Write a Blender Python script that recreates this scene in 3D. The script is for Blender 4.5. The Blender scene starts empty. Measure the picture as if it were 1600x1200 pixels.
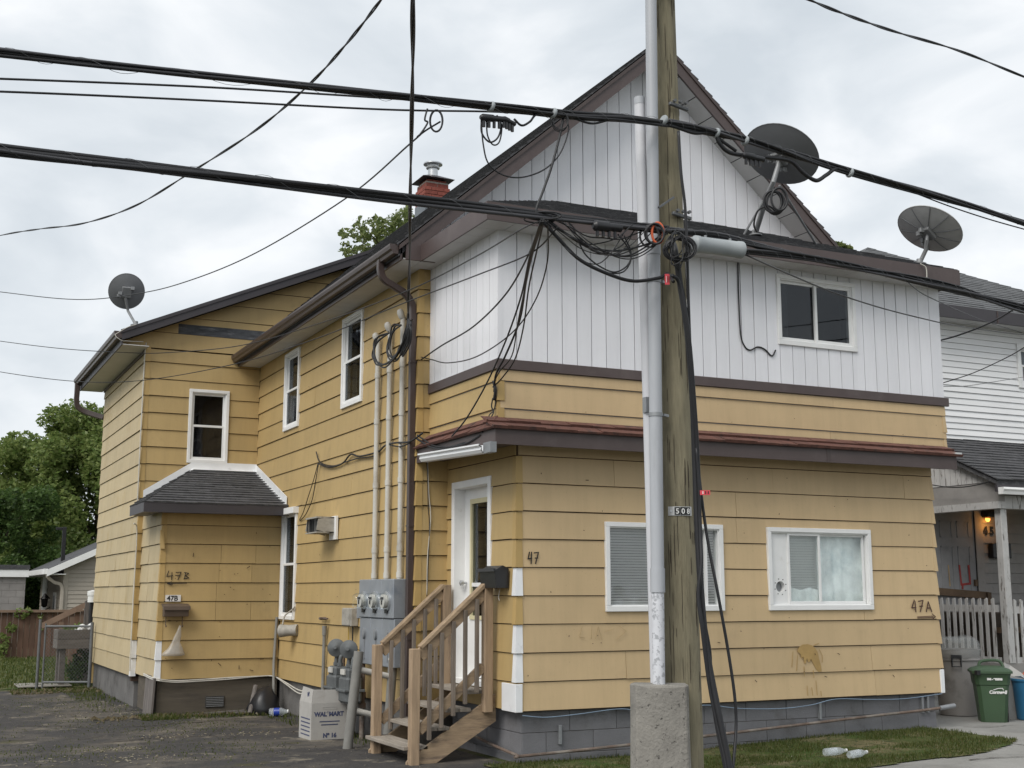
import bpy, bmesh, math, random
from mathutils import Vector, Matrix, noise
random.seed(7)
rad = math.radians
scene = bpy.context.scene
COL = scene.collection

# ------------------------------------------------------------------ camera
cam_d = bpy.data.cameras.new('camera')
cam_d.sensor_fit = 'HORIZONTAL'
cam_d.sensor_width = 36.0
cam_d.lens = 1959.4 / 1600.0 * 36.0
cam_d.clip_start = 0.1
cam_d.clip_end = 3000.0
cam = bpy.data.objects.new('camera', cam_d)
COL.objects.link(cam)
cam.location = (0.0, 0.0, 1.6)
cam.rotation_euler = (rad(90 + 9.435), 0.0, rad(-25.765))
scene.camera = cam

# ------------------------------------------------------------------ world: overcast sky
SUN_EL, SUN_AZ = 46.0, 240.0      # compass: 0 = +y, 90 = +x
EXPOSURE = 0.74
world = bpy.data.worlds.new('World')
scene.world = world
world.use_nodes = True
wn, wl = world.node_tree.nodes, world.node_tree.links
wn.clear()
w_out = wn.new('ShaderNodeOutputWorld')
w_bg = wn.new('ShaderNodeBackground')
sky = wn.new('ShaderNodeTexSky')
sky.sky_type = 'NISHITA'
sky.sun_disc = False
sky.sun_elevation = rad(SUN_EL)
sky.sun_rotation = rad(SUN_AZ)
sky.dust_density = 3.0
w_tc = wn.new('ShaderNodeTexCoord')
w_map = wn.new('ShaderNodeMapping')
w_map.inputs['Scale'].default_value = (1.0, 1.0, 1.9)
w_map.inputs['Location'].default_value = (0.35, 0.2, 0.0)
w_n1 = wn.new('ShaderNodeTexNoise')
w_n1.inputs['Scale'].default_value = 6.0
w_n1.inputs['Detail'].default_value = 7.0
w_n1.inputs['Roughness'].default_value = 0.5
w_n1.inputs['Distortion'].default_value = 0.35
w_ramp = wn.new('ShaderNodeValToRGB')
e = w_ramp.color_ramp.elements
e[0].position = 0.32; e[0].color = (6.3, 6.85, 7.35, 1)
e[1].position = 0.68; e[1].color = (9.6, 9.8, 10.0, 1)
m_ = e.new(0.5); m_.color = (7.7, 8.15, 8.55, 1)
w_mix = wn.new('ShaderNodeMix')
w_mix.data_type = 'RGBA'
w_mix.inputs[0].default_value = 0.93
wl.new(w_tc.outputs['Generated'], w_map.inputs['Vector'])
wl.new(w_map.outputs['Vector'], w_n1.inputs['Vector'])
wl.new(w_n1.outputs['Fac'], w_ramp.inputs['Fac'])
wl.new(sky.outputs['Color'], w_mix.inputs[6])
wl.new(w_ramp.outputs['Color'], w_mix.inputs[7])
wl.new(w_mix.outputs[2], w_bg.inputs['Color'])
w_bg.inputs['Strength'].default_value = 0.065
wl.new(w_bg.outputs['Background'], w_out.inputs['Surface'])

# ------------------------------------------------------------------ soft sun through the cloud
sun_d = bpy.data.lights.new('sun', 'SUN')
sun_d.energy = 1.5
sun_d.angle = rad(34)
sun_d.color = (1.0, 0.965, 0.91)
sun = bpy.data.objects.new('sun', sun_d)
COL.objects.link(sun)
_el, _az = rad(SUN_EL), rad(SUN_AZ)
_sd = Vector((math.cos(_el) * math.sin(_az), math.cos(_el) * math.cos(_az), math.sin(_el)))
sun.rotation_euler = (-_sd).to_track_quat('-Z', 'Y').to_euler()
sun.location = _sd * 60

vs = scene.view_settings
vs.view_transform = 'Standard'
vs.look = 'None'
vs.exposure = EXPOSURE
vs.gamma = 1.0
vs.use_curve_mapping = False
scene.cycles.max_bounces = 6
scene.cycles.diffuse_bounces = 3
scene.cycles.glossy_bounces = 3
scene.cycles.transparent_max_bounces = 12

# ------------------------------------------------------------------ materials
MATS = {}
def mat(name, col, rough=0.7, var=0.10, scale=3.0, stretch=(1, 1, 1), bump=0.0, bscale=40.0, bstretch=(1, 1, 1),
        col2=None, c2scale=1.5, c2lo=0.55, c2hi=0.72, c2stretch=(1, 1, 1), metal=0.0, orand=0.0, spec=0.5, emit=None, alpha=None, local=False, streak=0.0):
    """one plain painted / weathered surface: base colour, soft variation, optional patches of a second colour, fine bump"""
    m = bpy.data.materials.new(name)
    m.use_nodes = True
    n, l = m.node_tree.nodes, m.node_tree.links
    b = n['Principled BSDF']
    b.inputs['Roughness'].default_value = rough
    b.inputs['Metallic'].default_value = metal
    b.inputs['Specular IOR Level'].default_value = spec
    if local:
        tc = n.new('ShaderNodeTexCoord'); vec = tc.outputs['Object']
    else:
        geo = n.new('ShaderNodeNewGeometry'); vec = geo.outputs['Position']
    def tex(sc, st, detail=5.0, r=0.6):
        mp = n.new('ShaderNodeMapping'); mp.inputs['Scale'].default_value = st
        t = n.new('ShaderNodeTexNoise')
        t.inputs['Scale'].default_value = sc
        t.inputs['Detail'].default_value = detail
        t.inputs['Roughness'].default_value = r
        l.new(vec, mp.inputs['Vector']); l.new(mp.outputs['Vector'], t.inputs['Vector'])
        return t.outputs['Fac']
    f = tex(scale, stretch)
    mr = n.new('ShaderNodeMapRange')
    mr.inputs['From Min'].default_value = 0.3; mr.inputs['From Max'].default_value = 0.7
    mr.inputs['To Min'].default_value = 1 - var; mr.inputs['To Max'].default_value = 1 + var
    l.new(f, mr.inputs['Value'])
    val = mr.outputs['Result']
    if orand:
        oi = n.new('ShaderNodeObjectInfo')
        r2 = n.new('ShaderNodeMapRange')
        r2.inputs['To Min'].default_value = 1 - orand; r2.inputs['To Max'].default_value = 1 + orand
        l.new(oi.outputs['Random'], r2.inputs['Value'])
        mm = n.new('ShaderNodeMath'); mm.operation = 'MULTIPLY'
        l.new(val, mm.inputs[0]); l.new(r2.outputs['Result'], mm.inputs[1])
        val = mm.outputs[0]
    if streak:
        sf = tex(2.4, (3.0, 3.0, 0.22), 8.0, 0.7)
        r4 = n.new('ShaderNodeMapRange'); r4.inputs['From Min'].default_value = 0.45; r4.inputs['From Max'].default_value = 0.75
        r4.inputs['To Min'].default_value = 1.0; r4.inputs['To Max'].default_value = 1.0 - streak
        l.new(sf, r4.inputs['Value'])
        sp_ = tex(55.0, (1, 1, 1), 2.0, 0.5)
        r5 = n.new('ShaderNodeMapRange'); r5.inputs['From Min'].default_value = 0.70; r5.inputs['From Max'].default_value = 0.76
        r5.inputs['To Min'].default_value = 1.0; r5.inputs['To Max'].default_value = 1.0 - streak * 2.2
        l.new(sp_, r5.inputs['Value'])
        for o_ in (r4.outputs['Result'], r5.outputs['Result']):
            m2 = n.new('ShaderNodeMath'); m2.operation = 'MULTIPLY'; l.new(val, m2.inputs[0]); l.new(o_, m2.inputs[1]); val = m2.outputs[0]
    if col2 is not None:
        mx = n.new('ShaderNodeMix'); mx.data_type = 'RGBA'
        mx.inputs[6].default_value = (*col, 1); mx.inputs[7].default_value = (*col2, 1)
        p = tex(c2scale, c2stretch, 7.0, 0.65)
        r3 = n.new('ShaderNodeMapRange'); r3.interpolation_type = 'SMOOTHSTEP'
        r3.inputs['From Min'].default_value = c2lo; r3.inputs['From Max'].default_value = c2hi
        l.new(p, r3.inputs['Value']); l.new(r3.outputs['Result'], mx.inputs[0])
        base = mx.outputs[2]
    else:
        rgb = n.new('ShaderNodeRGB'); rgb.outputs[0].default_value = (*col, 1)
        base = rgb.outputs[0]
    vm = n.new('ShaderNodeVectorMath'); vm.operation = 'SCALE'
    l.new(base, vm.inputs[0]); l.new(val, vm.inputs['Scale'])
    l.new(vm.outputs['Vector'], b.inputs['Base Color'])
    if bump:
        t = tex(bscale, bstretch, 6.0)
        bp = n.new('ShaderNodeBump'); bp.inputs['Strength'].default_value = bump; bp.inputs['Distance'].default_value = 0.01
        l.new(t, bp.inputs['Height']); l.new(bp.outputs['Normal'], b.inputs['Normal'])
    if emit:
        b.inputs['Emission Color'].default_value = (*emit[0], 1)
        b.inputs['Emission Strength'].default_value = emit[1]
    if alpha is not None:
        b.inputs['Alpha'].default_value = alpha
    MATS[name] = m
    return m

def glass(name, tint=(0.8, 0.83, 0.83), refl=0.16):
    m = bpy.data.materials.new(name)
    m.use_nodes = True
    n, l = m.node_tree.nodes, m.node_tree.links
    n.clear()
    o = n.new('ShaderNodeOutputMaterial')
    tr = n.new('ShaderNodeBsdfTransparent'); tr.inputs['Color'].default_value = (*tint, 1)
    gl = n.new('ShaderNodeBsdfGlossy'); gl.inputs['Roughness'].default_value = 0.03
    gl.inputs['Color'].default_value = (0.95, 0.97, 1, 1)
    geo = n.new('ShaderNodeNewGeometry')
    t = n.new('ShaderNodeTexNoise'); t.inputs['Scale'].default_value = 3.5; t.inputs['Detail'].default_value = 1.0
    bp = n.new('ShaderNodeBump'); bp.inputs['Strength'].default_value = 0.05; bp.inputs['Distance'].default_value = 0.05
    l.new(geo.outputs['Position'], t.inputs['Vector']); l.new(t.outputs['Fac'], bp.inputs['Height'])
    l.new(bp.outputs['Normal'], gl.inputs['Normal'])
    fr = n.new('ShaderNodeLayerWeight'); fr.inputs['Blend'].default_value = 0.14
    mr = n.new('ShaderNodeMapRange'); mr.inputs['To Min'].default_value = refl; mr.inputs['To Max'].default_value = 0.36
    l.new(fr.outputs['Fresnel'], mr.inputs['Value'])
    mx = n.new('ShaderNodeMixShader')
    l.new(mr.outputs['Result'], mx.inputs['Fac']); l.new(tr.outputs[0], mx.inputs[1]); l.new(gl.outputs[0], mx.inputs[2])
    l.new(mx.outputs[0], o.inputs['Surface'])
    MATS[name] = m
    return m

def leafmat(name, col, col2):
    m = bpy.data.materials.new(name)
    m.use_nodes = True
    n, l = m.node_tree.nodes, m.node_tree.links
    b = n['Principled BSDF']
    b.inputs['Roughness'].default_value = 0.36
    b.inputs['Specular IOR Level'].default_value = 0.25
    geo = n.new('ShaderNodeNewGeometry')
    mx = n.new('ShaderNodeMix'); mx.data_type = 'RGBA'
    mx.inputs[6].default_value = (*col, 1); mx.inputs[7].default_value = (*col2, 1)
    l.new(geo.outputs['Random Per Island'], mx.inputs[0])
    l.new(mx.outputs[2], b.inputs['Base Color'])
    out = n['Material Output']
    tl = n.new('ShaderNodeBsdfTranslucent')
    l.new(mx.outputs[2], tl.inputs['Color'])
    ms = n.new('ShaderNodeMixShader'); ms.inputs[0].default_value = 0.48
    l.new(b.outputs[0], ms.inputs[1]); l.new(tl.outputs[0], ms.inputs[2])
    l.new(ms.outputs[0], out.inputs['Surface'])
    MATS[name] = m

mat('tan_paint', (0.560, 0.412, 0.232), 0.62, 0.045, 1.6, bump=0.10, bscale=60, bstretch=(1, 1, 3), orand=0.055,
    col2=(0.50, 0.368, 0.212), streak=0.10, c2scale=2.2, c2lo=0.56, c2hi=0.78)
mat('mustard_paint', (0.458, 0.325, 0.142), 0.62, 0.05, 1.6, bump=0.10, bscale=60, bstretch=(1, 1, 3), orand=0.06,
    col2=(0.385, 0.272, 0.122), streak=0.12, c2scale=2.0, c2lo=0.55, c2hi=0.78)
mat('faded_paint', (0.49, 0.395, 0.235), 0.65, 0.06, 1.6, bump=0.10, bscale=60, bstretch=(1, 1, 3), orand=0.07,
    col2=(0.45, 0.34, 0.17), streak=0.12, c2scale=2.0, c2lo=0.5, c2hi=0.75)
mat('corner_paint', (0.44, 0.30, 0.115), 0.6, 0.06, 3, orand=0.05)
mat('felt', (0.055, 0.033, 0.022), 0.9, 0.2, 5)
mat('white_board', (0.80, 0.80, 0.83), 0.5, 0.025, 1.5, bump=0.04, bscale=30, orand=0.022, streak=0.07,
    col2=(0.72, 0.72, 0.735), c2scale=2.0, c2lo=0.6, c2hi=0.85, c2stretch=(1, 1, 0.25))
mat('groove_grey', (0.30, 0.30, 0.31), 0.8, 0.1, 4)
mat('white_trim', (0.80, 0.80, 0.79), 0.45, 0.05, 4, col2=(0.60, 0.58, 0.54), c2scale=5, c2lo=0.6, c2hi=0.8)
mat('white_metal', (0.80, 0.81, 0.82), 0.35, 0.05, 4, col2=(0.55, 0.55, 0.55), c2scale=6, c2lo=0.58, c2hi=0.8)
mat('vinyl_white', (0.82, 0.82, 0.82), 0.5, 0.03, 2, orand=0.02)
mat('brown_metal', (0.060, 0.042, 0.038), 0.38, 0.10, 2.5, col2=(0.085, 0.063, 0.056), c2scale=4, c2lo=0.5, c2hi=0.8)
mat('brown_fascia', (0.082, 0.060, 0.057), 0.5, 0.10, 2.0, col2=(0.11, 0.085, 0.08), c2scale=3, c2lo=0.5, c2hi=0.8)
mat('dark_fascia', (0.045, 0.040, 0.045), 0.5, 0.12, 2.0)
mat('soffit_white', (0.55, 0.545, 0.535), 0.6, 0.05, 3, bump=0.5, bscale=110)
mat('shingle_dark', (0.062, 0.062, 0.066), 0.9, 0.30, 9, bump=0.6, bscale=160, col2=(0.10, 0.10, 0.102), c2scale=14, c2lo=0.5, c2hi=0.7)
mat('shingle_brown', (0.135, 0.060, 0.045), 0.92, 0.25, 12, bump=0.7, bscale=140, col2=(0.075, 0.042, 0.036), c2scale=9, c2lo=0.52, c2hi=0.66)
mat('shingle_grey', (0.115, 0.118, 0.122), 0.92, 0.25, 9, bump=0.6, bscale=140, col2=(0.075, 0.078, 0.082), c2scale=9, c2lo=0.5, c2hi=0.7)
mat('block_grey', (0.165, 0.165, 0.175), 0.85, 0.10, 4, bump=0.35, bscale=70, orand=0.06, col2=(0.115, 0.112, 0.112), c2scale=3, c2lo=0.5, c2hi=0.75)
mat('parging', (0.135, 0.130, 0.125), 0.9, 0.22, 2.2, bump=0.5, bscale=35, col2=(0.07, 0.065, 0.06), c2scale=2.4, c2lo=0.48, c2hi=0.7)
mat('plywood', (0.095, 0.080, 0.060), 0.85, 0.25, 2.5, (0.4, 1, 3), bump=0.3, bscale=20, bstretch=(0.3, 1, 4), col2=(0.065, 0.055, 0.045), c2scale=1.8, c2lo=0.45, c2hi=0.7, c2stretch=(0.4, 1, 2))
mat('old_board', (0.14, 0.125, 0.115), 0.9, 0.35, 6, (3, 3, 0.5), bump=0.5, bscale=20, bstretch=(5, 5, 0.4))
mat('grey_beam', (0.075, 0.078, 0.085), 0.9, 0.45, 7, (0.6, 1, 3), bump=0.4, bscale=30, col2=(0.16, 0.16, 0.165), c2scale=7, c2lo=0.55, c2hi=0.7, c2stretch=(0.5, 1, 3))
mat('brick_red', (0.23, 0.062, 0.045), 0.9, 0.2, 20, bump=0.5, bscale=80, orand=0.15)
mat('mortar', (0.28, 0.25, 0.22), 0.95, 0.2, 20)
mat('lead_flash', (0.17, 0.19, 0.21), 0.55, 0.15, 8, metal=0.3)
mat('steel', (0.55, 0.56, 0.57), 0.35, 0.12, 10, metal=0.85)
mat('galv', (0.27, 0.28, 0.29), 0.5, 0.12, 12, metal=0.4)
mat('galv_dark', (0.13, 0.135, 0.14), 0.6, 0.15, 12, metal=0.2)
mat('dish_grey', (0.19, 0.195, 0.205), 0.55, 0.06, 5)
mat('dish_light', (0.44, 0.44, 0.44), 0.6, 0.15, 5)
mat('mast_grey', (0.24, 0.245, 0.25), 0.5, 0.15, 8, metal=0.3)
mat('meter_grey', (0.27, 0.29, 0.315), 0.45, 0.08, 4, metal=0.25, col2=(0.20, 0.225, 0.26), c2scale=3)
mat('gasmeter_grey', (0.095, 0.102, 0.104), 0.6, 0.2, 9)
mat('conduit_cream', (0.52, 0.505, 0.465), 0.55, 0.10, 5, (1, 1, 0.3), col2=(0.36, 0.34, 0.30), c2scale=3, c2lo=0.52, c2hi=0.75)
mat('conduit_grey', (0.40, 0.415, 0.44), 0.45, 0.07, 3, (1, 1, 0.3), col2=(0.31, 0.32, 0.335), c2scale=3, c2lo=0.55, c2hi=0.8, c2stretch=(2, 2, 0.2))
mat('conduit_white', (0.56, 0.565, 0.59), 0.5, 0.06, 3, (1, 1, 0.3), col2=(0.45, 0.45, 0.46), c2scale=9, c2lo=0.6, c2hi=0.72, c2stretch=(1, 1, 0.5))
mat('conduit_flaked', (0.62, 0.63, 0.66), 0.55, 0.08, 6, col2=(0.36, 0.37, 0.39), c2scale=22, c2lo=0.52, c2hi=0.6)
mat('cable_black', (0.012, 0.012, 0.014), 0.5, 0.2, 5)
mat('cable_grey', (0.045, 0.045, 0.05), 0.5, 0.2, 5)
mat('cable_white', (0.52, 0.50, 0.45), 0.6, 0.15, 5)
mat('cable_blue', (0.20, 0.27, 0.36), 0.6, 0.15, 5)
mat('cable_yellow', (0.50, 0.34, 0.06), 0.6, 0.15, 5)
mat('orange_plastic', (0.55, 0.10, 0.03), 0.5, 0.1, 5)
mat('tag_red', (0.62, 0.06, 0.08), 0.6, 0.1, 8)
mat('tag_white', (0.7, 0.68, 0.66), 0.6, 0.1, 8)
mat('black_plastic', (0.014, 0.014, 0.016), 0.4, 0.1, 5)
mat('splice_grey', (0.33, 0.355, 0.365), 0.5, 0.08, 6, col2=(0.25, 0.265, 0.27), c2scale=6)
mat('pole_wood', (0.215, 0.190, 0.125), 0.9, 0.26, 22, (1, 1, 0.12), bump=0.9, bscale=60, bstretch=(1.6, 1.6, 0.09),
    col2=(0.128, 0.106, 0.068), c2scale=14, c2lo=0.5, c2hi=0.8, c2stretch=(1, 1, 0.22))
mat('concrete_old', (0.235, 0.222, 0.198), 0.95, 0.22, 5, bump=1.0, bscale=45, col2=(0.075, 0.07, 0.062), c2scale=34, c2lo=0.60, c2hi=0.66)
mat('concrete_walk', (0.27, 0.265, 0.25), 0.92, 0.12, 1.6, bump=0.5, bscale=60, col2=(0.20, 0.195, 0.182), c2scale=1.3, c2lo=0.45, c2hi=0.7)
mat('deck_wood', (0.34, 0.245, 0.155), 0.8, 0.25, 7, (0.5, 3, 3), bump=0.4, bscale=25, bstretch=(0.4, 5, 5), orand=0.12, col2=(0.17, 0.125, 0.09), c2scale=5, c2lo=0.52, c2hi=0.72, c2stretch=(0.5, 3, 3))
mat('deck_wood_up', (0.33, 0.235, 0.15), 0.8, 0.25, 7, (3, 3, 0.4), bump=0.4, bscale=25, bstretch=(5, 5, 0.4), orand=0.14, col2=(0.18, 0.13, 0.095), c2scale=5, c2lo=0.5, c2hi=0.72, c2stretch=(3, 3, 0.4))
mat('baluster_grey', (0.165, 0.135, 0.108), 0.85, 0.25, 7, (3, 3, 0.4), bump=0.4, bscale=25, bstretch=(5, 5, 0.4), orand=0.15)
mat('tread_grey', (0.27, 0.235, 0.195), 0.85, 0.25, 6, (3, 0.5, 3), bump=0.4, bscale=25, bstretch=(5, 0.4, 5), orand=0.1)
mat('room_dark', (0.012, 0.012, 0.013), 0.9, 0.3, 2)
mat('curtain_dark', (0.045, 0.025, 0.024), 0.9, 0.4, 6, (6, 6, 0.3))
mat('curtain_grey', (0.10, 0.10, 0.105), 0.9, 0.25, 6, (6, 6, 0.3))
mat('blind_grey', (0.72, 0.70, 0.69), 0.6, 0.05, 3)
mat('blind_white', (0.82, 0.83, 0.80), 0.6, 0.05, 3)
mat('sheet_white', (0.82, 0.86, 0.84), 0.7, 0.2, 4, bump=0.5, bscale=9, col2=(0.60, 0.67, 0.67), c2scale=3, c2lo=0.45, c2hi=0.7)
glass('pane', (0.97, 0.985, 0.985), 0.03)
glass('pane_dark', (0.60, 0.62, 0.63), 0.035)
mat('cream_trim', (0.66, 0.60, 0.38), 0.5, 0.08, 5)
mat('paint_black', (0.022, 0.018, 0.016), 0.7, 0.3, 30)
mat('paint_brown', (0.075, 0.035, 0.025), 0.7, 0.3, 30)
mat('stain_orange', (0.40, 0.26, 0.095), 0.55, 0.15, 9)
mat('scuff', (0.39, 0.28, 0.145), 0.8, 0.3, 9)
mat('number_black', (0.012, 0.012, 0.012), 0.5, 0.2, 9)
mat('mailbox_brown', (0.105, 0.075, 0.055), 0.5, 0.12, 6)
mat('mailbox_black', (0.016, 0.016, 0.017), 0.35, 0.1, 6)
mat('cardboard_grey', (0.40, 0.385, 0.36), 0.85, 0.08, 5, col2=(0.33, 0.31, 0.285), c2scale=5)
mat('print_blue', (0.06, 0.07, 0.13), 0.8, 0.2, 20)
mat('pipe_rust', (0.14, 0.10, 0.078), 0.8, 0.3, 7, col2=(0.21, 0.185, 0.16), c2scale=5, c2lo=0.45, c2hi=0.65)
mat('pipe_grey', (0.20, 0.195, 0.18), 0.7, 0.15, 7)
mat('vent_grey', (0.34, 0.32, 0.28), 0.7, 0.25, 12, col2=(0.16, 0.14, 0.12), c2scale=12)
mat('bin_grey', (0.29, 0.275, 0.262), 0.55, 0.10, 3, col2=(0.19, 0.18, 0.17), c2scale=3)
mat('bin_green', (0.045, 0.085, 0.042), 0.5, 0.10, 3)
mat('bin_blue', (0.035, 0.16, 0.30), 0.5, 0.1, 3)
mat('peel_white', (0.50, 0.49, 0.475), 0.75, 0.10, 5, col2=(0.19, 0.175, 0.16), c2scale=9, c2lo=0.56, c2hi=0.64, c2stretch=(2.5, 2.5, 0.5))
mat('porch_grey', (0.30, 0.285, 0.27), 0.8, 0.12, 4, col2=(0.22, 0.21, 0.2), c2scale=4)
mat('old_door', (0.24, 0.24, 0.245), 0.6, 0.12, 4, col2=(0.20, 0.20, 0.205), c2scale=5, c2lo=0.52, c2hi=0.7)
mat('graffiti_red', (0.30, 0.035, 0.03), 0.7, 0.3, 20)
mat('old_timber', (0.115, 0.075, 0.045), 0.85, 0.3, 5, bump=0.3, bscale=30)
mat('fence_red', (0.120, 0.068, 0.046), 0.88, 0.25, 4, (3, 3, 0.4), bump=0.4, bscale=30, bstretch=(4, 4, 0.4), orand=0.22)
mat('fence_rail', (0.20, 0.135, 0.095), 0.85, 0.2, 4)
mat('siding_greige', (0.38, 0.34, 0.285), 0.6, 0.04, 2, orand=0.03)
mat('cinder', (0.25, 0.235, 0.225), 0.9, 0.12, 3, bump=0.4, bscale=40, orand=0.06)
mat('planter_grey', (0.125, 0.110, 0.098), 0.85, 0.25, 6, (0.6, 3, 3), bump=0.3, bscale=25, orand=0.12)
mat('soil', (0.04, 0.03, 0.022), 0.95, 0.3, 15)
mat('plastic_white', (0.72, 0.72, 0.70), 0.5, 0.1, 8)
mat('foil', (0.58, 0.58, 0.57), 0.35, 0.2, 14, metal=0.5)
mat('bottle_blue', (0.02, 0.05, 0.32), 0.3, 0.1, 8)
mat('paper', (0.40, 0.37, 0.33), 0.7, 0.3, 14)
mat('lamp_black', (0.015, 0.015, 0.016), 0.4, 0.1, 8)
mat('lamp_glow', (0.9, 0.5, 0.2), 0.5, 0.0, 8, emit=((1.0, 0.36, 0.06), 2.2))
mat('bark', (0.10, 0.075, 0.055), 0.95, 0.3, 8, (1, 1, 0.2), bump=0.6, bscale=20)
mat('iron_vent', (0.045, 0.043, 0.04), 0.7, 0.2, 20)
mat('clear_bag', (0.62, 0.64, 0.63), 0.25, 0.1, 6, alpha=0.22)
mat('clear_bag2', (0.50, 0.46, 0.40), 0.3, 0.15, 10, alpha=0.5)
mat('clear_plastic', (0.75, 0.80, 0.85), 0.15, 0.05, 6, alpha=0.28)
leafmat('leaf_mid', (0.105, 0.165, 0.04), (0.25, 0.30, 0.10))
leafmat('leaf_dark', (0.05, 0.095, 0.025), (0.11, 0.17, 0.05))
leafmat('leaf_olive', (0.11, 0.155, 0.045), (0.24, 0.27, 0.11))
leafmat('leaf_dry', (0.10, 0.08, 0.04), (0.20, 0.16, 0.09))
leafmat('grass_blade', (0.055, 0.085, 0.018), (0.14, 0.15, 0.05))
leafmat('grass_dry', (0.15, 0.13, 0.06), (0.24, 0.20, 0.11))
leafmat('litter', (0.05, 0.04, 0.03), (0.30, 0.27, 0.21))

def ground_mat(name, cols, scales, bump=0.6):
    """cols: base plus list of (colour, noise scale, lo, hi)"""
    m = bpy.data.materials.new(name)
    m.use_nodes = True
    n, l = m.node_tree.nodes, m.node_tree.links
    b = n['Principled BSDF']; b.inputs['Roughness'].default_value = 0.95; b.inputs['Specular IOR Level'].default_value = 0.2
    geo = n.new('ShaderNodeNewGeometry')
    def tex(sc, off):
        mp = n.new('ShaderNodeMapping'); mp.inputs['Location'].default_value = (off, off * 1.7, 0)
        t = n.new('ShaderNodeTexNoise'); t.inputs['Scale'].default_value = sc; t.inputs['Detail'].default_value = 8; t.inputs['Roughness'].default_value = 0.65
        l.new(geo.outputs['Position'], mp.inputs['Vector']); l.new(mp.outputs['Vector'], t.inputs['Vector'])
        return t.outputs['Fac']
    rgb = n.new('ShaderNodeRGB'); rgb.outputs[0].default_value = (*cols[0], 1)
    cur = rgb.outputs[0]
    for i, (c, sc, lo, hi) in enumerate(scales):
        mx = n.new('ShaderNodeMix'); mx.data_type = 'RGBA'
        mr = n.new('ShaderNodeMapRange'); mr.interpolation_type = 'SMOOTHSTEP'
        mr.inputs['From Min'].default_value = lo; mr.inputs['From Max'].default_value = hi
        l.new(tex(sc, 3.1 * i + 1), mr.inputs['Value']); l.new(mr.outputs['Result'], mx.inputs[0])
        l.new(cur, mx.inputs[6]); mx.inputs[7].default_value = (*c, 1)
        cur = mx.outputs[2]
    l.new(cur, b.inputs['Base Color'])
    bp = n.new('ShaderNodeBump'); bp.inputs['Strength'].default_value = bump; bp.inputs['Distance'].default_value = 0.03
    l.new(tex(14, 9), bp.inputs['Height']); l.new(bp.outputs['Normal'], b.inputs['Normal'])
    MATS[name] = m
ground_mat('earth', [(0.10, 0.085, 0.06)], [((0.07, 0.085, 0.03), 0.8, 0.42, 0.6), ((0.05, 0.07, 0.02), 5, 0.5, 0.62)])
ground_mat('asphalt_broken', [(0.058, 0.055, 0.054)], [((0.110, 0.098, 0.084), 0.7, 0.46, 0.60), ((0.055, 0.052, 0.051), 2.0, 0.5, 0.66), ((0.21, 0.185, 0.145), 1.7, 0.57, 0.68), ((0.075, 0.07, 0.035), 1.1, 0.58, 0.70), ((0.028, 0.026, 0.024), 8.0, 0.60, 0.68), ((0.15, 0.14, 0.12), 26.0, 0.62, 0.70)], 0.9)
ground_mat('lawn', [(0.07, 0.085, 0.025)], [((0.055, 0.09, 0.02), 1.6, 0.42, 0.6), ((0.16, 0.14, 0.075), 2.3, 0.47, 0.62), ((0.045, 0.055, 0.02), 12, 0.5, 0.62)], 1.0)
ground_mat('road_asphalt', [(0.055, 0.055, 0.056)], [((0.075, 0.073, 0.07), 1.2, 0.4, 0.6)], 0.5)

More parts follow.
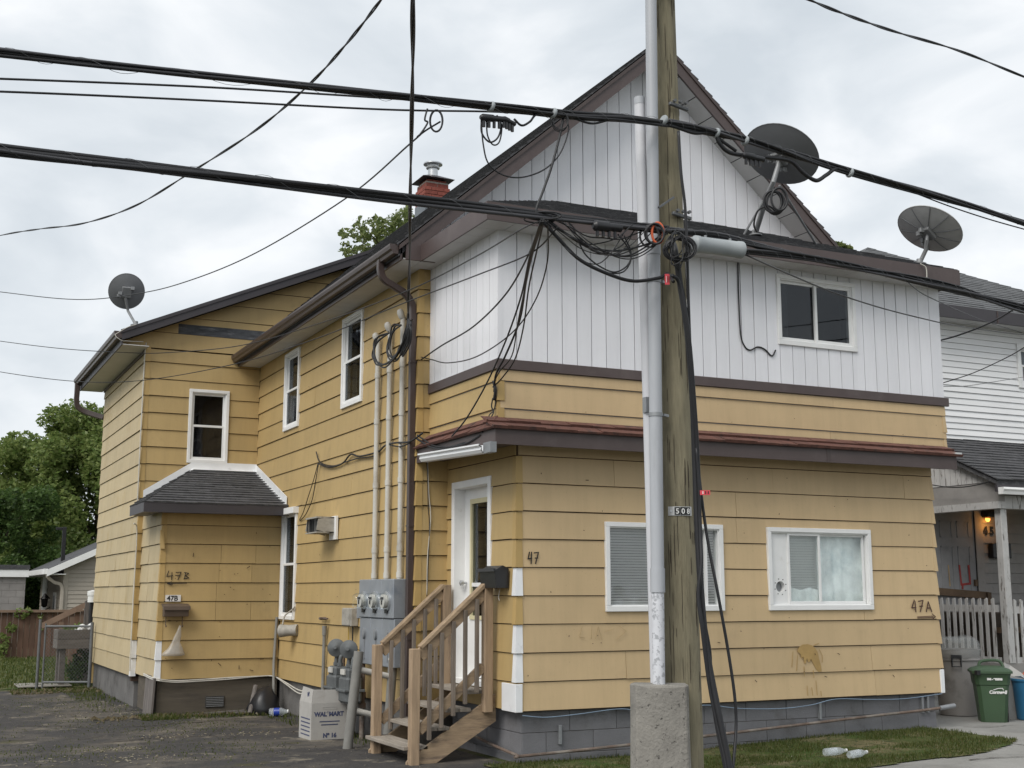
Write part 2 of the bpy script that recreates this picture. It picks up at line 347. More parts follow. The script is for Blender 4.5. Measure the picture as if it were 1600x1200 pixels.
# ------------------------------------------------------------------ mesh helpers
def V3(a): return Vector(a)
def setparent(o, parent):
    if parent is None: return
    o.parent = parent
    if parent.type == 'EMPTY': o.matrix_parent_inverse = Matrix.Translation(-Vector(parent.location))
class MB:
    def __init__(s):
        s.v, s.f = [], []
    def add(s, verts, faces):
        o = len(s.v)
        s.v += [tuple(p) for p in verts]
        s.f += [tuple(i + o for i in f) for f in faces]
        return s
    def box(s, a, b):
        (x0, y0, z0), (x1, y1, z1) = a, b
        return s.add([(x0, y0, z0), (x1, y0, z0), (x1, y1, z0), (x0, y1, z0), (x0, y0, z1), (x1, y0, z1), (x1, y1, z1), (x0, y1, z1)],
                     [(0, 3, 2, 1), (4, 5, 6, 7), (0, 1, 5, 4), (1, 2, 6, 5), (2, 3, 7, 6), (3, 0, 4, 7)])
    def bar(s, p, q, w, h, up=(0, 0, 1), bev=0.0):
        """rectangular bar from p to q, w across, h along 'up'"""
        p, q, up = V3(p), V3(q), V3(up)
        d = (q - p).normalized()
        side = d.cross(up)
        if side.length < 1e-6: side = d.cross(Vector((1, 0, 0)))
        side.normalize(); u2 = side.cross(d).normalized()
        vs = []
        for c in (p, q):
            for a, b in ((-1, -1), (1, -1), (1, 1), (-1, 1)):
                vs.append(c + side * (a * w / 2) + u2 * (b * h / 2))
        return s.add(vs, [(3, 2, 1, 0), (4, 5, 6, 7), (0, 1, 5, 4), (1, 2, 6, 5), (2, 3, 7, 6), (3, 0, 4, 7)])
    def tube(s, pts, r, n=8, caps=True, closed=False):
        pts = [V3(p) for p in pts]
        N = len(pts)
        rr = r if isinstance(r, (list, tuple)) else [r] * N
        t0 = (pts[1] - pts[0]).normalized()
        up = Vector((0, 0, 1)) if abs(t0.z) < 0.9 else Vector((1, 0, 0))
        a = t0.cross(up).normalized()
        rings = []
        for i in range(N):
            if closed: t = (pts[(i + 1) % N] - pts[i - 1])
            else: t = pts[min(i + 1, N - 1)] - pts[max(i - 1, 0)]
            if t.length < 1e-9: t = t0
            t.normalize()
            a = (a - t * a.dot(t))
            if a.length < 1e-6: a = t.cross(Vector((0.3, 0.5, 0.8)))
            a.normalize(); b = t.cross(a)
            rings.append([pts[i] + (a * math.cos(k * math.tau / n) + b * math.sin(k * math.tau / n)) * rr[i] for k in range(n)])
        vs = [p for R in rings for p in R]
        fs = []
        for i in range(N - 1 + (1 if closed else 0)):
            j = (i + 1) % N
            for k in range(n):
                fs.append((i * n + k, i * n + (k + 1) % n, j * n + (k + 1) % n, j * n + k))
        if caps and not closed:
            fs.append(tuple(range(n - 1, -1, -1))); fs.append(tuple((N - 1) * n + k for k in range(n)))
        return s.add(vs, fs)
    def lathe(s, prof, c, axis=(0, 0, 1), n=20, squash=None):
        """prof: (radius, height) list turned about axis through c"""
        ax = V3(axis).normalized()
        a = ax.cross(Vector((0, 0, 1)))
        if a.length < 1e-4: a = Vector((1, 0, 0))
        a.normalize(); b = ax.cross(a); c = V3(c)
        vs, fs = [], []
        for r, h in prof:
            for k in range(n):
                t = k * math.tau / n
                vs.append(c + ax * h + a * (r * math.cos(t)) + b * (r * math.sin(t) * (squash or 1)))
        for i in range(len(prof) - 1):
            for k in range(n):
                fs.append((i * n + k, i * n + (k + 1) % n, (i + 1) * n + (k + 1) % n, (i + 1) * n + k))
        fs.append(tuple(range(n - 1, -1, -1))); fs.append(tuple((len(prof) - 1) * n + k for k in range(n)))
        return s.add(vs, fs)
    def prism(s, F, poly, df, db):
        """polygon in the (u, v) plane of frame F, front offset df (number or function), back offset db"""
        fn = df if callable(df) else (lambda u, v: df)
        n = len(poly)
        vs = [F(u, v, fn(u, v)) for u, v in poly] + [F(u, v, db) for u, v in poly]
        fs = [tuple(range(n)), tuple(range(2 * n - 1, n - 1, -1))] + [(i, n + i, n + (i + 1) % n, (i + 1) % n) for i in range(n)]
        return s.add(vs, fs)
    def build(s, name, m, parent=None, smooth=False, bevel=0.0, kind=None, recalc=True):
        me = bpy.data.meshes.new(name)
        me.from_pydata(s.v, [], s.f)
        if recalc or bevel:
            bm = bmesh.new(); bm.from_mesh(me)
            if recalc: bmesh.ops.recalc_face_normals(bm, faces=bm.faces)
            if bevel:
                bmesh.ops.bevel(bm, geom=list(bm.edges), offset=bevel, segments=1, affect='EDGES', clamp_overlap=True)
            bm.to_mesh(me); bm.free()
        me.materials.append(MATS[m] if isinstance(m, str) else m)
        if smooth:
            for p in me.polygons: p.use_smooth = True
            if smooth != 'all':
                try: me.set_sharp_from_angle(angle=rad(40))
                except Exception: pass
        o = bpy.data.objects.new(name, me)
        COL.objects.link(o)
        setparent(o, parent)
        if kind: o['kind'] = kind
        return o
def tag(o, label, cat, group=None):
    o['label'] = label; o['category'] = cat
    if group: o['group'] = group
    return o
def empty(name, label, cat, loc=(0, 0, 0), group=None):
    """an Empty at the base of a thing; its parts are modelled in lot coordinates"""
    o = bpy.data.objects.new(name, None); COL.objects.link(o); o.empty_display_size = 0.2; o.location = loc
    return tag(o, label, cat, group)
def struct(o):
    o['kind'] = 'structure'; return o
def FR(Y): return lambda u, v, d: Vector((u, Y - d, v))        # wall facing the street: u = x
def LF(X): return lambda u, v, d: Vector((X - d, u, v))        # wall facing the driveway: u = y
def PL(O, U, W):
    O, U, W = V3(O), V3(U).normalized(), V3(W).normalized()
    N = U.cross(W).normalized()
    if N.z < 0: N = -N
    return lambda u, v, d: O + U * u + W * v + N * d
def clip(poly, planes):
    """keep a*u + b*v <= c"""
    for a, b, c in planes:
        out = []
        for i in range(len(poly)):
            p, q = poly[i], poly[(i + 1) % len(poly)]
            dp, dq = a * p[0] + b * p[1] - c, a * q[0] + b * q[1] - c
            if dp <= 1e-9: out.append(p)
            if (dp < -1e-9 and dq > 1e-9) or (dp > 1e-9 and dq < -1e-9):
                t = dp / (dp - dq); out.append((p[0] + (q[0] - p[0]) * t, p[1] + (q[1] - p[1]) * t))
        poly = out
        if len(poly) < 3: return []
    return poly
def area(poly):
    return abs(sum(poly[i][0] * poly[(i + 1) % len(poly)][1] - poly[(i + 1) % len(poly)][0] * poly[i][1] for i in range(len(poly)))) / 2
def backing(name, F, u0, u1, v0, v1, holes, parent, m='felt', clips=(), thick=0.12):
    us = sorted({u0, u1, *[x for h in holes for x in h[:2]]}); vs_ = sorted({v0, v1, *[x for h in holes for x in h[2:]]})
    b = MB()
    for i in range(len(us) - 1):
        for j in range(len(vs_) - 1):
            cu, cv = (us[i] + us[i + 1]) / 2, (vs_[j] + vs_[j + 1]) / 2
            if any(h[0] < cu < h[1] and h[2] < cv < h[3] for h in holes): continue
            poly = clip([(us[i], vs_[j]), (us[i + 1], vs_[j]), (us[i + 1], vs_[j + 1]), (us[i], vs_[j + 1])], clips)
            if len(poly) >= 3: b.prism(F, poly, 0.0, -thick)
    return b.build(name, m, parent)
def siding(wall, F, u0, u1, v0, v1, expo, m, joints=None, holes=(), clips=(), butt=0.020, gap=0.009, name='siding_board', seed=1, first=0):
    rnd = random.Random(seed)
    k = 0
    v = v0
    while v < v1 - 0.01:
        va, vb = v + gap, min(v + expo, v1)
        js = set(joints(k, rnd) if joints else ())
        bps = sorted({u0, u1, *[j for j in js if u0 + 0.1 < j < u1 - 0.1], *[x for h in holes for x in h[:2] if u0 < x < u1 and h[2] < vb and h[3] > va]})
        cells = []
        for i in range(len(bps) - 1):
            ua, ub = bps[i], bps[i + 1]
            cu = (ua + ub) / 2
            segs = [(va, vb)]
            for h in holes:
                if h[0] < cu < h[1]:
                    ns = []
                    for a, b in segs:
                        if h[3] <= a or h[2] >= b: ns.append((a, b))
                        else:
                            if h[2] - a > 0.012: ns.append((a, h[2]))
                            if b - h[3] > 0.012: ns.append((h[3], b))
                    segs = ns
            for sg in segs:
                if cells and cells[-1][1] == ua and cells[-1][2:] == sg and ua not in js: cells[-1] = (cells[-1][0], ub, *sg)
                else: cells.append((ua, ub, *sg))
        jit = rnd.uniform(-0.002, 0.002)
        for ua, ub, a, b in cells:
            g0 = 0.002 if ua in js else 0.0
            g1 = 0.002 if ub in js else 0.0
            poly = clip([(ua + g0, a + rnd.uniform(-0.003, 0.003)), (ub - g1, a + rnd.uniform(-0.003, 0.003)), (ub - g1, b), (ua + g0, b)], clips)
            if len(poly) < 3 or area(poly) < 0.0015: continue
            base = v; tilt = butt + jit + rnd.uniform(-0.003, 0.005)
            mb = MB().prism(F, poly, lambda uu, vv: max(0.004, tilt - (tilt - 0.005) * (vv - base) / expo), 0.0005)
            mb.build(name, m, wall)
        v += expo; k += 1
def vboards(wall, F, u0, u1, v0, v1, pitch, m, holes=(), clips=(), name='board', d=0.020, groove=0.010):
    n = max(1, round((u1 - u0) / pitch)); w = (u1 - u0) / n; vr_ = random.Random(n)
    for i in range(n):
        ua, ub = u0 + i * w + groove / 2, u0 + (i + 1) * w - groove / 2
        cuts = sorted({ua, ub, *[x for h in holes for x in h[:2] if ua < x < ub]})
        for j in range(len(cuts) - 1):
            a0, a1 = cuts[j], cuts[j + 1]; c = (a0 + a1) / 2
            segs = [(v0, v1)]
            for h in holes:
                if h[0] < c < h[1]: segs = [sg for a, e_ in segs for sg in ((a, min(e_, h[2])), (max(a, h[3]), e_)) if sg[1] - sg[0] > 0.01]
            for a, e_ in segs:
                poly = clip([(a0, a), (a1, a), (a1, e_), (a0, e_)], clips)
                if len(poly) >= 3 and area(poly) > 0.0008: tl_ = vr_.uniform(-.03, .03); MB().prism(F, poly, lambda uu, vv: d + tl_ * (uu - (ua + ub) / 2), 0.0005).build(name, m, wall)
def shingles(parent, F, U, Vv, clips, expo, m, tab=0.30, seed=3, name='shingles', th=0.012):
    rnd = random.Random(seed); b = MB(); k = 0; v = 0.0
    while v < Vv:
        u = -rnd.uniform(0, tab)
        while u < U:
            w = tab * rnd.uniform(0.7, 1.25)
            poly = clip([(max(u, 0) + 0.002, v - rnd.uniform(0, 0.006)), (min(u + w, U) - 0.002, v - rnd.uniform(0, 0.006)), (min(u + w, U) - 0.002, v + expo), (max(u, 0) + 0.002, v + expo)], clips)
            if len(poly) >= 3 and area(poly) > 0.0005:
                t = th * rnd.uniform(0.75, 1.4)
                b.prism(F, poly, (lambda v_, t_: (lambda uu, vv: t_ - (t_ - 0.003) * min(1, max(0, (vv - v_) / expo))))(v, t), -0.004)
            u += w
        v += expo; k += 1
    return b.build(name, m, parent, kind='stuff', recalc=False)
def catmull(P, seg=8):
    P = [V3(p) for p in P]
    if len(P) < 3: return P
    Q = [P[0] * 2 - P[1]] + P + [P[-1] * 2 - P[-2]]
    out = []
    for i in range(1, len(Q) - 2):
        for k in range(seg):
            t = k / seg
            a, b, c, d = Q[i - 1], Q[i], Q[i + 1], Q[i + 2]
            out.append(0.5 * ((2 * b) + (c - a) * t + (2 * a - 5 * b + 4 * c - d) * t * t + (3 * b - a - 3 * c + d) * t ** 3))
    out.append(P[-1])
    return out
def helix(path, r, turns, phase, n_extra=1):
    """offset a path around itself"""
    out = []; N = len(path)
    a = None
    for i, p in enumerate(path):
        t = (path[min(i + 1, N - 1)] - path[max(i - 1, 0)]).normalized()
        if a is None: a = t.cross(Vector((0, 0, 1)) if abs(t.z) < 0.9 else Vector((1, 0, 0))).normalized()
        a = (a - t * a.dot(t)).normalized(); b = t.cross(a)
        ang = phase + turns * math.tau * i / N
        out.append(p + a * (r * math.cos(ang)) + b * (r * math.sin(ang)))
    return out
def strokes(parent, F, lines, w, d, m, name, th=0.002):
    b = MB(); d0 = d; q_ = 0
    for L in lines:
        for i in range(len(L) - 1):
            q_ += 1; d = d0 + 0.00025 * q_
            (u0, v0), (u1, v1) = L[i], L[i + 1]
            dx, dy = u1 - u0, v1 - v0; ln = math.hypot(dx, dy) or 1
            nx, ny = -dy / ln * w / 2, dx / ln * w / 2
            ex, ey = dx / ln * w * 0.3, dy / ln * w * 0.3
            b.prism(F, [(u0 + nx - ex, v0 + ny - ey), (u1 + nx + ex, v1 + ny + ey), (u1 - nx + ex, v1 - ny + ey), (u0 - nx - ex, v0 - ny - ey)], d, d - th)
    return b.build(name, m, parent, kind='stuff' if name in ('stain', 'scuff_marks') else None)
def text_mesh(parent, txt, F, u, v, h, d, m, name, bold=0.0, shear=0.0, align='LEFT', flip=1):
    c = bpy.data.curves.new(name, 'FONT'); c.body = txt; c.size = h / 0.69; c.offset = bold; c.shear = shear; c.align_x = align
    c.resolution_u = 3
    o = bpy.data.objects.new(name, c); COL.objects.link(o)
    dg = bpy.context.evaluated_depsgraph_get(); dg.update()
    me = bpy.data.meshes.new_from_object(o.evaluated_get(dg))
    bpy.data.objects.remove(o); bpy.data.curves.remove(c)
    for vt in me.vertices: vt.co = F(u + flip * vt.co.x, v + vt.co.y, d)
    me.materials.clear(); me.materials.append(MATS[m])
    o = bpy.data.objects.new(name, me); COL.objects.link(o); setparent(o, parent)
    return o

# ================================================================== THE SETTING
def smooth(t): t = max(0.0, min(1.0, t)); return t * t * (3 - 2 * t)
def gz(x, y):
    """height of the lot: a little lower along the driveway, rising to the walk between the houses"""
    return 0.10 * smooth((x - 6.2) / 4.3) - 0.07 * smooth((y - 11.5) / 4.5) * smooth((5.6 - x) / 0.8)
def sheet(name, x0, x1, y0, y1, nx, ny, dz, m, inside=None, jag=0.0, thick=0.0):
    b = MB(); idx = {}
    for j in range(ny + 1):
        for i in range(nx + 1):
            x, y = x0 + (x1 - x0) * i / nx, y0 + (y1 - y0) * j / ny
            idx[i, j] = len(b.v); b.v.append((x, y, gz(x, y) + dz))
    for j in range(ny):
        for i in range(nx):
            x, y = x0 + (x1 - x0) * (i + .5) / nx, y0 + (y1 - y0) * (j + .5) / ny
            if inside is None or inside(x, y): b.f.append((idx[i, j], idx[i + 1, j], idx[i + 1, j + 1], idx[i, j + 1]))
    return b.build(name, m, recalc=False, smooth='all')
b = MB()
G = [-900, -200, -60, -20, -6, -2, 0, 1, 2, 3, 4, 4.4, 4.8, 5, 5.2, 5.4, 5.6, 6, 6.5, 7, 7.5, 8, 8.5, 9, 9.5, 10, 10.5, 11, 12, 14, 18, 24, 30, 60, 200, 900]
H = [-900, -100, -20, 0, 4, 8, 10, 11, 11.5, 12, 12.5, 13, 13.5, 14, 14.5, 15, 15.5, 16, 17, 18, 20, 22, 24, 28, 34, 40, 60, 150, 900, 1500]
for y in H:
    for x in G: b.v.append((x, y, gz(x, y) - 0.006))
for j in range(len(H) - 1):
    for i in range(len(G) - 1):
        k = j * len(G) + i; b.f.append((k, k + 1, k + 1 + len(G), k + len(G)))
struct(b.build('ground', 'earth', recalc=False, smooth='all'))
struct(sheet('driveway', -4.5, 5.3, 9.7, 24.4, 60, 90, 0.0, 'asphalt_broken',
             lambda x, y: y < 23.6 + 0.35 * noise.noise((x * 1.3, y, 0)) and not (x < 0.9 + 0.5 * noise.noise((0, y * .5, 1)) and y > 17) ))
struct(sheet('back_lawn', -12, 14, 24.0, 35.4, 40, 20, 0.004, 'lawn'))
def walk_edge(x): return 9.02 + 0.30 * smooth((x - 6.5) / 4.2) + 0.10 * noise.noise((x * 1.7, 0.3, 0)) + 0.5 * smooth((x - 9.6) / 1.2)
LAWN_IN = lambda x, y: y > walk_edge(x) and y < 11.06 and not (x > 10.45 + 0.25 * noise.noise((y * 2, 1, 4)) and y > 9.6) and x > 5.05 + 0.2 * noise.noise((y * 2.2, 3, 0))
struct(sheet('front_lawn', 4.8, 11.2, 8.8, 11.1, 110, 46, 0.010, 'lawn', LAWN_IN))
# concrete slabs of the sidewalk and of the walk between the houses
walk = struct(sheet('sidewalk', -8, 30, 7.3, 9.6, 120, 8, -0.001, 'concrete_walk'))
b = MB(); r_ = random.Random(4)
struct(sheet('side_walk', 10.2, 14.2, 9.3, 15.0, 30, 40, 0.003, 'concrete_walk'))
struct(sheet('road', -60, 60, -6, 7.0, 40, 6, -0.004, 'road_asphalt'))
kb = MB().box((-60, 7.0, -0.15), (60, 7.15, 0.03)); struct(kb.build('kerb', 'concrete_walk'))
# cracks in the walk: thin dark grooves filled with dirt
def crack(pts, w, nm='walk_crack'):
    b = MB(); P = catmull([(x, y, gz(x, y) + 0.0075) for x, y in pts], 6); rnd = random.Random(int(pts[0][0] * 100))
    vs_, fs_ = [], []
    for i, p in enumerate(P):
        ww = w * rnd.uniform(0.4, 1.3); off = rnd.uniform(-0.012, 0.012)
        vs_ += [(p.x + off, p.y - ww / 2 + off, p.z), (p.x + off, p.y + ww / 2 + off, p.z)]
    for i in range(len(P) - 1): fs_.append((2 * i, 2 * i + 2, 2 * i + 3, 2 * i + 1))
    b.add(vs_, fs_); return b.build(nm, 'soil', walk, recalc=False)
crack([(9.0, 8.95), (9.3, 8.9), (9.7, 8.75), (10.2, 8.72), (10.9, 8.6)], 0.022)
crack([(10.2, 9.35), (10.6, 9.62), (11.2, 9.9), (12.0, 10.1)], 0.02)
crack([(10.9, 10.9), (11.2, 10.75), (11.5, 10.8), (11.8, 10.68)], 0.015)
crack([(11.5, 10.45), (11.75, 10.40), (12.1, 10.42)], 0.012)
drv = [o for o in COL.objects if o.name == 'driveway'][0]
rk = random.Random(77)
for k in range(16):
    x, y = rk.uniform(-.5, 4.4), rk.uniform(11.5, 22); a = rk.uniform(-.6, .6) + (1.57 if k % 3 == 0 else 0); pts = [(x, y)]
    for q in range(5): a += rk.uniform(-.5, .5); x += .35 * math.cos(a); y += .35 * math.sin(a); pts.append((min(x, 4.7), y))
    o = crack(pts, rk.uniform(.012, .035), 'drive_crack'); o.parent = drv
# grass blades of the front strip and of the lawn behind the gate, weeds along the walls
def blades(name, spots, hmin, hmax, w, m, label, cat='grass', lean=0.6):
    b = MB(); rnd = random.Random(len(spots))
    for x, y in spots:
        z = gz(x, y); h = rnd.uniform(hmin, hmax); a = rnd.uniform(0, math.tau); l_ = rnd.uniform(0, lean) * h
        ca, sa = math.cos(a), math.sin(a)
        px, py = -sa * w / 2, ca * w / 2
        o = len(b.v)
        b.v += [(x - px, y - py, z), (x + px, y + py, z), (x + ca * l_ * .4 + px * .7, y + sa * l_ * .4 + py * .7, z + h * .6), (x + ca * l_ * .4 - px * .7, y + sa * l_ * .4 - py * .7, z + h * .6), (x + ca * l_, y + sa * l_, z + h)]
        b.f += [(o, o + 1, o + 2, o + 3), (o + 3, o + 2, o + 4)]
    o = b.build(name, m, recalc=False, kind='stuff')
    return tag(o, label, cat)
rg = random.Random(21)
def spots(n, x0, x1, y0, y1, test): 
    out = []
    while len(out) < n:
        x, y = rg.uniform(x0, x1), rg.uniform(y0, y1)
        if test(x, y): out.append((x, y))
    return out
blades('grass_strip', spots(24000, 5, 10.9, 9.0, 11.05, lambda x, y: LAWN_IN(x, y) and noise.noise((x * 1.4, y * 2.2, 2)) > -0.12 + 0.3 * (rg.random() - .5)), 0.012, 0.052, 0.008, 'grass_blade', 'patchy green grass strip between front foundation and sidewalk')
blades('dry_grass', spots(9000, 5, 10.9, 9.0, 11.05, LAWN_IN), 0.008, 0.03, 0.008, 'grass_dry', 'dry straw coloured grass among the green front strip')
blades('back_grass', spots(16000, -2.5, 5, 24.2, 35, lambda x, y: True), 0.03, 0.09, 0.03, 'grass_blade', 'lawn grass behind the chain link gate')
blades('wall_weeds', spots(1500, 3.0, 5.0, 17.4, 18.0, lambda x, y: rg.random() < 0.4 + .6 * (x < 3.5)) + spots(700, 2.6, 3.2, 18.5, 23.5, lambda x, y: y > 21 or rg.random() < .2) + spots(500, 4.6, 4.98, 13.2, 17.6, lambda x, y: True) + spots(900, 1.8, 3.3, 22.7, 23.7, lambda x, y: True),
       0.015, 0.07, 0.012, 'grass_blade', 'small weeds growing along the driveway side foundation', 'weeds')
mossx = [(2.6, 17.0, 1.0), (2.3, 20.6, 0.9), (0.5, 16.5, 0.9), (3.6, 16.6, 0.7), (3.0, 13.8, 0.8), (1.6, 14.2, .7), (0.2, 19.5, 1.3)]
sp = []
for cx, cy, r in mossx:
    for _ in range(420):
        a, q = rg.uniform(0, math.tau), r * math.sqrt(rg.random()) * rg.uniform(0.5, 1.2); sp.append((cx + q * math.cos(a) * 1.2, cy + q * math.sin(a) * 1.7))
blades('driveway_moss', sp, 0.006, 0.022, 0.012, 'grass_blade', 'thin patches of moss and weed on the broken driveway', 'moss')
# chips, gravel and dead leaves on the driveway
def litter(name, n, area_fn, smin, smax, m, label, cat, flat=0.35):
    b = MB(); rnd = random.Random(n)
    for _ in range(n):
        x, y = area_fn(rnd); s_ = rnd.uniform(smin, smax) * rnd.uniform(.5, 1); z = gz(x, y)
        a = rnd.uniform(0, math.tau); o = len(b.v); k = rnd.choice((3, 4, 5))
        for i in range(k):
            t = a + i * math.tau / k; q = s_ * rnd.uniform(.6, 1.2)
            b.v.append((x + q * math.cos(t), y + q * math.sin(t), z + 0.002 + rnd.uniform(0, s_ * flat)))
        b.v.append((x, y, z + s_ * flat * 1.5 + .004))
        for i in range(k): b.f.append((o + i, o + (i + 1) % k, o + k))
    return tag(b.build(name, m, recalc=False, kind='stuff'), label, cat)
litter('gravel', 900, lambda r: (r.uniform(-2, 4.8), r.uniform(11.2, 22.5)), 0.006, 0.02, 'litter', 'loose stone chips scattered over the driveway', 'gravel')
def clusters(r):
    cx, cy, q = r.choice(((3.0, 15.4, .35), (2.75, 19.8, .45), (2.2, 14.2, .25), (2.6, 18.6, .5), (3.9, 15.2, .3), (1.7, 13.3, .5), (2.4, 12.9, .5)))
    a = r.uniform(0, math.tau); d = q * math.sqrt(r.random()); return cx + d * math.cos(a) * 1.4, cy + d * math.sin(a) * 0.9
leafmat('chips', (0.20, 0.17, 0.12), (0.42, 0.38, 0.29))
litter('wood_chips', 420, clusters, 0.008, 0.03, 'chips', 'pale chips gathered in small heaps on the driveway', 'chips')
litter('dead_leaves', 500, lambda r: (r.uniform(2.4, 4.95), 17.9 - abs(r.gauss(0, .18))) if r.random() < .5 else (r.uniform(1.8, 3.4), r.uniform(22.6, 23.6)), 0.02, 0.05, 'leaf_dry', 'dead leaves lying along the wall and gate', 'leaves', 0.8)
litter('lawn_specks', 70, lambda r: (r.uniform(5.6, 10.6), r.uniform(9.4, 10.9)), 0.006, 0.016, 'plastic_white', 'white blossom specks fallen on the front grass', 'petals', 0.5)

# ================================================================== THE YELLOW HOUSE
house = empty('house', 'two-storey mustard sided house with white upper front and street gable', 'house', (8.0, 18.0, 0.0))
def part(name): return None
E_ = 0.2711                      # siding exposure
def jt(step, off):               # joint pattern: long boards, staggered
    return lambda k, r: [x for x in (off + step * n + ((k * 1.37) % step) for n in range(-3, 12))]

# ---- front extension, ground floor
Fx = FR(10.98)
W1, W2 = (6.32, 7.74, 1.41, 2.30), (8.31, 9.73, 1.41, 2.29)
wall = backing('front_wall', Fx, 5.35, 10.70, 0.48, 3.10, [W1, W2], house)
FJ = {0: [9.72], 1: [6.55, 9.68], 2: [], 3: [9.6], 4: [], 5: [], 6: [7.93], 7: [7.93], 8: [6.44, 8.42, 10.27], 9: []}
siding(wall, Fx, 5.362, 10.688, 0.48, 3.10, E_, 'tan_paint', lambda k, r: FJ.get(k, []), [W1, W2], seed=11)
front_wall = wall
Lx = LF(5.35)
DOOR = (11.60, 12.46, 0.70, 2.70)
wall = backing('entry_wall', Lx, 10.99, 12.69, 0.48, 3.10, [DOOR], house)
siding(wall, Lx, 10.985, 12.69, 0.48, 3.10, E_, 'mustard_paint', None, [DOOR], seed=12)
# corner caps, some of them bare white metal
def corner_caps(F1x, F2y, v0, n, expo, white=(), mt='corner_paint', w=0.055, seed=1):
    rnd = random.Random(seed)
    for k in range(n):
        a, bq = v0 + k * expo + 0.004, v0 + (k + 1) * expo - 0.004
        x, y = F1x, F2y
        b = MB(); f0, f1 = 0.026 + rnd.uniform(0, .004), 0.012
        vs_ = []
        for z, q in ((a, f0), (bq, f1)):
            vs_ += [(x + w, y - q + 0.0, z), (x - q, y - q, z), (x - q, y + w, z), (x + 0.004, y + w, z), (x + 0.004, y + 0.004, z), (x + w, y + 0.004, z)]
        b.add(vs_, [(0, 1, 2, 3, 4, 5), (11, 10, 9, 8, 7, 6)] + [(i, 6 + i, 6 + (i + 1) % 6, (i + 1) % 6) for i in range(6)])
        b.build('corner_cap', 'white_metal' if k in white else mt, house)
corner_caps(5.35, 10.98, 0.48, 9, E_, white=(1, 2, 4), seed=3)
b = MB().box((5.322, 10.952, 0.478), (5.40, 11.26, 0.74)); b.build('corner_patch', 'white_metal', house, bevel=0.004)
b = MB().box((10.66, 10.952, 0.482), (10.715, 11.05, 0.74)); b.build('corner_patch', 'white_metal', house, bevel=0.004)
def right_caps(x, y, v0, n, expo, skip=()):
    for k in range(n):
        if k in skip: continue
        a, bq = v0 + k * expo + 0.004, v0 + (k + 1) * expo - 0.004
        b = MB(); vs_ = []
        for z, q in ((a, 0.026), (bq, 0.010)):
            vs_ += [(x - 0.03, y - q, z), (x + q, y - q, z), (x + q, y + 0.05, z), (x - 0.03, y + 0.05, z)]
        b.add(vs_, [(0, 1, 2, 3), (7, 6, 5, 4)] + [(i, 4 + i, 4 + (i + 1) % 4, (i + 1) % 4) for i in range(4)]).build('corner_cap', 'tan_paint', house)
right_caps(10.69, 10.985, 0.48, 9, E_, skip=(0,))
MB().box((10.45, 11.0, 0.48), (10.68, 12.7, 3.1)).build('right_wall', 'tan_paint', house)
# foundation of painted blocks
fnd = MB().box((5.44, 11.05, -0.3), (10.62, 12.7, 0.478)).build('foundation', 'mortar', house)
rb = random.Random(5)
def blocks(F, u0, u1, v0, v1, bw, bh, m, parent, name='block'):
    k = 0; v = v0
    while v < v1 - 0.01:
        vb = min(v + bh, v1); u = u0 - (bw / 2 if k % 2 else 0)
        while u < u1:
            a, e_ = max(u, u0) + 0.0025, min(u + bw, u1) - 0.0025
            if e_ - a > 0.02:
                MB().prism(F, [(a, v + 0.0025), (e_, v + 0.0025), (e_, vb - 0.0025), (a, vb - 0.0025)], rb.uniform(0.0, 0.004) + 0.0008, -0.02).build(name, m, parent, bevel=0.003)
            u += bw
        v += bh; k += 1
blocks(FR(11.038), 5.43, 10.64, -0.13, 0.477, 0.52, 0.203, 'block_grey', fnd)
blocks(LF(5.428), 11.04, 12.7, -0.13, 0.477, 0.52, 0.203, 'block_grey', fnd)
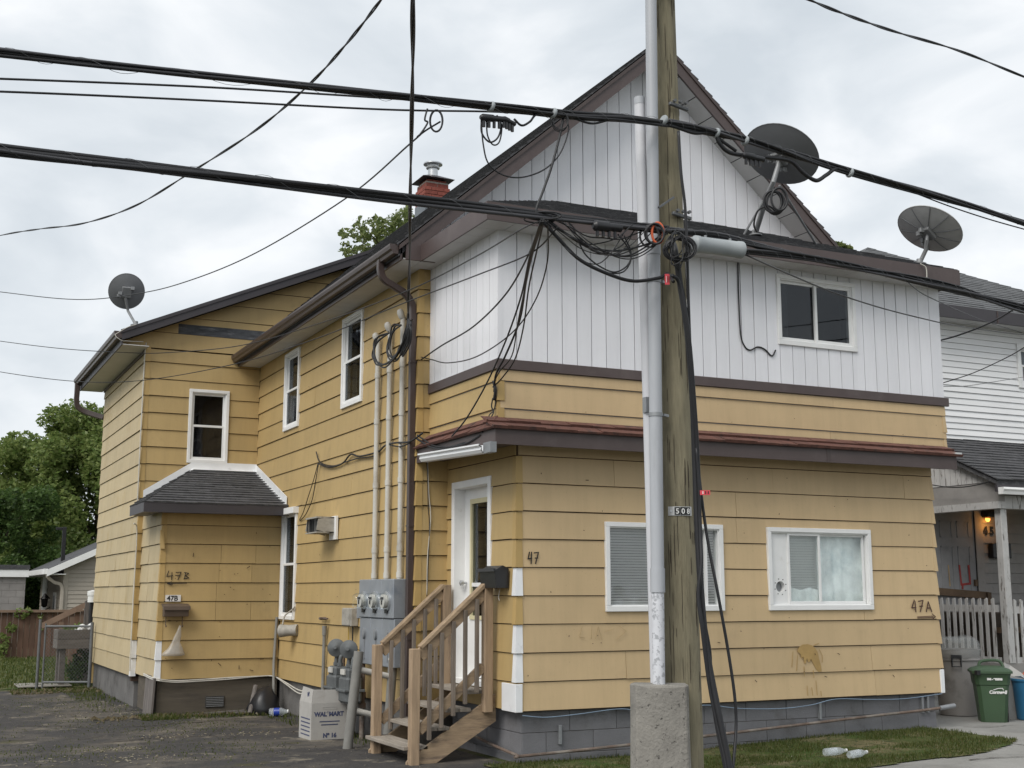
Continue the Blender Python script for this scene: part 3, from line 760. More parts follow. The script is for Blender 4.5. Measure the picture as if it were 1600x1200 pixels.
# ---- windows
def window(name, F, h, style, recess=0.22, curtain=None, bl=None, parent=house, fw=0.048, flip=1, inner='room_dark', fm='white_trim', pm='pane'):
    u0, u1, v0, v1 = h
    b = MB()
    def ring(a0, a1, b0, b1, w, d0, d1, wb=None):
        wb = wb or w
        for q in ([(a0, b0), (a1, b0), (a1, b0 + wb), (a0, b0 + wb)], [(a0, b1 - w), (a1, b1 - w), (a1, b1), (a0, b1)], [(a0, b0 + wb), (a0 + w, b0 + wb), (a0 + w, b1 - w), (a0, b1 - w)], [(a1 - w, b0 + wb), (a1, b0 + wb), (a1, b1 - w), (a1 - w, b1 - w)]):
            b.prism(F, q, d1, d0)
    ring(u0 + .001, u1 - .001, v0 + .001, v1 - .001, fw, -0.06, 0.042, fw * 1.15)
    ring(u0 + fw * .55, u1 - fw * .55, v0 + fw * .6, v1 - fw * .55, fw * 0.75, -0.07, 0.025)
    fr = b.build('frame', fm, None, bevel=0.004)
    win = fr; win.name = name; setparent(win, parent)
    a0, a1, c0, c1 = u0 + fw * 1.2, u1 - fw * 1.2, v0 + fw * 1.3, v1 - fw * 1.2
    # dark room behind
    b2 = MB(); F8 = F
    P = [F8(u, v, d) for d in (-0.05, -recess) for u, v in ((u0 + .01, v0 + .01), (u1 - .01, v0 + .01), (u1 - .01, v1 - .01), (u0 + .01, v1 - .01))]
    b2.add(P, [(4, 5, 6, 7), (0, 1, 5, 4), (1, 2, 6, 5), (2, 3, 7, 6), (3, 0, 4, 7)]); b2.build('interior', inner, win, recalc=False)
    sw = 0.035
    def sash(p0, p1, q0, q1, d, nm='sash'):
        s = MB()
        for q in ([(p0, q0), (p1, q0), (p1, q0 + sw), (p0, q0 + sw)], [(p0, q1 - sw), (p1, q1 - sw), (p1, q1), (p0, q1)], [(p0, q0 + sw), (p0 + sw, q0 + sw), (p0 + sw, q1 - sw), (p0, q1 - sw)], [(p1 - sw, q0 + sw), (p1, q0 + sw), (p1, q1 - sw), (p1 - sw, q1 - sw)]):
            s.prism(F, q, d + 0.012, d - 0.012)
        s.build(nm, fm, win, bevel=0.003)
        MB().prism(F, [(p0 + sw * .6, q0 + sw * .6), (p1 - sw * .6, q0 + sw * .6), (p1 - sw * .6, q1 - sw * .6), (p0 + sw * .6, q1 - sw * .6)], d + 0.002, d - 0.002).build('pane', pm, win)
    if style == 'hung':
        mid = (c0 + c1) / 2
        sash(a0, a1, mid - 0.015, c1, -0.022); sash(a0, a1, c0, mid + 0.02, 0.004)
    elif style == 'slider':
        mid = (a0 + a1) / 2
        sash(a0, mid + 0.02, c0, c1, -0.022); sash(mid - 0.02, a1, c0, c1, 0.004)
    if curtain:
        cm, segs = curtain
        for s0, s1 in segs:
            c = MB(); n = max(6, int((s1 - s0) / 0.03)); vs_, fs_ = [], []
            for i in range(n + 1):
                u = s0 + (s1 - s0) * i / n; d = -0.10 + 0.018 * math.sin(i * 2.1) + 0.008 * math.sin(i * 5.3)
                vs_ += [F(u, v0 + .03, d), F(u, v1 - .03, d)]
            for i in range(n): fs_.append((2 * i, 2 * i + 2, 2 * i + 3, 2 * i + 1))
            c.add(vs_, fs_).build('curtain', cm, win, smooth='all', recalc=False)
    if bl:
        bm_, s0, s1, t0, t1, pit = bl; cov = .93 if bm_ == 'blind_white' else .84
        c = MB(); v = t0
        while v < t1:
            c.add([F(s0, v, -0.062), F(s1, v, -0.062), F(s1, v + pit * cov, -0.044), F(s0, v + pit * cov, -0.044)], [(0, 1, 2, 3)]); v += pit
        c.build('venetian_blind', bm_, win, recalc=False, kind='stuff')
    return win
w_ = window('window', Fx, W1, 'fixed', bl=('blind_grey', 6.38, 7.68, 1.44, 2.24, 0.0275))
MB().prism(Fx, [(6.37, 1.47), (7.69, 1.47), (7.69, 2.25), (6.37, 2.25)], -0.02, -0.024).build('pane', 'pane', w_)
b = MB()
for u in (7.16, 7.42, 7.52): b.prism(Fx, [(u, 1.47), (u + .028, 1.47), (u + .028, 2.25), (u, 2.25)], 0.012, -0.02)
b.build('mullion', 'white_trim', w_)
w_ = window('window', Fx, W2, 'none', bl=('blind_white', 8.60, 9.03, 1.62, 2.24, 0.028))
def sash_of(win, F, p0, p1, q0, q1, d, sw=0.03, fm='white_trim', pm='pane'):
    s = MB()
    for q in ([(p0, q0), (p1, q0), (p1, q0 + sw), (p0, q0 + sw)], [(p0, q1 - sw), (p1, q1 - sw), (p1, q1), (p0, q1)], [(p0, q0 + sw), (p0 + sw, q0 + sw), (p0 + sw, q1 - sw), (p0, q1 - sw)], [(p1 - sw, q0 + sw), (p1, q0 + sw), (p1, q1 - sw), (p1 - sw, q1 - sw)]):
        s.prism(F, q, d + 0.012, d - 0.012)
    s.build('sash', fm, win, bevel=0.003)
    MB().prism(F, [(p0 + .02, q0 + .02), (p1 - .02, q0 + .02), (p1 - .02, q1 - .02), (p0 + .02, q1 - .02)], d + 0.002, d - 0.002).build('pane', pm, win)
sash_of(w_, Fx, 8.585, 9.03, 1.475, 2.235, 0.004); sash_of(w_, Fx, 9.02, 9.66, 1.475, 2.235, -0.02)
# vent panel with a round duct hole
b = MB(); hc, hr = (8.485, 1.66), 0.058; n = 20
ang = [i * math.tau / n for i in range(n)]
outer = []
for t in ang:
    c_, s_ = math.cos(t), math.sin(t); k = min((0.105 if abs(c_) > 1e-6 else 9) / max(abs(c_), 1e-6), ((2.235 - hc[1]) if s_ > 0 else (hc[1] - 1.475)) / max(abs(s_), 1e-6))
    outer.append((hc[0] + c_ * k, hc[1] + s_ * k))
corners = [(8.59, 2.235), (8.38, 2.235), (8.38, 1.475), (8.59, 1.475)]
vs_ = [Fx(hc[0] + hr * math.cos(t), hc[1] + hr * math.sin(t), 0.0) for t in ang] + [Fx(u, v, 0.0) for u, v in outer] + [Fx(hc[0] + hr * math.cos(t), hc[1] + hr * math.sin(t), -0.06) for t in ang] + [Fx(u, v, 0.0) for u, v in corners]
fs_ = []
for i in range(n):
    j = (i + 1) % n
    fs_ += [(i, n + i, n + j, j), (i, j, 2 * n + j, 2 * n + i)]
    q0, q1 = outer[i], outer[j]
    if abs(q0[0] - q1[0]) > 1e-4 and abs(q0[1] - q1[1]) > 1e-4:
        ci = 0 if (q0[0] > hc[0] and q0[1] > hc[1]) else 1 if q0[1] > hc[1] else 2 if q1[0] < hc[0] + .05 else 3
        fs_.append((n + i, 3 * n + ci, n + j))
b.add(vs_, fs_).build('vent_panel', 'white_trim', w_, recalc=False)
MB().lathe([(0.058, 0), (0.058, .03), (0.05, .03)], Fx(hc[0], hc[1], -0.055), (0, 1, 0), 20).build('duct', 'galv', w_, smooth=True)
b = MB()
for k in range(8): 
    t = k * math.tau / 8 + .3; u, v = hc[0] + 0.075 * math.cos(t), hc[1] + 0.085 * math.sin(t); b.prism(Fx, [(u - .006, v - .004), (u + .006, v - .004), (u + .006, v + .004), (u - .006, v + .004)], 0.003, 0.0)
b.build('tape_marks', 'number_black', w_)
# sheet and plastic hung inside the right window
c = MB(); n = 16; vs_, fs_ = [], []
for i in range(n + 1):
    u = 9.02 + 0.66 * i / n; d = -0.075 + 0.012 * math.sin(i * 1.7) + .006 * math.sin(i * 4.1)
    vs_ += [Fx(u, 1.46, d), Fx(u, 2.23 - .02 * (i / n) ** 3, d - .01)]
for i in range(n): fs_.append((2 * i, 2 * i + 2, 2 * i + 3, 2 * i + 1))
c.add(vs_, fs_).build('curtain_sheet', 'sheet_white', w_, smooth='all', recalc=False)
c = MB(); vs_, fs_ = [], []
for i in range(13):
    u = 8.60 + 0.42 * i / 12; top = 1.64 + 0.012 * math.sin(i * 0.9)
    d = -0.04 + .008 * math.sin(i * 2.3); vs_ += [Fx(u, 1.47, d), Fx(u, top, d - .004)]
for i in range(12): fs_.append((2 * i, 2 * i + 2, 2 * i + 3, 2 * i + 1))
c.add(vs_, fs_).build('plastic_sheet', 'sheet_white', w_, smooth='all', recalc=False)
# ---- entry door with its glass, trim and knob
dr = MB()
u0, u1, v0, v1 = DOOR
for q in ([(u0 - .07, v0), (u0 + .005, v0), (u0 + .005, v1 + .07), (u0 - .07, v1 + .07)], [(u1 - .005, v0), (u1 + .07, v0), (u1 + .07, v1 + .07), (u1 - .005, v1 + .07)], [(u0 + .005, v1 - .005), (u1 - .005, v1 - .005), (u1 - .005, v1 + .07), (u0 + .005, v1 + .07)]):
    dr.prism(Lx, q, 0.03, -0.16)
door = dr.build('entry_door', 'white_trim', house, bevel=0.004)
lf = MB()
da = -0.10
for q in ([(u0, v0 + .03), (u1, v0 + .03), (u1, v0 + .62), (u0, v0 + .62)], [(u0, v1 - .12), (u1, v1 - .12), (u1, v1 - .005), (u0, v1 - .005)], [(u0, v0 + .62), (u0 + .12, v0 + .62), (u0 + .12, v1 - .12), (u0, v1 - .12)], [(u1 - .16, v0 + .62), (u1, v0 + .62), (u1, v1 - .12), (u1 - .16, v1 - .12)]):
    lf.prism(Lx, q, da, da - .04)
lf.build('door_leaf', 'white_trim', door)
gb = MB()
for q in ([(u0 + .12, v0 + .62), (u1 - .16, v0 + .62), (u1 - .16, v0 + .66), (u0 + .12, v0 + .66)], [(u0 + .12, v1 - .17), (u1 - .16, v1 - .17), (u1 - .16, v1 - .12), (u0 + .12, v1 - .12)], [(u0 + .12, v0 + .66), (u0 + .16, v0 + .66), (u0 + .16, v1 - .17), (u0 + .12, v1 - .17)], [(u1 - .2, v0 + .66), (u1 - .16, v0 + .66), (u1 - .16, v1 - .17), (u1 - .2, v1 - .17)]):
    gb.prism(Lx, q, da + .012, da - .035)
gb.build('glass_trim', 'cream_trim', door)
MB().prism(Lx, [(u0 + .16, v0 + .66), (u1 - .2, v0 + .66), (u1 - .2, v1 - .17), (u0 + .16, v1 - .17)], da - .01, da - .014).build('pane', 'pane_dark', door)
MB().prism(Lx, [(u0 + .16, 1.66), (u1 - .2, 1.66), (u1 - .2, 1.70), (u0 + .16, 1.70)], da + .005, da - .009).build('glazing_bar', 'white_trim', door)
MB().prism(Lx, [(u0 + .1, v0 + .5), (u1 - .1, v0 + .5), (u1 - .1, v1 - .1), (u0 + .1, v1 - .1)], da - .06, da - .07).build('dark_hall', 'room_dark', door)
MB().lathe([(0.012, 0), (0.012, .04), (.03, .045), (.03, .075), (.012, .085)], Lx(u1 - .06, 1.70, da), (-1, 0, 0), 14).build('door_knob', 'steel', door, smooth=True)
MB().prism(Lx, [(u0 - .05, v0 - .03), (u1 + .05, v0 - .03), (u1 + .05, v0 + .02), (u0 - .05, v0 + .02)], 0.05, -0.15).build('sill', 'white_trim', door)
# ---- pent roof between the storeys
pent = MB()
PX0, PX1, PY, PZ = 4.99, 10.78, 10.68, 3.14
pent.add([(PX0, PY, PZ), (PX1, PY, PZ), (10.92, 10.93, 3.27), (5.13, 10.93, 3.27), (5.13, 12.7, 3.27), (PX0, 12.7, PZ), (PX0, PY, 3.02), (PX1, PY, 3.02), (10.92, 10.98, 3.02), (5.3, 10.98, 3.02), (5.3, 12.7, 3.02), (PX0, 12.7, 3.02), (10.92, 10.98, 3.27)],
         [(0, 1, 2, 3), (0, 3, 4, 5), (6, 11, 10, 9), (6, 9, 8, 7), (0, 6, 7, 1), (0, 5, 11, 6), (1, 7, 8, 12, 2)])
pent = pent.build('pent_roof', 'brown_fascia', house)
shingles(pent, PL((4.93, PY - .05, PZ - .005), (1, 0, 0), (0, .26, .135)), 5.95, 0.30, [(-1, -1.0, -0.0), (1, 0, 5.93)], 0.15, 'shingle_brown', tab=0.33, th=0.022, seed=5)
shingles(pent, PL((PX0 - .05, 12.7, PZ - .005), (0, -1, 0), (.15, 0, .135)), 2.08, 0.20, [(1, 1.25, 2.08)], 0.12, 'shingle_brown', tab=0.33, th=0.022, seed=6)
b = MB().box((PX0 - .018, PY - .018, 2.985), (PX1 + .015, PY - .001, PZ + .0)).build('fascia', 'brown_fascia', pent)
b = MB().box((PX0 - .018, PY + .0, 2.985), (PX0 - .001, 12.69, PZ)).build('fascia', 'brown_fascia', pent)
for x in (7.05, 8.92): MB().box((x, PY - .021, 2.983), (x + .05, PY - .016, PZ - .002)).build('fascia_joint', 'brown_metal', pent)
MB().box((PX1 - .04, PY - .06, PZ + 0.015), (PX1 + .06, PY + .02, PZ + .035)).build('bent_flashing', 'foil', pent)
# white length of gutter hung below the pent on the driveway side
gtr = MB(); prof = [(0, 0), (-.075, 0.0), (-.095, .03), (-.09, .055), (-.115, .07), (-.115, .085), (-.10, .085), (-.105, .075), (-.08, .06), (-.082, .03), (-.07, .012), (-.012, .012), (-.012, .085), (0, .085)]
vs_ = []; n = len(prof)
for y, zz in ((10.78, 2.905), (12.36, 2.965)): vs_ += [(4.968 + px, y, zz + pz) for px, pz in prof]
gtr.add(vs_, [(i, i + 1, n + i + 1, n + i) for i in range(n - 1)] + [(n - 1, 0, n, 2 * n - 1)])
gw = gtr.build('white_gutter', 'white_metal', house, recalc=True)
MB().box((4.90, 10.62, 2.90), (4.965, 10.782, 3.0)).build('gutter_end', 'galv', gw)
# ---- front extension, upper floor
Fu = FR(10.93); Lu = LF(5.13)
UW = (8.51, 9.62, 4.29, 5.09)
wall = backing('upper_front_wall', Fu, 5.13, 10.92, 3.10, 5.22, [UW], house, m='groove_grey')
siding(wall, Fu, 5.142, 10.915, 3.091, 3.75, 0.2711, 'tan_paint', lambda k, r: {0: [6.9, 9.2, 10.1], 1: [6.86], 2: [9.25]}.get(k, []), seed=14)
vboards(wall, Fu, 5.15, 10.91, 3.85, 5.20, 0.1705, 'white_board', [UW])
upper_wall = wall
wall = backing('upper_side_wall', Lu, 10.94, 12.69, 3.10, 5.22, [], house, m='groove_grey')
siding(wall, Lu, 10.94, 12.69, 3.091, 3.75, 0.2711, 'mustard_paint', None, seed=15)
vboards(wall, Lu, 10.95, 12.69, 3.85, 5.20, 0.160, 'white_board')
corner_caps(5.13, 10.93, 3.17, 2, 0.27, seed=4)
MB().box((5.108, 10.908, 3.86), (5.16, 10.965, 5.2)).build('corner_trim', 'white_board', house)
MB().box((5.095, 10.895, 3.755), (10.965, 10.93, 3.855)).build('band_board', 'brown_fascia', house, bevel=0.003)
MB().box((5.095, 10.931, 3.755), (5.13, 12.69, 3.855)).build('band_board', 'brown_fascia', house, bevel=0.003)
right_caps(10.90, 10.935, 3.17, 2, 0.27)
MB().box((10.70, 10.95, 3.1), (10.91, 12.7, 5.2)).build('right_wall', 'white_board', house)
window('window', Fu, UW, 'slider', curtain=('curtain_grey', [(8.6, 8.75)]), pm='pane_dark')
# eave of the extension: fascia, soffit panels, low hipped roof
EX0, EX1, EY, EZ0, EZ1 = 4.87, 10.94, 10.62, 5.15, 5.33
xr = MB(); A = (6.76, 12.7, 6.19); B_ = (9.30, 12.7, 6.19)
xr.add([(EX0, EY, EZ1), (EX1, EY, EZ1), B_, A, (EX0, 12.7, EZ1), (EX1, 12.7, EZ1), (EX0, EY, EZ0 + .02), (EX1, EY, EZ0 + .02), (EX0, 12.7, EZ0 + .02), (EX1, 12.7, EZ0 + .02)],
       [(0, 1, 2, 3), (0, 3, 4), (1, 5, 2), (0, 6, 7, 1), (0, 4, 8, 6), (1, 7, 9, 5), (6, 8, 9, 7)])
xr = xr.build('extension_roof', 'brown_fascia', house)
sl = math.hypot(12.7 - EY, 6.19 - EZ1)
shingles(xr, PL((EX0, EY, EZ1 + .002), (1, 0, 0), (0, 12.7 - EY, 6.19 - EZ1)), EX1 - EX0, sl, [(-1, (6.76 - EX0) / sl, 0), (1, (EX1 - 9.30) / sl, EX1 - EX0)], 0.14, 'shingle_dark', seed=8)
sl2 = math.hypot(6.76 - EX0, 6.19 - EZ1)
shingles(xr, PL((EX0, 12.7, EZ1 + .002), (0, -1, 0), (6.76 - EX0, 0, 6.19 - EZ1)), 12.7 - EY, sl2, [(1, (12.7 - EY) / sl2, 12.7 - EY)], 0.14, 'shingle_dark', seed=9)
MB().box((EX0 - .02, EY - .02, EZ0), (EX1 + .01, EY - .001, EZ1 + .0)).build('fascia', 'brown_fascia', xr)
MB().box((EX0 - .02, EY, EZ0), (EX0 - .001, 12.36, EZ1)).build('fascia', 'brown_fascia', xr)
MB().box((EX1 + .001, EY, EZ0), (EX1 + .02, 12.7, EZ1)).build('fascia', 'brown_fascia', xr)
def soffit_run(parent, x0, x1, y0, y1, z, along, w=0.30, m='soffit_white'):
    a0, a1 = (x0, x1) if along == 'x' else (y0, y1)
    n = max(1, round((a1 - a0) / w)); q = (a1 - a0) / n
    for i in range(n):
        s0, s1 = a0 + i * q + .003, a0 + (i + 1) * q - .003
        bb = MB().box((s0, y0, z), (s1, y1, z + .012)) if along == 'x' else MB().box((x0, s0, z), (x1, s1, z + .012))
        bb.build('soffit_panel', m, parent)
soffit_run(xr, EX0, EX1, EY, 10.91, EZ0 + .004, 'x'); soffit_run(xr, EX0, 5.11, 10.912, 12.66, EZ0 + .004, 'y')

# ---- main house body
Xm = 4.99
LM = LF(Xm)
HW1, HW2, HW3 = (14.54, 15.34, 3.92, 5.10), (17.31, 18.07, 3.94, 5.10), (17.24, 17.98, 1.22, 2.76)
wall = backing('side_wall', LM, 12.70, 19.63, 0.388, 5.20, [HW1, HW2, HW3], house)
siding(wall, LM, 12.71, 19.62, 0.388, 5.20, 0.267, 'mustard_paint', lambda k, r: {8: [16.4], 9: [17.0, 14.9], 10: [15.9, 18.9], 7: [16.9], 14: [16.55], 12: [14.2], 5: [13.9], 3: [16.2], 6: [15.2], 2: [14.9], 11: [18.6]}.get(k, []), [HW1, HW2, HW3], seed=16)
side_wall = wall
window('window', LM, HW1, 'hung', curtain=('curtain_grey', [(15.1, 15.28)]), pm='pane_dark')
window('window', LM, HW2, 'hung', curtain=('curtain_grey', [(17.6, 18.0)]), pm='pane_dark')
w_ = window('window', LM, HW3, 'hung', curtain=('curtain_grey', [(17.3, 17.95)]), pm='pane_dark')
MB().prism(LM, [(17.22, 2.70), (18.0, 2.70), (18.0, 2.79), (17.22, 2.79)], 0.09, 0.0).build('head_cap', 'white_trim', w_, bevel=.004)
Fm = FR(12.70)
wall = backing('main_front_wall', Fm, 4.99, 5.45, 0.388, 5.20, [], house)
siding(wall, Fm, 5.0, 5.36, 0.388, 5.20, 0.267, 'mustard_paint', None, seed=17)
corner_caps(Xm, 12.70, 0.388, 18, 0.267, seed=5, w=0.05)
MB().box((5.02, 12.74, -0.3), (10.9, 19.63, 0.386)).build('foundation', 'parging', house)
MB().box((5.35, 13.05, 0.3), (10.9, 24.0, 5.2)).build('core', 'felt', house)
# gable wall of white boards
RZ0, RS, RIDX = 5.30, 0.885, 8.02
EAVX = 4.60
RIDZ = RZ0 + RS * (RIDX - EAVX)
gcl = [(-RS, 1, RZ0 - 0.20 - RS * EAVX), (RS, 1, RZ0 - 0.20 + RS * (2 * RIDX - EAVX))]
wall = backing('gable_wall', Fm, 5.0, 11.04, 5.2, 8.4, [], house, clips=gcl, m='groove_grey')
vboards(wall, Fm, 5.0, 11.04, 5.6, 8.4, 0.1705, 'white_board', clips=gcl)
# main roof
YR0, YR1 = 12.35, 24.3
mr_ = MB()
XR = 2 * RIDX - EAVX
mr_.add([(EAVX, YR0, RZ0), (RIDX, YR0, RIDZ), (XR, YR0, RZ0), (EAVX, YR1, RZ0), (RIDX, YR1, RIDZ), (XR, YR1, RZ0), (EAVX, YR0, RZ0 - .12), (RIDX, YR0, RIDZ - .12), (XR, YR0, RZ0 - .12), (EAVX, YR1, RZ0 - .12), (RIDX, YR1, RIDZ - .12), (XR, YR1, RZ0 - .12)],
        [(0, 1, 4, 3), (1, 2, 5, 4), (6, 9, 10, 7), (7, 10, 11, 8), (0, 6, 7, 1), (1, 7, 8, 2), (0, 3, 9, 6), (2, 8, 11, 5), (3, 4, 10, 9), (4, 5, 11, 10)])
roof = mr_.build('roof', 'shingle_dark', house)
sl = math.hypot(RIDX - EAVX, RIDZ - RZ0)
shingles(roof, PL((EAVX - .02, YR1, RZ0 + .004), (0, -1, 0), (RIDX - EAVX, 0, RIDZ - RZ0)), YR1 - YR0 + .02, sl, [], 0.14, 'shingle_dark', seed=20, th=0.02, name='shingles')
shingles(roof, PL((XR + .02, YR1, RZ0 + .004), (0, -1, 0), (RIDX - XR, 0, RIDZ - RZ0)), YR1 - YR0 + .02, sl, [], 0.14, 'shingle_dark', seed=21, th=0.02, name='shingles')
def rake(parent, y, x0, z0, x1, z1, h, m, t=0.03, nm='rake_fascia'):
    MB().add([(x0, y, z0), (x1, y, z1), (x1, y, z1 - h), (x0, y, z0 - h), (x0, y + t, z0), (x1, y + t, z1), (x1, y + t, z1 - h), (x0, y + t, z0 - h)],
             [(0, 1, 2, 3), (7, 6, 5, 4), (0, 4, 5, 1), (1, 5, 6, 2), (2, 6, 7, 3), (3, 7, 4, 0)]).build(nm, m, parent)
rake(roof, YR0 - .025, EAVX + .12, RZ0 + .105 - .02, RIDX, RIDZ - .02, 0.19, 'brown_fascia'); rake(roof, YR0 - .025, RIDX, RIDZ - .02, XR, RZ0 - .02, 0.19, 'brown_fascia')
rake(roof, YR0 - .04, EAVX, RZ0 + .0, RIDX, RIDZ + .0, 0.05, 'brown_metal', nm='drip_edge'); rake(roof, YR0 - .04, RIDX, RIDZ, XR, RZ0, 0.05, 'brown_metal', nm='drip_edge')
# return of the fascia at the eave corner
MB().add([(EAVX + .08, YR0 - .028, EZ0), (5.02, YR0 - .028, EZ0), (5.02, YR0 - .028, RZ0 + RS * .42 - .2), (EAVX + .08, YR0 - .028, RZ0 + RS * .08 - .06), (EAVX + .08, YR0, EZ0), (5.02, YR0, EZ0), (5.02, YR0, RZ0 + RS * .42 - .2), (EAVX + .08, YR0, RZ0 + RS * .08 - .06)],
         [(0, 1, 2, 3), (7, 6, 5, 4), (0, 4, 5, 1), (1, 5, 6, 2), (2, 6, 7, 3), (3, 7, 4, 0)]).build('eave_return', 'brown_fascia', roof)
soffit_run(roof, EAVX + .06, 4.975, YR0, 19.6, EZ0 + .006, 'y', 0.25)
# sloping rake soffit panels on both sides of the gable
def rake_soffit(x0, z0, x1, z1, n):
    for i in range(n):
        t0, t1 = (i + .03) / n, (i + .97) / n
        xa, xb, za, zb = x0 + (x1 - x0) * t0, x0 + (x1 - x0) * t1, z0 + (z1 - z0) * t0, z0 + (z1 - z0) * t1
        MB().add([(xa, YR0, za), (xb, YR0, zb), (xb, 12.68, zb), (xa, 12.68, za), (xa, YR0, za + .012), (xb, YR0, zb + .012), (xb, 12.68, zb + .012), (xa, 12.68, za + .012)],
                 [(3, 2, 1, 0), (4, 5, 6, 7), (0, 1, 5, 4), (1, 2, 6, 5), (2, 3, 7, 6), (3, 0, 4, 7)]).build('soffit_panel', 'soffit_white', roof)
rake_soffit(5.03, RZ0 + RS * .43 - .205, RIDX, RIDZ - .205, 13); rake_soffit(RIDX, RIDZ - .205, XR, RZ0 - .205, 14)
# gutter along the driveway eave and its downspout
def gutter(nm, x, y0, y1, ztop, m, parent):
    prof = [(0, 0), (0, -.105), (-.075, -.105), (-.085, -.075), (-.105, -.055), (-.115, -.02), (-.115, 0), (-.105, 0), (-.105, -.015), (-.07, -.095), (-.008, -.095), (-.008, 0)]
    n = len(prof); vs_ = []
    for y in (y0, y1): vs_ += [(x + px, y, ztop + pz) for px, pz in prof]
    g = MB().add(vs_, [(i, (i + 1) % n, n + (i + 1) % n, n + i) for i in range(n)]).build(nm, m, parent)
    for y in (y0, y1): MB().add([(x + px, y, ztop + pz) for px, pz in prof[:7]], [tuple(range(7))]).build('end_cap', m, g, recalc=False)
    return g
gm_ = gutter('gutter', EAVX + .015, YR0 + .0, 19.6, RZ0 + .01, 'brown_metal', house)
MB().box((EAVX + .02, YR0, EZ0 - .01), (EAVX + .045, 19.6, RZ0 - .02)).build('fascia', 'brown_metal', roof)
def spout(nm, pts, m, parent, w=0.075, d=0.06):
    P = catmull(pts, 5); b = MB(); N = len(P); vs_, fs_ = [], []
    for i, p in enumerate(P):
        t = (P[min(i + 1, N - 1)] - P[max(i - 1, 0)]).normalized()
        side = Vector((0, 1, 0)); side = (side - t * side.dot(t)).normalized(); o2 = t.cross(side)
        for a, c in ((-1, -1), (-.8, -1.15), (.8, -1.15), (1, -1), (1, 1), (.8, 1.15), (-.8, 1.15), (-1, 1)): vs_.append(p + side * (a * w / 2) + o2 * (c * d / 2))
    for i in range(N - 1):
        for k in range(8): fs_.append((i * 8 + k, i * 8 + (k + 1) % 8, (i + 1) * 8 + (k + 1) % 8, (i + 1) * 8 + k))
    fs_ += [tuple(range(7, -1, -1)), tuple((N - 1) * 8 + k for k in range(8))]
    return b.add(vs_, fs_).build(nm, m, parent, smooth=True)
ds = spout('downspout', [(4.56, 12.80, 5.24), (4.56, 12.80, 5.12), (4.60, 12.79, 5.02), (4.72, 12.78, 4.95), (4.84, 12.77, 4.88), (4.92, 12.765, 4.77), (4.935, 12.76, 4.6), (4.935, 12.76, 4.0), (4.935, 12.76, 2.5), (4.935, 12.76, 1.2), (4.935, 12.76, 0.30)], 'brown_metal', house)
for z in (4.1, 2.3, 1.1): MB().box((4.90, 12.715, z), (4.985, 12.805, z + .02)).build('spout_strap', 'brown_metal', ds)
# chimney
chx, chy, cdz = 7.98, 19.75, -0.12
ch = MB().box((chx - .21, chy - .21, 7.8), (chx + .21, chy + .21, 8.80 + cdz)).build('chimney', 'mortar', house)
for k in range(6):
    z = 8.42 + cdz + k * 0.072; top = k >= 4; wv = 0.232 if not top else 0.21 - (k - 4) * .03
    n = 2
    for side in range(4):
        for i in range(n + (k % 2)):
            L = 2 * wv / n; s0 = -wv + i * L - (L / 2 if k % 2 else 0); s1 = s0 + L
            s0, s1 = max(s0, -wv) + .004, min(s1, wv) - .004
            if s1 - s0 < .03: continue
            e0, e1 = (-wv - .003, -wv + .05)
            bx_ = {0: (s0, e0, s1, e1), 1: (e0, s0 + .05 * 0, e1, s1), 2: (s0, -e1, s1, -e0), 3: (-e1, s0, -e0, s1)}[side]
            MB().box((chx + bx_[0], chy + bx_[1], z + rb.uniform(0, .004)), (chx + bx_[2], chy + bx_[3], z + .064)).build('brick', 'brick_red', ch)
MB().box((chx - .24, chy - .24, 7.9), (chx + .24, chy + .24, 8.42 + cdz)).build('flashing', 'lead_flash', ch)
MB().add([(chx - .30, chy - .30, 8.86 + cdz), (chx + .30, chy - .30, 8.86 + cdz), (chx + .30, chy + .30, 8.86 + cdz), (chx - .30, chy + .30, 8.86 + cdz), (chx - .08, chy - .08, 8.97 + cdz), (chx + .08, chy - .08, 8.97 + cdz), (chx + .08, chy + .08, 8.97 + cdz), (chx - .08, chy + .08, 8.97 + cdz)],
         [(0, 1, 2, 3), (4, 5, 6, 7), (0, 1, 5, 4), (1, 2, 6, 5), (2, 3, 7, 6), (3, 0, 4, 7)]).build('cap_plate', 'dark_fascia', ch)
MB().lathe([(.09, 8.94), (.09, 9.06), (.085, 9.06), (.085, 9.10), (.12, 9.11), (.125, 9.13), (.10, 9.14), (.10, 9.16), (.17, 9.18), (.17, 9.20), (.05, 9.22)], (chx, chy, cdz), n=20).build('flue', 'steel', ch, smooth=True)

# ---- rear ell
Fe = FR(19.63); Le = LF(3.20)
EW = (3.87, 4.50, 3.58, 4.74)
ES, EE0, EEX = 0.436, 5.52, 2.78         # roof slope, height and edge
wall = backing('ell_front_wall', Fe, 3.20, 4.99, 0.3, 5.33, [EW], house)
siding(wall, Fe, 3.21, 4.975, 0.37, 5.325, 0.264, 'mustard_paint', None, [EW], clips=[(0, -1, -2.5)], seed=18)
ecl = [(-ES, 1, EE0 - 0.13 - ES * EEX), (RS, -1, RS * EAVX - RZ0 - .01)]
wall = backing('ell_gable_wall', Fe, 2.80, 6.9, 5.34, 7.5, [], house, clips=ecl, m='felt')
siding(wall, Fe, 2.81, 6.9, 5.335, 7.5, 0.264, 'mustard_paint', None, [(3.66, 5.2, 5.60, 5.76)], clips=ecl, seed=19)
MB().prism(Fe, clip([(3.66, 5.60), (5.3, 5.60), (5.3, 5.76), (3.66, 5.76)], ecl), 0.012, 0.001).build('old_beam', 'grey_beam', wall)
w_ = window('window', Fe, EW, 'hung', curtain=('curtain_dark', [(3.93, 4.44)]), pm='pane_dark')
wall = backing('ell_side_wall', Le, 19.63, 24.0, 0.37, 5.35, [], house)
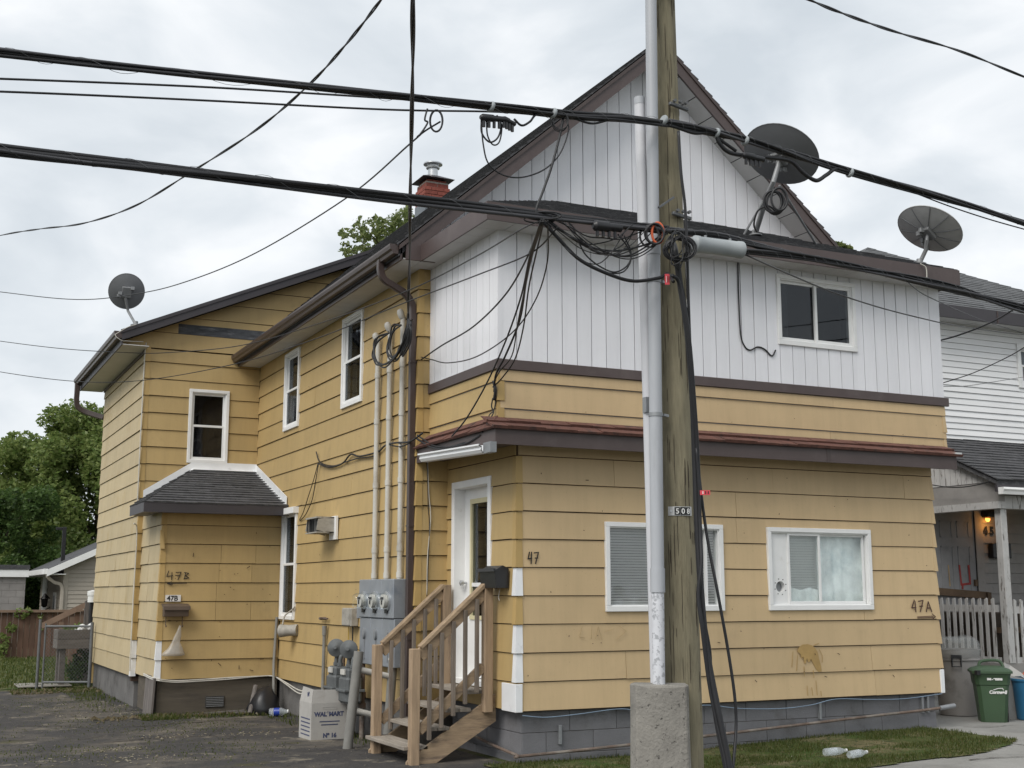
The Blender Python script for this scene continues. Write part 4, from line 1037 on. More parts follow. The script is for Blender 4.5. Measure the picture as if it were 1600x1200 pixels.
siding(wall, Le, 19.645, 24.0, 0.37, 5.30, 0.264, 'faded_paint', lambda k, r: ([20.4, 21.0, 21.6, 22.2] if 2 <= k <= 7 else []), seed=23)
corner_caps(3.20, 19.63, 0.37, 19, 0.264, seed=6, mt='corner_paint', white=(0, 1))
MB().box((3.25, 19.66, -0.3), (5.0, 24.0, 0.368)).build('foundation', 'parging', house)
MB().box((3.2, 24.0, 0.0), (11.0, 24.06, 5.3)).build('rear_wall', 'mustard_paint', house)
er = MB(); YE0, YE1 = 19.40, 24.35; XE1 = 6.80; ZE1 = EE0 + ES * (XE1 - EEX)
er.add([(EEX, YE0, EE0), (XE1, YE0, ZE1), (XE1, YE1, ZE1), (EEX, YE1, EE0), (EEX, YE0, EE0 - .06), (XE1, YE0, ZE1 - .06), (XE1, YE1, ZE1 - .06), (EEX, YE1, EE0 - .06)],
       [(0, 1, 2, 3), (7, 6, 5, 4), (0, 4, 5, 1), (1, 5, 6, 2), (2, 6, 7, 3), (3, 7, 4, 0)])
er = er.build('ell_roof', 'shingle_dark', house)
shingles(er, PL((EEX - .01, YE1, EE0 + .003), (0, -1, 0), (1, 0, ES)), YE1 - YE0 + .02, math.hypot(XE1 - EEX, ZE1 - EE0), [], 0.14, 'shingle_dark', seed=24)
rake(er, YE0 - .025, EEX, EE0 + .01, XE1 + .05, ZE1 + .01 + ES * .05, 0.15, 'dark_fascia'); rake(er, YE0 - .04, EEX - .02, EE0 + .02, XE1, ZE1 + .03, 0.055, 'dark_fascia', nm='drip_edge')
MB().box((EEX + .02, YE0, 5.315), (3.19, YE1, 5.327)).build('soffit', 'soffit_white', er)
MB().box((3.165, 19.64, 5.255), (3.199, 24.0, 5.315)).build('frieze', 'brown_fascia', er)
MB().box((EEX, YE0, 5.31), (EEX + .02, YE1, EE0 - .01)).build('fascia', 'dark_fascia', er)
gutter('gutter', EEX, YE0 - .02, YE1, EE0 - .005, 'brown_metal', house)
spout('downspout', [(2.72, 24.2, 5.43), (2.72, 24.2, 5.25), (2.72, 24.2, 5.1), (2.76, 24.2, 4.98), (2.9, 24.18, 4.9), (3.1, 24.1, 4.83), (3.2, 24.05, 4.80)], 'brown_metal', house, 0.09, 0.08)
# flashing pieces where the ell roof dies into the main roof
b = MB().box((6.42, 19.38, 7.02), (6.60, 19.40, 7.16)).build('flashing', 'foil', er)
MB().add([(4.98, 19.60, 5.50), (5.4, 19.60, 5.84), (5.4, 19.60, 6.0), (4.98, 19.60, 5.72)], [(0, 1, 2, 3)]).build('flashing', 'lead_flash', er, recalc=False)

# ---- driveway vestibule (small bump under its own hipped roof)
Fb = FR(18.03); Lb = LF(3.27)
wall = backing('vestibule_front_wall', Fb, 3.27, 4.98, 0.408, 2.75, [], house)
siding(wall, Fb, 3.282, 4.965, 0.408, 2.74, 0.2655, 'mustard_paint', lambda k, r: {0: [], 1: [], 2: [], 3: [4.05, 4.55], 4: [4.05], 5: [4.08, 4.55], 6: [4.1, 4.6]}.get(k, []), seed=25)
vest_wall = wall
wall = backing('vestibule_side_wall', Lb, 18.04, 19.62, 0.408, 2.75, [], house)
siding(wall, Lb, 18.05, 19.62, 0.408, 2.74, 0.2655, 'faded_paint', lambda k, r: [18.45, 18.95], seed=26)
corner_caps(3.27, 18.03, 0.408, 9, 0.2655, white=(0, 1), seed=7)
b = MB().add([(3.235, 18.0, 2.46), (3.245, 18.0, 2.2), (3.30, 17.97, 2.2), (3.285, 18.0, 2.46), (3.235, 18.03, 2.46), (3.245, 18.03, 2.2)], [(0, 1, 2, 3), (0, 4, 5, 1)]).build('loose_cap', 'corner_paint', house, recalc=False)
MB().box((3.30, 18.06, -0.2), (4.98, 19.6, 0.405)).build('vestibule_skirt', 'plywood', house)
MB().box((3.29, 18.045, -0.12), (4.97, 18.058, 0.40)).build('plywood_board', 'plywood', house)
MB().box((3.96, 18.03, 0.02), (4.22, 18.044, 0.17)).build('iron_grate', 'iron_vent', house)
for i in range(6): MB().box((3.97, 18.026, .03 + i * .023), (4.21, 18.0295, .037 + i * .023)).build('grate_bar', 'galv', house)
# leaning old boards at the skirt corner
for (xa, ya, xb, yb, h0, h1) in ((3.20, 18.55, 3.225, 18.25, -.08, .46), (3.19, 18.22, 3.215, 17.98, -.12, .44)):
    MB().add([(xa, ya, h0), (xa + .02, yb, h0 - .02), (xb + .02, yb - .01, h1), (xb, ya, h1), (xa + .025, ya, h0), (xa + .045, yb, h0 - .02), (xb + .045, yb - .01, h1), (xb + .025, ya, h1)],
             [(0, 1, 2, 3), (7, 6, 5, 4), (0, 4, 5, 1), (1, 5, 6, 2), (2, 6, 7, 3), (3, 7, 4, 0)]).build('skirt_plank', 'old_board', house)
VR = MB(); vx0, vy0, vz = 2.96, 17.72, 2.82; vxt, vyt, vzt = 3.97, 19.62, 3.47
VR.add([(vx0, vy0, vz), (4.985, vy0, vz), (4.985, vyt, vzt), (vxt, vyt, vzt), (3.22, 19.62, 2.985), (vx0, 18.88, vz), (vx0, vy0, 2.70), (4.985, vy0, 2.70), (4.985, 18.0, 2.70), (3.2, 18.0, 2.70), (3.2, 18.88, 2.70), (vx0, 18.88, 2.70), (3.22, 19.62, 2.9)],
       [(0, 1, 2, 3), (0, 3, 4, 5), (6, 11, 10, 9), (6, 9, 8, 7), (0, 6, 7, 1), (0, 5, 11, 6), (5, 4, 12, 11), (11, 12, 10)])
vr = VR.build('vestibule_roof', 'dark_fascia', house)
sl = math.hypot(vyt - vy0, vzt - vz)
shingles(vr, PL((vx0, vy0 - .02, vz + .004), (1, 0, 0), (0, vyt - vy0, vzt - vz)), 4.98 - vx0, sl, [(-1, (vxt - vx0) / sl, 0.0)], 0.135, 'shingle_dark', seed=30, th=0.016, tab=.34)
s2 = math.hypot(vxt - vx0, vzt - vz)
shingles(vr, PL((vx0 - .015, vyt, vz + .004), (0, -1, 0), (vxt - vx0, 0, vzt - vz)), vyt - vy0 + .0, s2, [(1, (vyt - vy0) / s2, vyt - vy0), (-(1), -(.74) / .27 * .86, -.74)], 0.135, 'shingle_dark', seed=31, th=0.016, tab=.34)
MB().box((vx0 - .015, vy0 - .018, 2.69), (4.98, vy0 - .001, 2.822)).build('fascia', 'dark_fascia', vr); MB().box((vx0 - .016, vy0 - .0, 2.69), (vx0 - .001, 18.88, 2.822)).build('fascia', 'dark_fascia', vr)
# white flashing round the top of that roof
def flash(p, q, n_, w=0.13, up=(0, 0, 1)):
    p, q = V3(p), V3(q); up = V3(up); o = V3(n_)
    MB().add([p, q, q + up * w, p + up * w, p + o * .012, q + o * .012, q + up * w + o * .012, p + up * w + o * .012], [(0, 1, 2, 3), (4, 5, 6, 7), (0, 1, 5, 4), (2, 3, 7, 6), (0, 3, 7, 4), (1, 2, 6, 5)]).build('flashing', 'white_metal', vr)
    MB().add([p + o * .01 + up * .012, q + o * .01 + up * .012, q + o * .07 + up * .002, p + o * .07 + up * .002, p + o * .01 + up * .018, q + o * .01 + up * .018, q + o * .07 + up * .010, p + o * .07 + up * .010], [(0, 1, 2, 3), (4, 5, 6, 7), (0, 1, 5, 4), (2, 3, 7, 6), (0, 3, 7, 4), (1, 2, 6, 5)]).build('flashing', 'white_metal', vr)
flash((3.24, 19.60, 3.00), (3.97, 19.60, 3.47), (0, -1, 0)); flash((3.97, 19.60, 3.47), (4.965, 19.60, 3.47), (0, -1, 0)); flash((4.962, 19.60, 3.465), (4.962, 17.76, 2.835), (-1, 0, 0))

# ---- painted numbers, stain and scuffs on the boards
d_ = 0.027
strokes(front_wall, Fx, [[(5.475, 1.985), (5.46, 1.92), (5.50, 1.925)], [(5.497, 1.985), (5.492, 1.875)], [(5.525, 1.978), (5.572, 1.982), (5.54, 1.875)], [(5.535, 1.928), (5.565, 1.93)]], 0.012, d_, 'paint_black', 'painted_number')
strokes(front_wall, Fx, [[(10.325, 1.515), (10.285, 1.43), (10.345, 1.43)], [(10.335, 1.50), (10.34, 1.385)], [(10.385, 1.50), (10.455, 1.51), (10.405, 1.385)], [(10.40, 1.445), (10.445, 1.447)], [(10.495, 1.385), (10.53, 1.495), (10.575, 1.385)], [(10.508, 1.425), (10.56, 1.425)]], 0.014, d_, 'paint_brown', 'painted_number')
strokes(front_wall, Fx, [[(10.36, 1.328), (10.60, 1.335)], [(10.36, 1.316), (10.60, 1.318)], [(10.58, 1.36), (10.63, 1.328), (10.575, 1.298)]], 0.008, d_, 'paint_brown', 'painted_arrow')
strokes(vest_wall, Fb, [[(3.375, 1.895), (3.35, 1.82), (3.43, 1.83)], [(3.42, 1.875), (3.418, 1.775)], [(3.475, 1.875), (3.545, 1.88), (3.505, 1.775)], [(3.47, 1.835), (3.535, 1.83)], [(3.59, 1.875), (3.65, 1.865), (3.61, 1.83), (3.655, 1.80), (3.585, 1.785)], [(3.605, 1.87), (3.595, 1.785)]], 0.011, d_, 'paint_black', 'painted_number')
strokes(vest_wall, Fb, [[(3.37, 1.722), (3.63, 1.728)], [(3.42, 1.745), (3.36, 1.722), (3.42, 1.702)]], 0.012, d_, 'paint_black', 'painted_arrow')
plate = MB().prism(Fb, [(3.345, 1.475), (3.555, 1.475), (3.555, 1.565), (3.345, 1.565)], 0.032, 0.02).build('number_plate', 'tag_white', house)
text_mesh(plate, '47B', Fb, 3.365, 1.487, 0.066, 0.0335, 'number_black', 'plate_text', bold=0.003)
rs = random.Random(9)
blob = [(8.66, .98), (8.68, 1.02), (8.73, 1.05), (8.80, 1.055), (8.86, 1.04), (8.90, 1.01), (8.93, .97), (8.945, .90), (8.97, .82), (8.975, .765), (8.93, .76), (8.90, .79), (8.87, .84), (8.835, .90), (8.82, .865), (8.80, .865), (8.785, .91), (8.765, .85), (8.75, .85), (8.735, .93), (8.715, .90), (8.70, .95)]
MB().prism(Fx, blob, d_ - .002, d_ - .004).build('stain', 'stain_orange', front_wall, kind='stuff')
strokes(front_wall, Fx, [[(8.88, 1.04), (8.95, 1.06)], [(8.95, 1.0), (8.99, .93), (8.985, .86)], [(8.60, .98), (8.58, .82)], [(8.66, .94), (8.64, .78)], [(8.74, .82), (8.74, .72)], [(8.86, .78), (8.865, .70)], [(8.89, .67), (8.90, .52)], [(8.77, .62), (8.775, .52)], [(8.83, .60), (8.84, .52)], [(8.95, .56), (8.955, .51)]], 0.007, d_, 'stain_orange', 'stain')
sc = []
for _ in range(46):
    u, v = rs.uniform(5.45, 10.6), rs.uniform(.55, 2.9)
    if any(h[0] - .05 < u < h[1] + .05 and h[2] - .05 < v < h[3] + .05 for h in (W1, W2)): continue
    a = rs.uniform(0, math.tau); L = rs.choice((.004, .006, .01, .03)); sc.append([(u, v), (u + L * math.cos(a), v + L * math.sin(a))])
strokes(front_wall, Fx, sc, 0.007, d_, 'felt', 'scuff_marks')
sc = []
for _ in range(30):
    u, v = rs.uniform(3.35, 4.9), rs.uniform(.5, 2.5); a = rs.uniform(0, math.tau); L = rs.choice((.006, .012, .05)); sc.append([(u, v), (u + L * math.cos(a), v + L * math.sin(a))])
strokes(vest_wall, Fb, sc, 0.009, d_, 'felt', 'scuff_marks')
strokes(front_wall, Fx, [[(6.05, 1.27), (6.02, 1.17), (6.08, 1.16)], [(6.16, 1.27), (6.15, 1.15)], [(6.2, 1.15), (6.23, 1.27), (6.27, 1.14)], [(6.3, 1.22), (6.4, 1.24)], [(6.47, 1.27), (6.55, 1.22), (6.44, 1.14)]], 0.004, d_ - .001, 'scuff', 'scuff_marks')

# chips, nail heads and dirt at the lower edges of the driveway side boards
def chips(wall, F, u0, u1, v0, v1, expo, n, seed, holes=()):
    r = random.Random(seed); L_ = []
    while len(L_) < n:
        u = r.uniform(u0, u1); k = r.randint(0, int((v1 - v0) / expo) - 1); v = v0 + k * expo + (.014 if r.random() < .6 else r.uniform(.03, .24))
        if any(h[0] - .08 < u < h[1] + .08 and h[2] - .08 < v < h[3] + .08 for h in holes): continue
        a = r.uniform(-.3, .3) if r.random() < .6 else r.uniform(0, 3); w = r.choice((.003, .004, .008, .02)); L_.append([(u, v), (u + w * math.cos(a), v + w * math.sin(a))])
    strokes(wall, F, L_, .005, .0235, 'felt', 'scuff_marks')
chips(side_wall, LM, 12.9, 19.4, .388, 5.1, .267, 70, 61, (HW1, HW2, HW3))
chips(upper_wall, Fu, 5.3, 10.8, 3.10, 3.72, .2711, 14, 62)

# ================================================================== FRONT STEPS
stairs = empty('wooden_steps', 'weathered wooden steps with railings leading up to white side door', 'steps', (4.85, 11.95, 0))
YN, YF = 11.45, 12.50
nst = 4; sx0, sx1, top = 4.36, 5.30, 0.66
treads = []
for k in range(nst):
    z = top - k * 0.165; xr_ = 5.30 - k * 0.222
    for j in range(2):
        MB().box((xr_ - .25 + j * .128, YN - .02, z - .035), (xr_ - .25 + j * .128 + .12, YF + .02, z)).build('tread', 'tread_grey', stairs, bevel=.004)
for y in (YN, YF):
    MB().add([(5.34, y - .02, .62), (5.34, y - .02, .36), (4.58, y - .02, -.08), (4.42, y - .02, -.08), (4.42, y - .02, .02), (4.46, y - .02, .06),
              (5.34, y + .02, .62), (5.34, y + .02, .36), (4.58, y + .02, -.08), (4.42, y + .02, -.08), (4.42, y + .02, .02), (4.46, y + .02, .06)],
             [(0, 1, 2, 3, 4, 5), (11, 10, 9, 8, 7, 6)] + [(i, 6 + i, 6 + (i + 1) % 6, (i + 1) % 6) for i in range(6)]).build('stringer', 'deck_wood', stairs)
    yo = y - .045
    for x, z0, z1 in ((4.475, -.06, 1.07), (5.235, .45, 1.68)):
        MB().box((x - .045, yo - .045, z0), (x + .045, yo + .045, z1)).build('post', 'deck_wood_up', stairs, bevel=.006)
    zt = lambda x: 1.0 + (x - 4.52) * .86
    MB().bar((4.52, yo, zt(4.52) + .0), (5.19, yo, zt(5.19) + .02), .038, .12).build('rail', 'deck_wood', stairs, bevel=.004)
    MB().bar((4.525, yo, zt(4.525) + .075), (5.20, yo, zt(5.20) + .09), .092, .036).build('handrail', 'deck_wood', stairs, bevel=.004)
    MB().bar((4.525, yo, zt(4.525) - .70), (5.19, yo, zt(5.19) - .69), .038, .09).build('bottom_rail', 'deck_wood', stairs, bevel=.004)
    for i in range(5):
        x = 4.615 + i * .123
        MB().box((x - .018, yo - .056, zt(x) - .86), (x + .018, yo - .0195, zt(x) + .03)).build('baluster', 'baluster_grey', stairs, bevel=.003)
# ---- mailbox by the door
mb_ = empty('mailbox', 'black mailbox beside the side door, above the stair rail', 'mailbox', (5.28, 11.3, 1.5))
MB().add([(5.19, 11.10, 1.64), (5.325, 11.10, 1.64), (5.325, 11.10, 1.83), (5.26, 11.10, 1.86), (5.17, 11.10, 1.81), (5.19, 11.46, 1.64), (5.325, 11.46, 1.64), (5.325, 11.46, 1.83), (5.26, 11.46, 1.86), (5.17, 11.46, 1.81)],
         [(0, 1, 2, 3, 4), (9, 8, 7, 6, 5)] + [(i, 5 + i, 5 + (i + 1) % 5, (i + 1) % 5) for i in range(5)]).build('box', 'mailbox_black', mb_, bevel=.004)
MB().bar((5.165, 11.09, 1.815), (5.165, 11.47, 1.815), .02, .03).build('lid', 'mailbox_black', mb_)
MB().tube(catmull([(5.30, 11.25, 1.64), (5.29, 11.26, 1.56), (5.28, 11.22, 1.52)], 5), .004, 6).build('wire_hook', 'cable_white', mb_)
# ---- mailbox on the vestibule with the bag hanging from it
mv = empty('mailbox', 'brown mailbox on the driveway vestibule wall under the number plate', 'mailbox', (3.48, 17.95, 1.25))
MB().add([(3.31, 17.86, 1.27), (3.645, 17.86, 1.27), (3.645, 17.99, 1.27), (3.31, 17.99, 1.27), (3.31, 17.84, 1.40), (3.645, 17.84, 1.40), (3.645, 17.99, 1.43), (3.31, 17.99, 1.43)],
         [(0, 1, 2, 3), (4, 5, 6, 7), (0, 1, 5, 4), (1, 2, 6, 5), (2, 3, 7, 6), (3, 0, 4, 7)]).build('box', 'mailbox_brown', mv, bevel=.004)
MB().add([(3.295, 17.825, 1.36), (3.66, 17.825, 1.36), (3.66, 17.83, 1.41), (3.295, 17.83, 1.41), (3.295, 18.0, 1.445), (3.66, 18.0, 1.445), (3.66, 18.0, 1.43), (3.295, 18.0, 1.43)], [(0, 1, 2, 3), (3, 2, 5, 4), (0, 3, 4, 7), (1, 6, 5, 2)]).build('lid', 'mailbox_brown', mv, recalc=False)
for x in (3.35, 3.575): MB().tube([(x, 17.93, 1.27), (x, 17.93, 1.15), (x, 17.90, 1.13), (x, 17.87, 1.15)], .006, 6).build('paper_hook', 'mailbox_brown', mv)
bag = MB(); prof = [(.012, 1.15), (.03, 1.08), (.045, 1.0), (.06, .92), (.10, .84), (.145, .78), (.155, .745), (.12, .735)]
bag.lathe(prof, (3.545, 17.92, 0), n=12, squash=.45)
for i, p in enumerate(bag.v):
    q = noise.noise(Vector(p) * 14) * .025; sh = -(1.15 - p[2]) * .18
    bag.v[i] = (p[0] + q + sh, p[1] + q * .6, p[2])
bag = tag(bag.build('newspaper_bag', 'clear_bag2', smooth='all'), 'clear plastic bag with a folded paper hanging under brown mailbox', 'bag')
pp = MB(); pp.box((3.38, 17.895, .76), (3.55, 17.93, .80)); pp.add([(3.40, 17.91, .80), (3.55, 17.91, .80), (3.54, 17.925, .93), (3.47, 17.925, .87)], [(0, 1, 2, 3)]); pp.build('folded_paper', 'paper', bag)

# ================================================================== METERS, PIPES AND BOXES ON THE DRIVEWAY WALL
ys_ = (13.83, 13.45, 13.07)
for i, y in enumerate(ys_):
    nm = ('farthest from the steps', 'in the middle of the row', 'nearest the corner downspout')[i]
    em = empty('electricity_meter', 'grey electricity meter cabinet with pipe mast, ' + nm, 'meter', (4.9, y, .9), 'electricity meters')
    MB().box((4.80, y - .185, 1.32), (4.965, y + .185, 1.745)).build('meter_socket', 'meter_grey', em, bevel=.008)
    MB().box((4.815, y - .185, .80), (4.965, y + .185, 1.315)).build('breaker_box', 'meter_grey', em, bevel=.008)
    MB().lathe([(.105, 0), (.105, .02), (.092, .025), (.088, .10), (.07, .125), (.03, .13)], (4.80, y, 1.505), (-1, 0, 0), 22).build('meter_glass', 'pane', em, smooth=True)
    MB().lathe([(.108, 0), (.108, .016), (.095, .018)], (4.80, y, 1.505), (-1, 0, 0), 22).build('ring', 'steel', em, smooth=True)
    d = MB().lathe([(.07, .02), (.075, .06), (.03, .062)], (4.80, y, 1.505), (-1, 0, 0), 18).build('dial', 'conduit_cream', em, smooth=True)
    b = MB().box((4.728, y - .045, 1.525), (4.737, y + .045, 1.55)); b.box((4.728, y - .008, 1.47), (4.737, y + .008, 1.515)); b.build('dial_mark', 'number_black', em)
    MB().box((4.78, y - .035, 1.375), (4.80, y + .035, 1.42)).build('seal', 'number_black', em)
    MB().lathe([(.03, 0), (.03, .025), (.012, .03)], (4.815, y, 1.14), (-1, 0, 0), 12, squash=2.0).build('handle', 'galv', em, smooth=True)
    MB().box((4.805, y - .012, .86), (4.816, y + .012, 1.08)).build('hasp', 'galv', em)
    yb, zt_ = y + (.03, 0, -.03)[i], (4.66, 4.71, 4.78)[i]
    cd = MB().tube([(4.925, yb, 1.745), (4.925, yb, 3.0), (4.925, yb + .0, zt_ - .1)], .03, 12).build('mast_conduit', 'conduit_cream', em, smooth=True)
    for z in (1.76, 2.05, 2.8, 3.55, 4.1): MB().tube([(4.925, yb, z), (4.925, yb, z + .06)], .036, 12).build('coupling', 'conduit_cream', em, smooth=True)
    MB().lathe([(.032, 0), (.038, .02), (.042, .07), (.03, .10), (.01, .11)], (4.915, yb, zt_ - .12), (-.35, 0, 1), 14).build('weatherhead', 'conduit_cream', em, smooth=True)
b = MB().box((4.87, 14.50, 1.20), (4.965, 14.84, 1.415)); jb = tag(b.build('junction_box', 'vent_grey', bevel=.008), 'beige utility box on the wall left of the meters', 'utility box')
MB().box((4.862, 14.52, 1.215), (4.870, 14.82, 1.40)).build('cover', 'vent_grey', jb)
MB().tube(catmull([(4.93, 14.75, 1.20), (4.93, 14.76, .9), (4.94, 14.75, .62)], 5), .006, 6).build('yellow_lead', 'cable_yellow', jb); MB().tube(catmull([(4.93, 14.6, 1.20), (4.93, 14.58, .95), (4.92, 14.35, .72), (4.9, 14.1, .66)], 5), .008, 6).build('black_lead', 'cable_black', jb)
b = MB().box((4.85, 14.08, 1.30), (4.965, 14.24, 1.46)); tag(b.build('small_disconnect', 'meter_grey', bevel=.006), 'small grey box tucked against the meter cabinets', 'utility box')
# gas meters
for i, y in enumerate((14.42, 13.96)):
    g = empty('gas_meter', ('grey gas meter farther from the steps', 'grey gas meter nearer the wooden steps')[i], 'gas meter', (4.7, y, .1), 'gas meters')
    MB().box((4.60, y - .15, .36), (4.80, y + .15, .66)).build('case', 'gasmeter_grey', g, bevel=.03)
    MB().box((4.575, y - .16, .49), (4.825, y + .16, .52)).build('flange', 'gasmeter_grey', g, bevel=.006)
    MB().box((4.62, y - .13, .64), (4.78, y + .13, .75)).build('head', 'gasmeter_grey', g, bevel=.02)
    for s_ in (-.075, .075): MB().tube(catmull([(4.70, y + s_, .74), (4.70, y + s_, .82), (4.72, y + s_, .87), (4.80, y + s_, .88)], 4), .024, 10).build('pipe', 'gasmeter_grey', g, smooth=True); 
    for s_ in (-.075, .075): MB().lathe([(.036, 0), (.036, .035)], (4.70, y + s_, .755), n=8).build('nut', 'gasmeter_grey', g)
    MB().lathe([(.09, 0), (.105, .012), (.105, .03), (.09, .04), (.03, .06), (.02, .075)], (4.70, y + .07, .955), (-.55, -.82, .1), 18).build('regulator', 'gasmeter_grey', g, smooth=True)
    MB().tube([(4.70, y + .07, .86), (4.71, y + .07, .95)], .03, 10).build('pipe', 'gasmeter_grey', g, smooth=True)
    MB().box((4.598, y - .07, .68), (4.615, y + .07, .74)).build('dial', 'conduit_cream', g)
    MB().tube(catmull([(4.7, y - .1, .37), (4.7, y - .1, .28), (4.74, y - .1, .25), (4.95, y - .1, .26)], 4), .024, 10).build('pipe', 'gasmeter_grey', g, smooth=True)
g = MB(); g.tube([(4.9, 14.85, .88), (4.9, 13.95, .88)], .024, 10); g.tube([(4.9, 14.85, .90), (4.9, 14.85, .05)], .026, 10); g.tube([(4.84, 13.95, .84), (4.84, 13.95, -.05)], .028, 10)
for z in (.30, .42): g.lathe([(.045, 0), (.045, .06)], (4.84, 13.95, z), n=8)
tag(g.build('gas_pipe', 'pipe_rust', smooth=True), 'rusty gas supply pipe behind the gas meters', 'pipe')
b = MB().tube([(4.93, 15.72, 1.16), (4.93, 15.73, .2)], .022, 10); b.lathe([(.03, 0), (.032, .12)], (4.93, 15.72, 1.06), n=10); tag(b.build('capped_pipe', 'pipe_grey', smooth=True), 'thin capped grey pipe standing against the wall beside the box', 'pipe')
b = MB().tube([(4.93, 15.95, 1.27), (4.93, 15.6, 1.27)], .012, 8); b.tube([(4.965, 15.78, 1.27), (4.88, 15.78, 1.27)], .018, 8); tag(b.build('hose_tap', 'pipe_rust', smooth=True), 'small rusty tap on the wall under the siding joint', 'tap')
# bent guard rail of pipe in front of the meters
pg = empty('pipe_guard', 'grey pipe guard frame leaning in front of the gas meters', 'guard rail', (4.5, 13.2, 0))
MB().tube([(4.36, 13.02, -.08), (4.47, 13.02, .98)], .052, 14).build('post', 'pipe_grey', pg, smooth=True)
MB().tube([(4.80, 13.02, -.06), (4.86, 13.02, .88)], .05, 14).build('post', 'pipe_grey', pg, smooth=True); MB().lathe([(.056, 0), (.056, .02)], (4.862, 13.02, .88), n=14).build('cap', 'conduit_cream', pg, smooth=True)
MB().tube([(4.44, 13.02, .80), (4.85, 13.02, .70)], .032, 12).build('rail', 'conduit_cream', pg, smooth=True); MB().tube([(4.40, 13.02, .38), (4.82, 13.02, .26)], .032, 12).build('rail', 'conduit_cream', pg, smooth=True)
# cardboard box with print
cb = empty('cardboard_box', 'open grey cardboard carton with blue printing standing under the gas meters', 'box', (4.45, 14.45, -.06))
cb.rotation_euler = (0, 0, 0)
bx0, bx1, by0, by1, bz0, bz1 = 4.30, 4.72, 14.12, 14.60, -.06, .36
b = MB()
for a_, c_ in (((bx0, by0, bz0), (bx1, by0 + .008, bz1)), ((bx0, by1 - .008, bz0), (bx1, by1, bz1)), ((bx0, by0 + .008, bz0), (bx0 + .008, by1 - .008, bz1)), ((bx1 - .008, by0 + .008, bz0), (bx1, by1 - .008, bz1)), ((bx0 + .008, by0 + .008, bz0), (bx1 - .008, by1 - .008, bz0 + .008))): b.box(a_, c_)
b.build('carton', 'cardboard_grey', cb)
MB().add([(bx0 + .01, by0, bz1), (bx1 - .01, by0, bz1), (bx1 - .03, by0 + .02, bz1 + .14), (bx0 + .03, by0 + .02, bz1 + .15), (bx0 + .01, by0 + .008, bz1), (bx1 - .01, by0 + .008, bz1), (bx1 - .03, by0 + .028, bz1 + .14), (bx0 + .03, by0 + .028, bz1 + .15)], [(0, 1, 2, 3), (7, 6, 5, 4), (0, 4, 5, 1), (1, 5, 6, 2), (2, 6, 7, 3), (3, 7, 4, 0)]).build('flap', 'cardboard_grey', cb)
MB().add([(bx0, by0 + .01, bz1), (bx0, by1 - .01, bz1), (bx0 + .03, by1 - .03, bz1 + .16), (bx0 + .02, by0 + .03, bz1 + .15), (bx0 + .008, by0 + .01, bz1), (bx0 + .008, by1 - .01, bz1), (bx0 + .038, by1 - .03, bz1 + .16), (bx0 + .028, by0 + .03, bz1 + .15)], [(0, 1, 2, 3), (7, 6, 5, 4), (0, 4, 5, 1), (1, 5, 6, 2), (2, 6, 7, 3), (3, 7, 4, 0)]).build('flap', 'cardboard_grey', cb)
FB_ = FR(by0)
text_mesh(cb, 'WAL*MART', FB_, bx0 + .035, .215, .045, .0015, 'print_blue', 'print', bold=.004)
text_mesh(cb, 'Nº 16', FB_, bx0 + .14, -.02, .045, .0015, 'print_blue', 'print', bold=.004)
strokes(cb, FB_, [[(bx0 + .13, .29), (bx0 + .29, .29)], [(bx0 + .13, .315), (bx0 + .29, .315)], [(bx0 + .13, .29), (bx0 + .13, .315)], [(bx0 + .29, .29), (bx0 + .29, .315)]], .008, .0015, 'cardboard_grey', 'hand_hole')
strokes(cb, FB_, [[(bx0 + .1, .155), (bx0 + .33, .155)], [(bx0 + .12, .12), (bx0 + .31, .12)]], .012, .0012, 'print_blue', 'print')
FL_ = LF(bx0)
strokes(cb, FL_, [[(by0 + .06, .0 + .045 * k), (by1 - .08, .0 + .045 * k)] for k in range(5)], .014, .0012, 'print_blue', 'print'); strokes(cb, FL_, [[(by0 + .16, .42), (by0 + .16, .47)], [(by0 + .2, .40), (by0 + .2, .46)]], .03, -.012, 'print_blue', 'print')
# dryer duct, vent hood, debris
dv = empty('dryer_vent', 'short dented grey dryer duct poking out below the ground floor window', 'vent', (4.9, 17.15, 1.05))
MB().lathe([(.075, 0), (.08, .02), (.075, .12), (.082, .2), (.09, .27), (.082, .275), (.06, .27), (.06, .05)], (4.98, 17.08, 1.09), (-.72, .70, -.05), 16).build('duct', 'vent_grey', dv, smooth=True)
MB().tube(catmull([(4.80, 17.22, 1.16), (4.84, 17.26, 1.28), (4.93, 17.24, 1.36), (4.96, 17.2, 1.40)], 5), .012, 6).build('strap', 'vent_grey', dv)
vh = empty('vent_hood', 'louvred metal vent hood on the driveway wall below the upper windows', 'vent', (4.9, 15.75, 2.4))
MB().box((4.93, 15.36, 2.26), (4.966, 15.62, 2.56)).build('back_plate', 'white_trim', vh, bevel=.004)
b = MB()
for y in (15.42, 15.90): b.add([(4.965, y, 2.33), (4.965, y, 2.55), (4.72, y, 2.52), (4.70, y, 2.38), (4.965, y + .012, 2.33), (4.965, y + .012, 2.55), (4.72, y + .012, 2.52), (4.70, y + .012, 2.38)], [(0, 1, 2, 3), (7, 6, 5, 4), (0, 4, 5, 1), (1, 5, 6, 2), (2, 6, 7, 3), (3, 7, 4, 0)])
b.box((4.70, 15.42, 2.53), (4.965, 15.91, 2.55)); b.box((4.70, 15.42, 2.345), (4.965, 15.91, 2.36)); b.build('hood', 'vent_grey', vh)
for k in range(5): MB().add([(4.71, 15.44 + k * .11, 2.36), (4.71, 15.44 + k * .11, 2.53), (4.78, 15.51 + k * .11, 2.53), (4.78, 15.51 + k * .11, 2.36)], [(0, 1, 2, 3)]).build('louvre', 'galv' if k != 1 else 'plastic_white', vh, recalc=False)
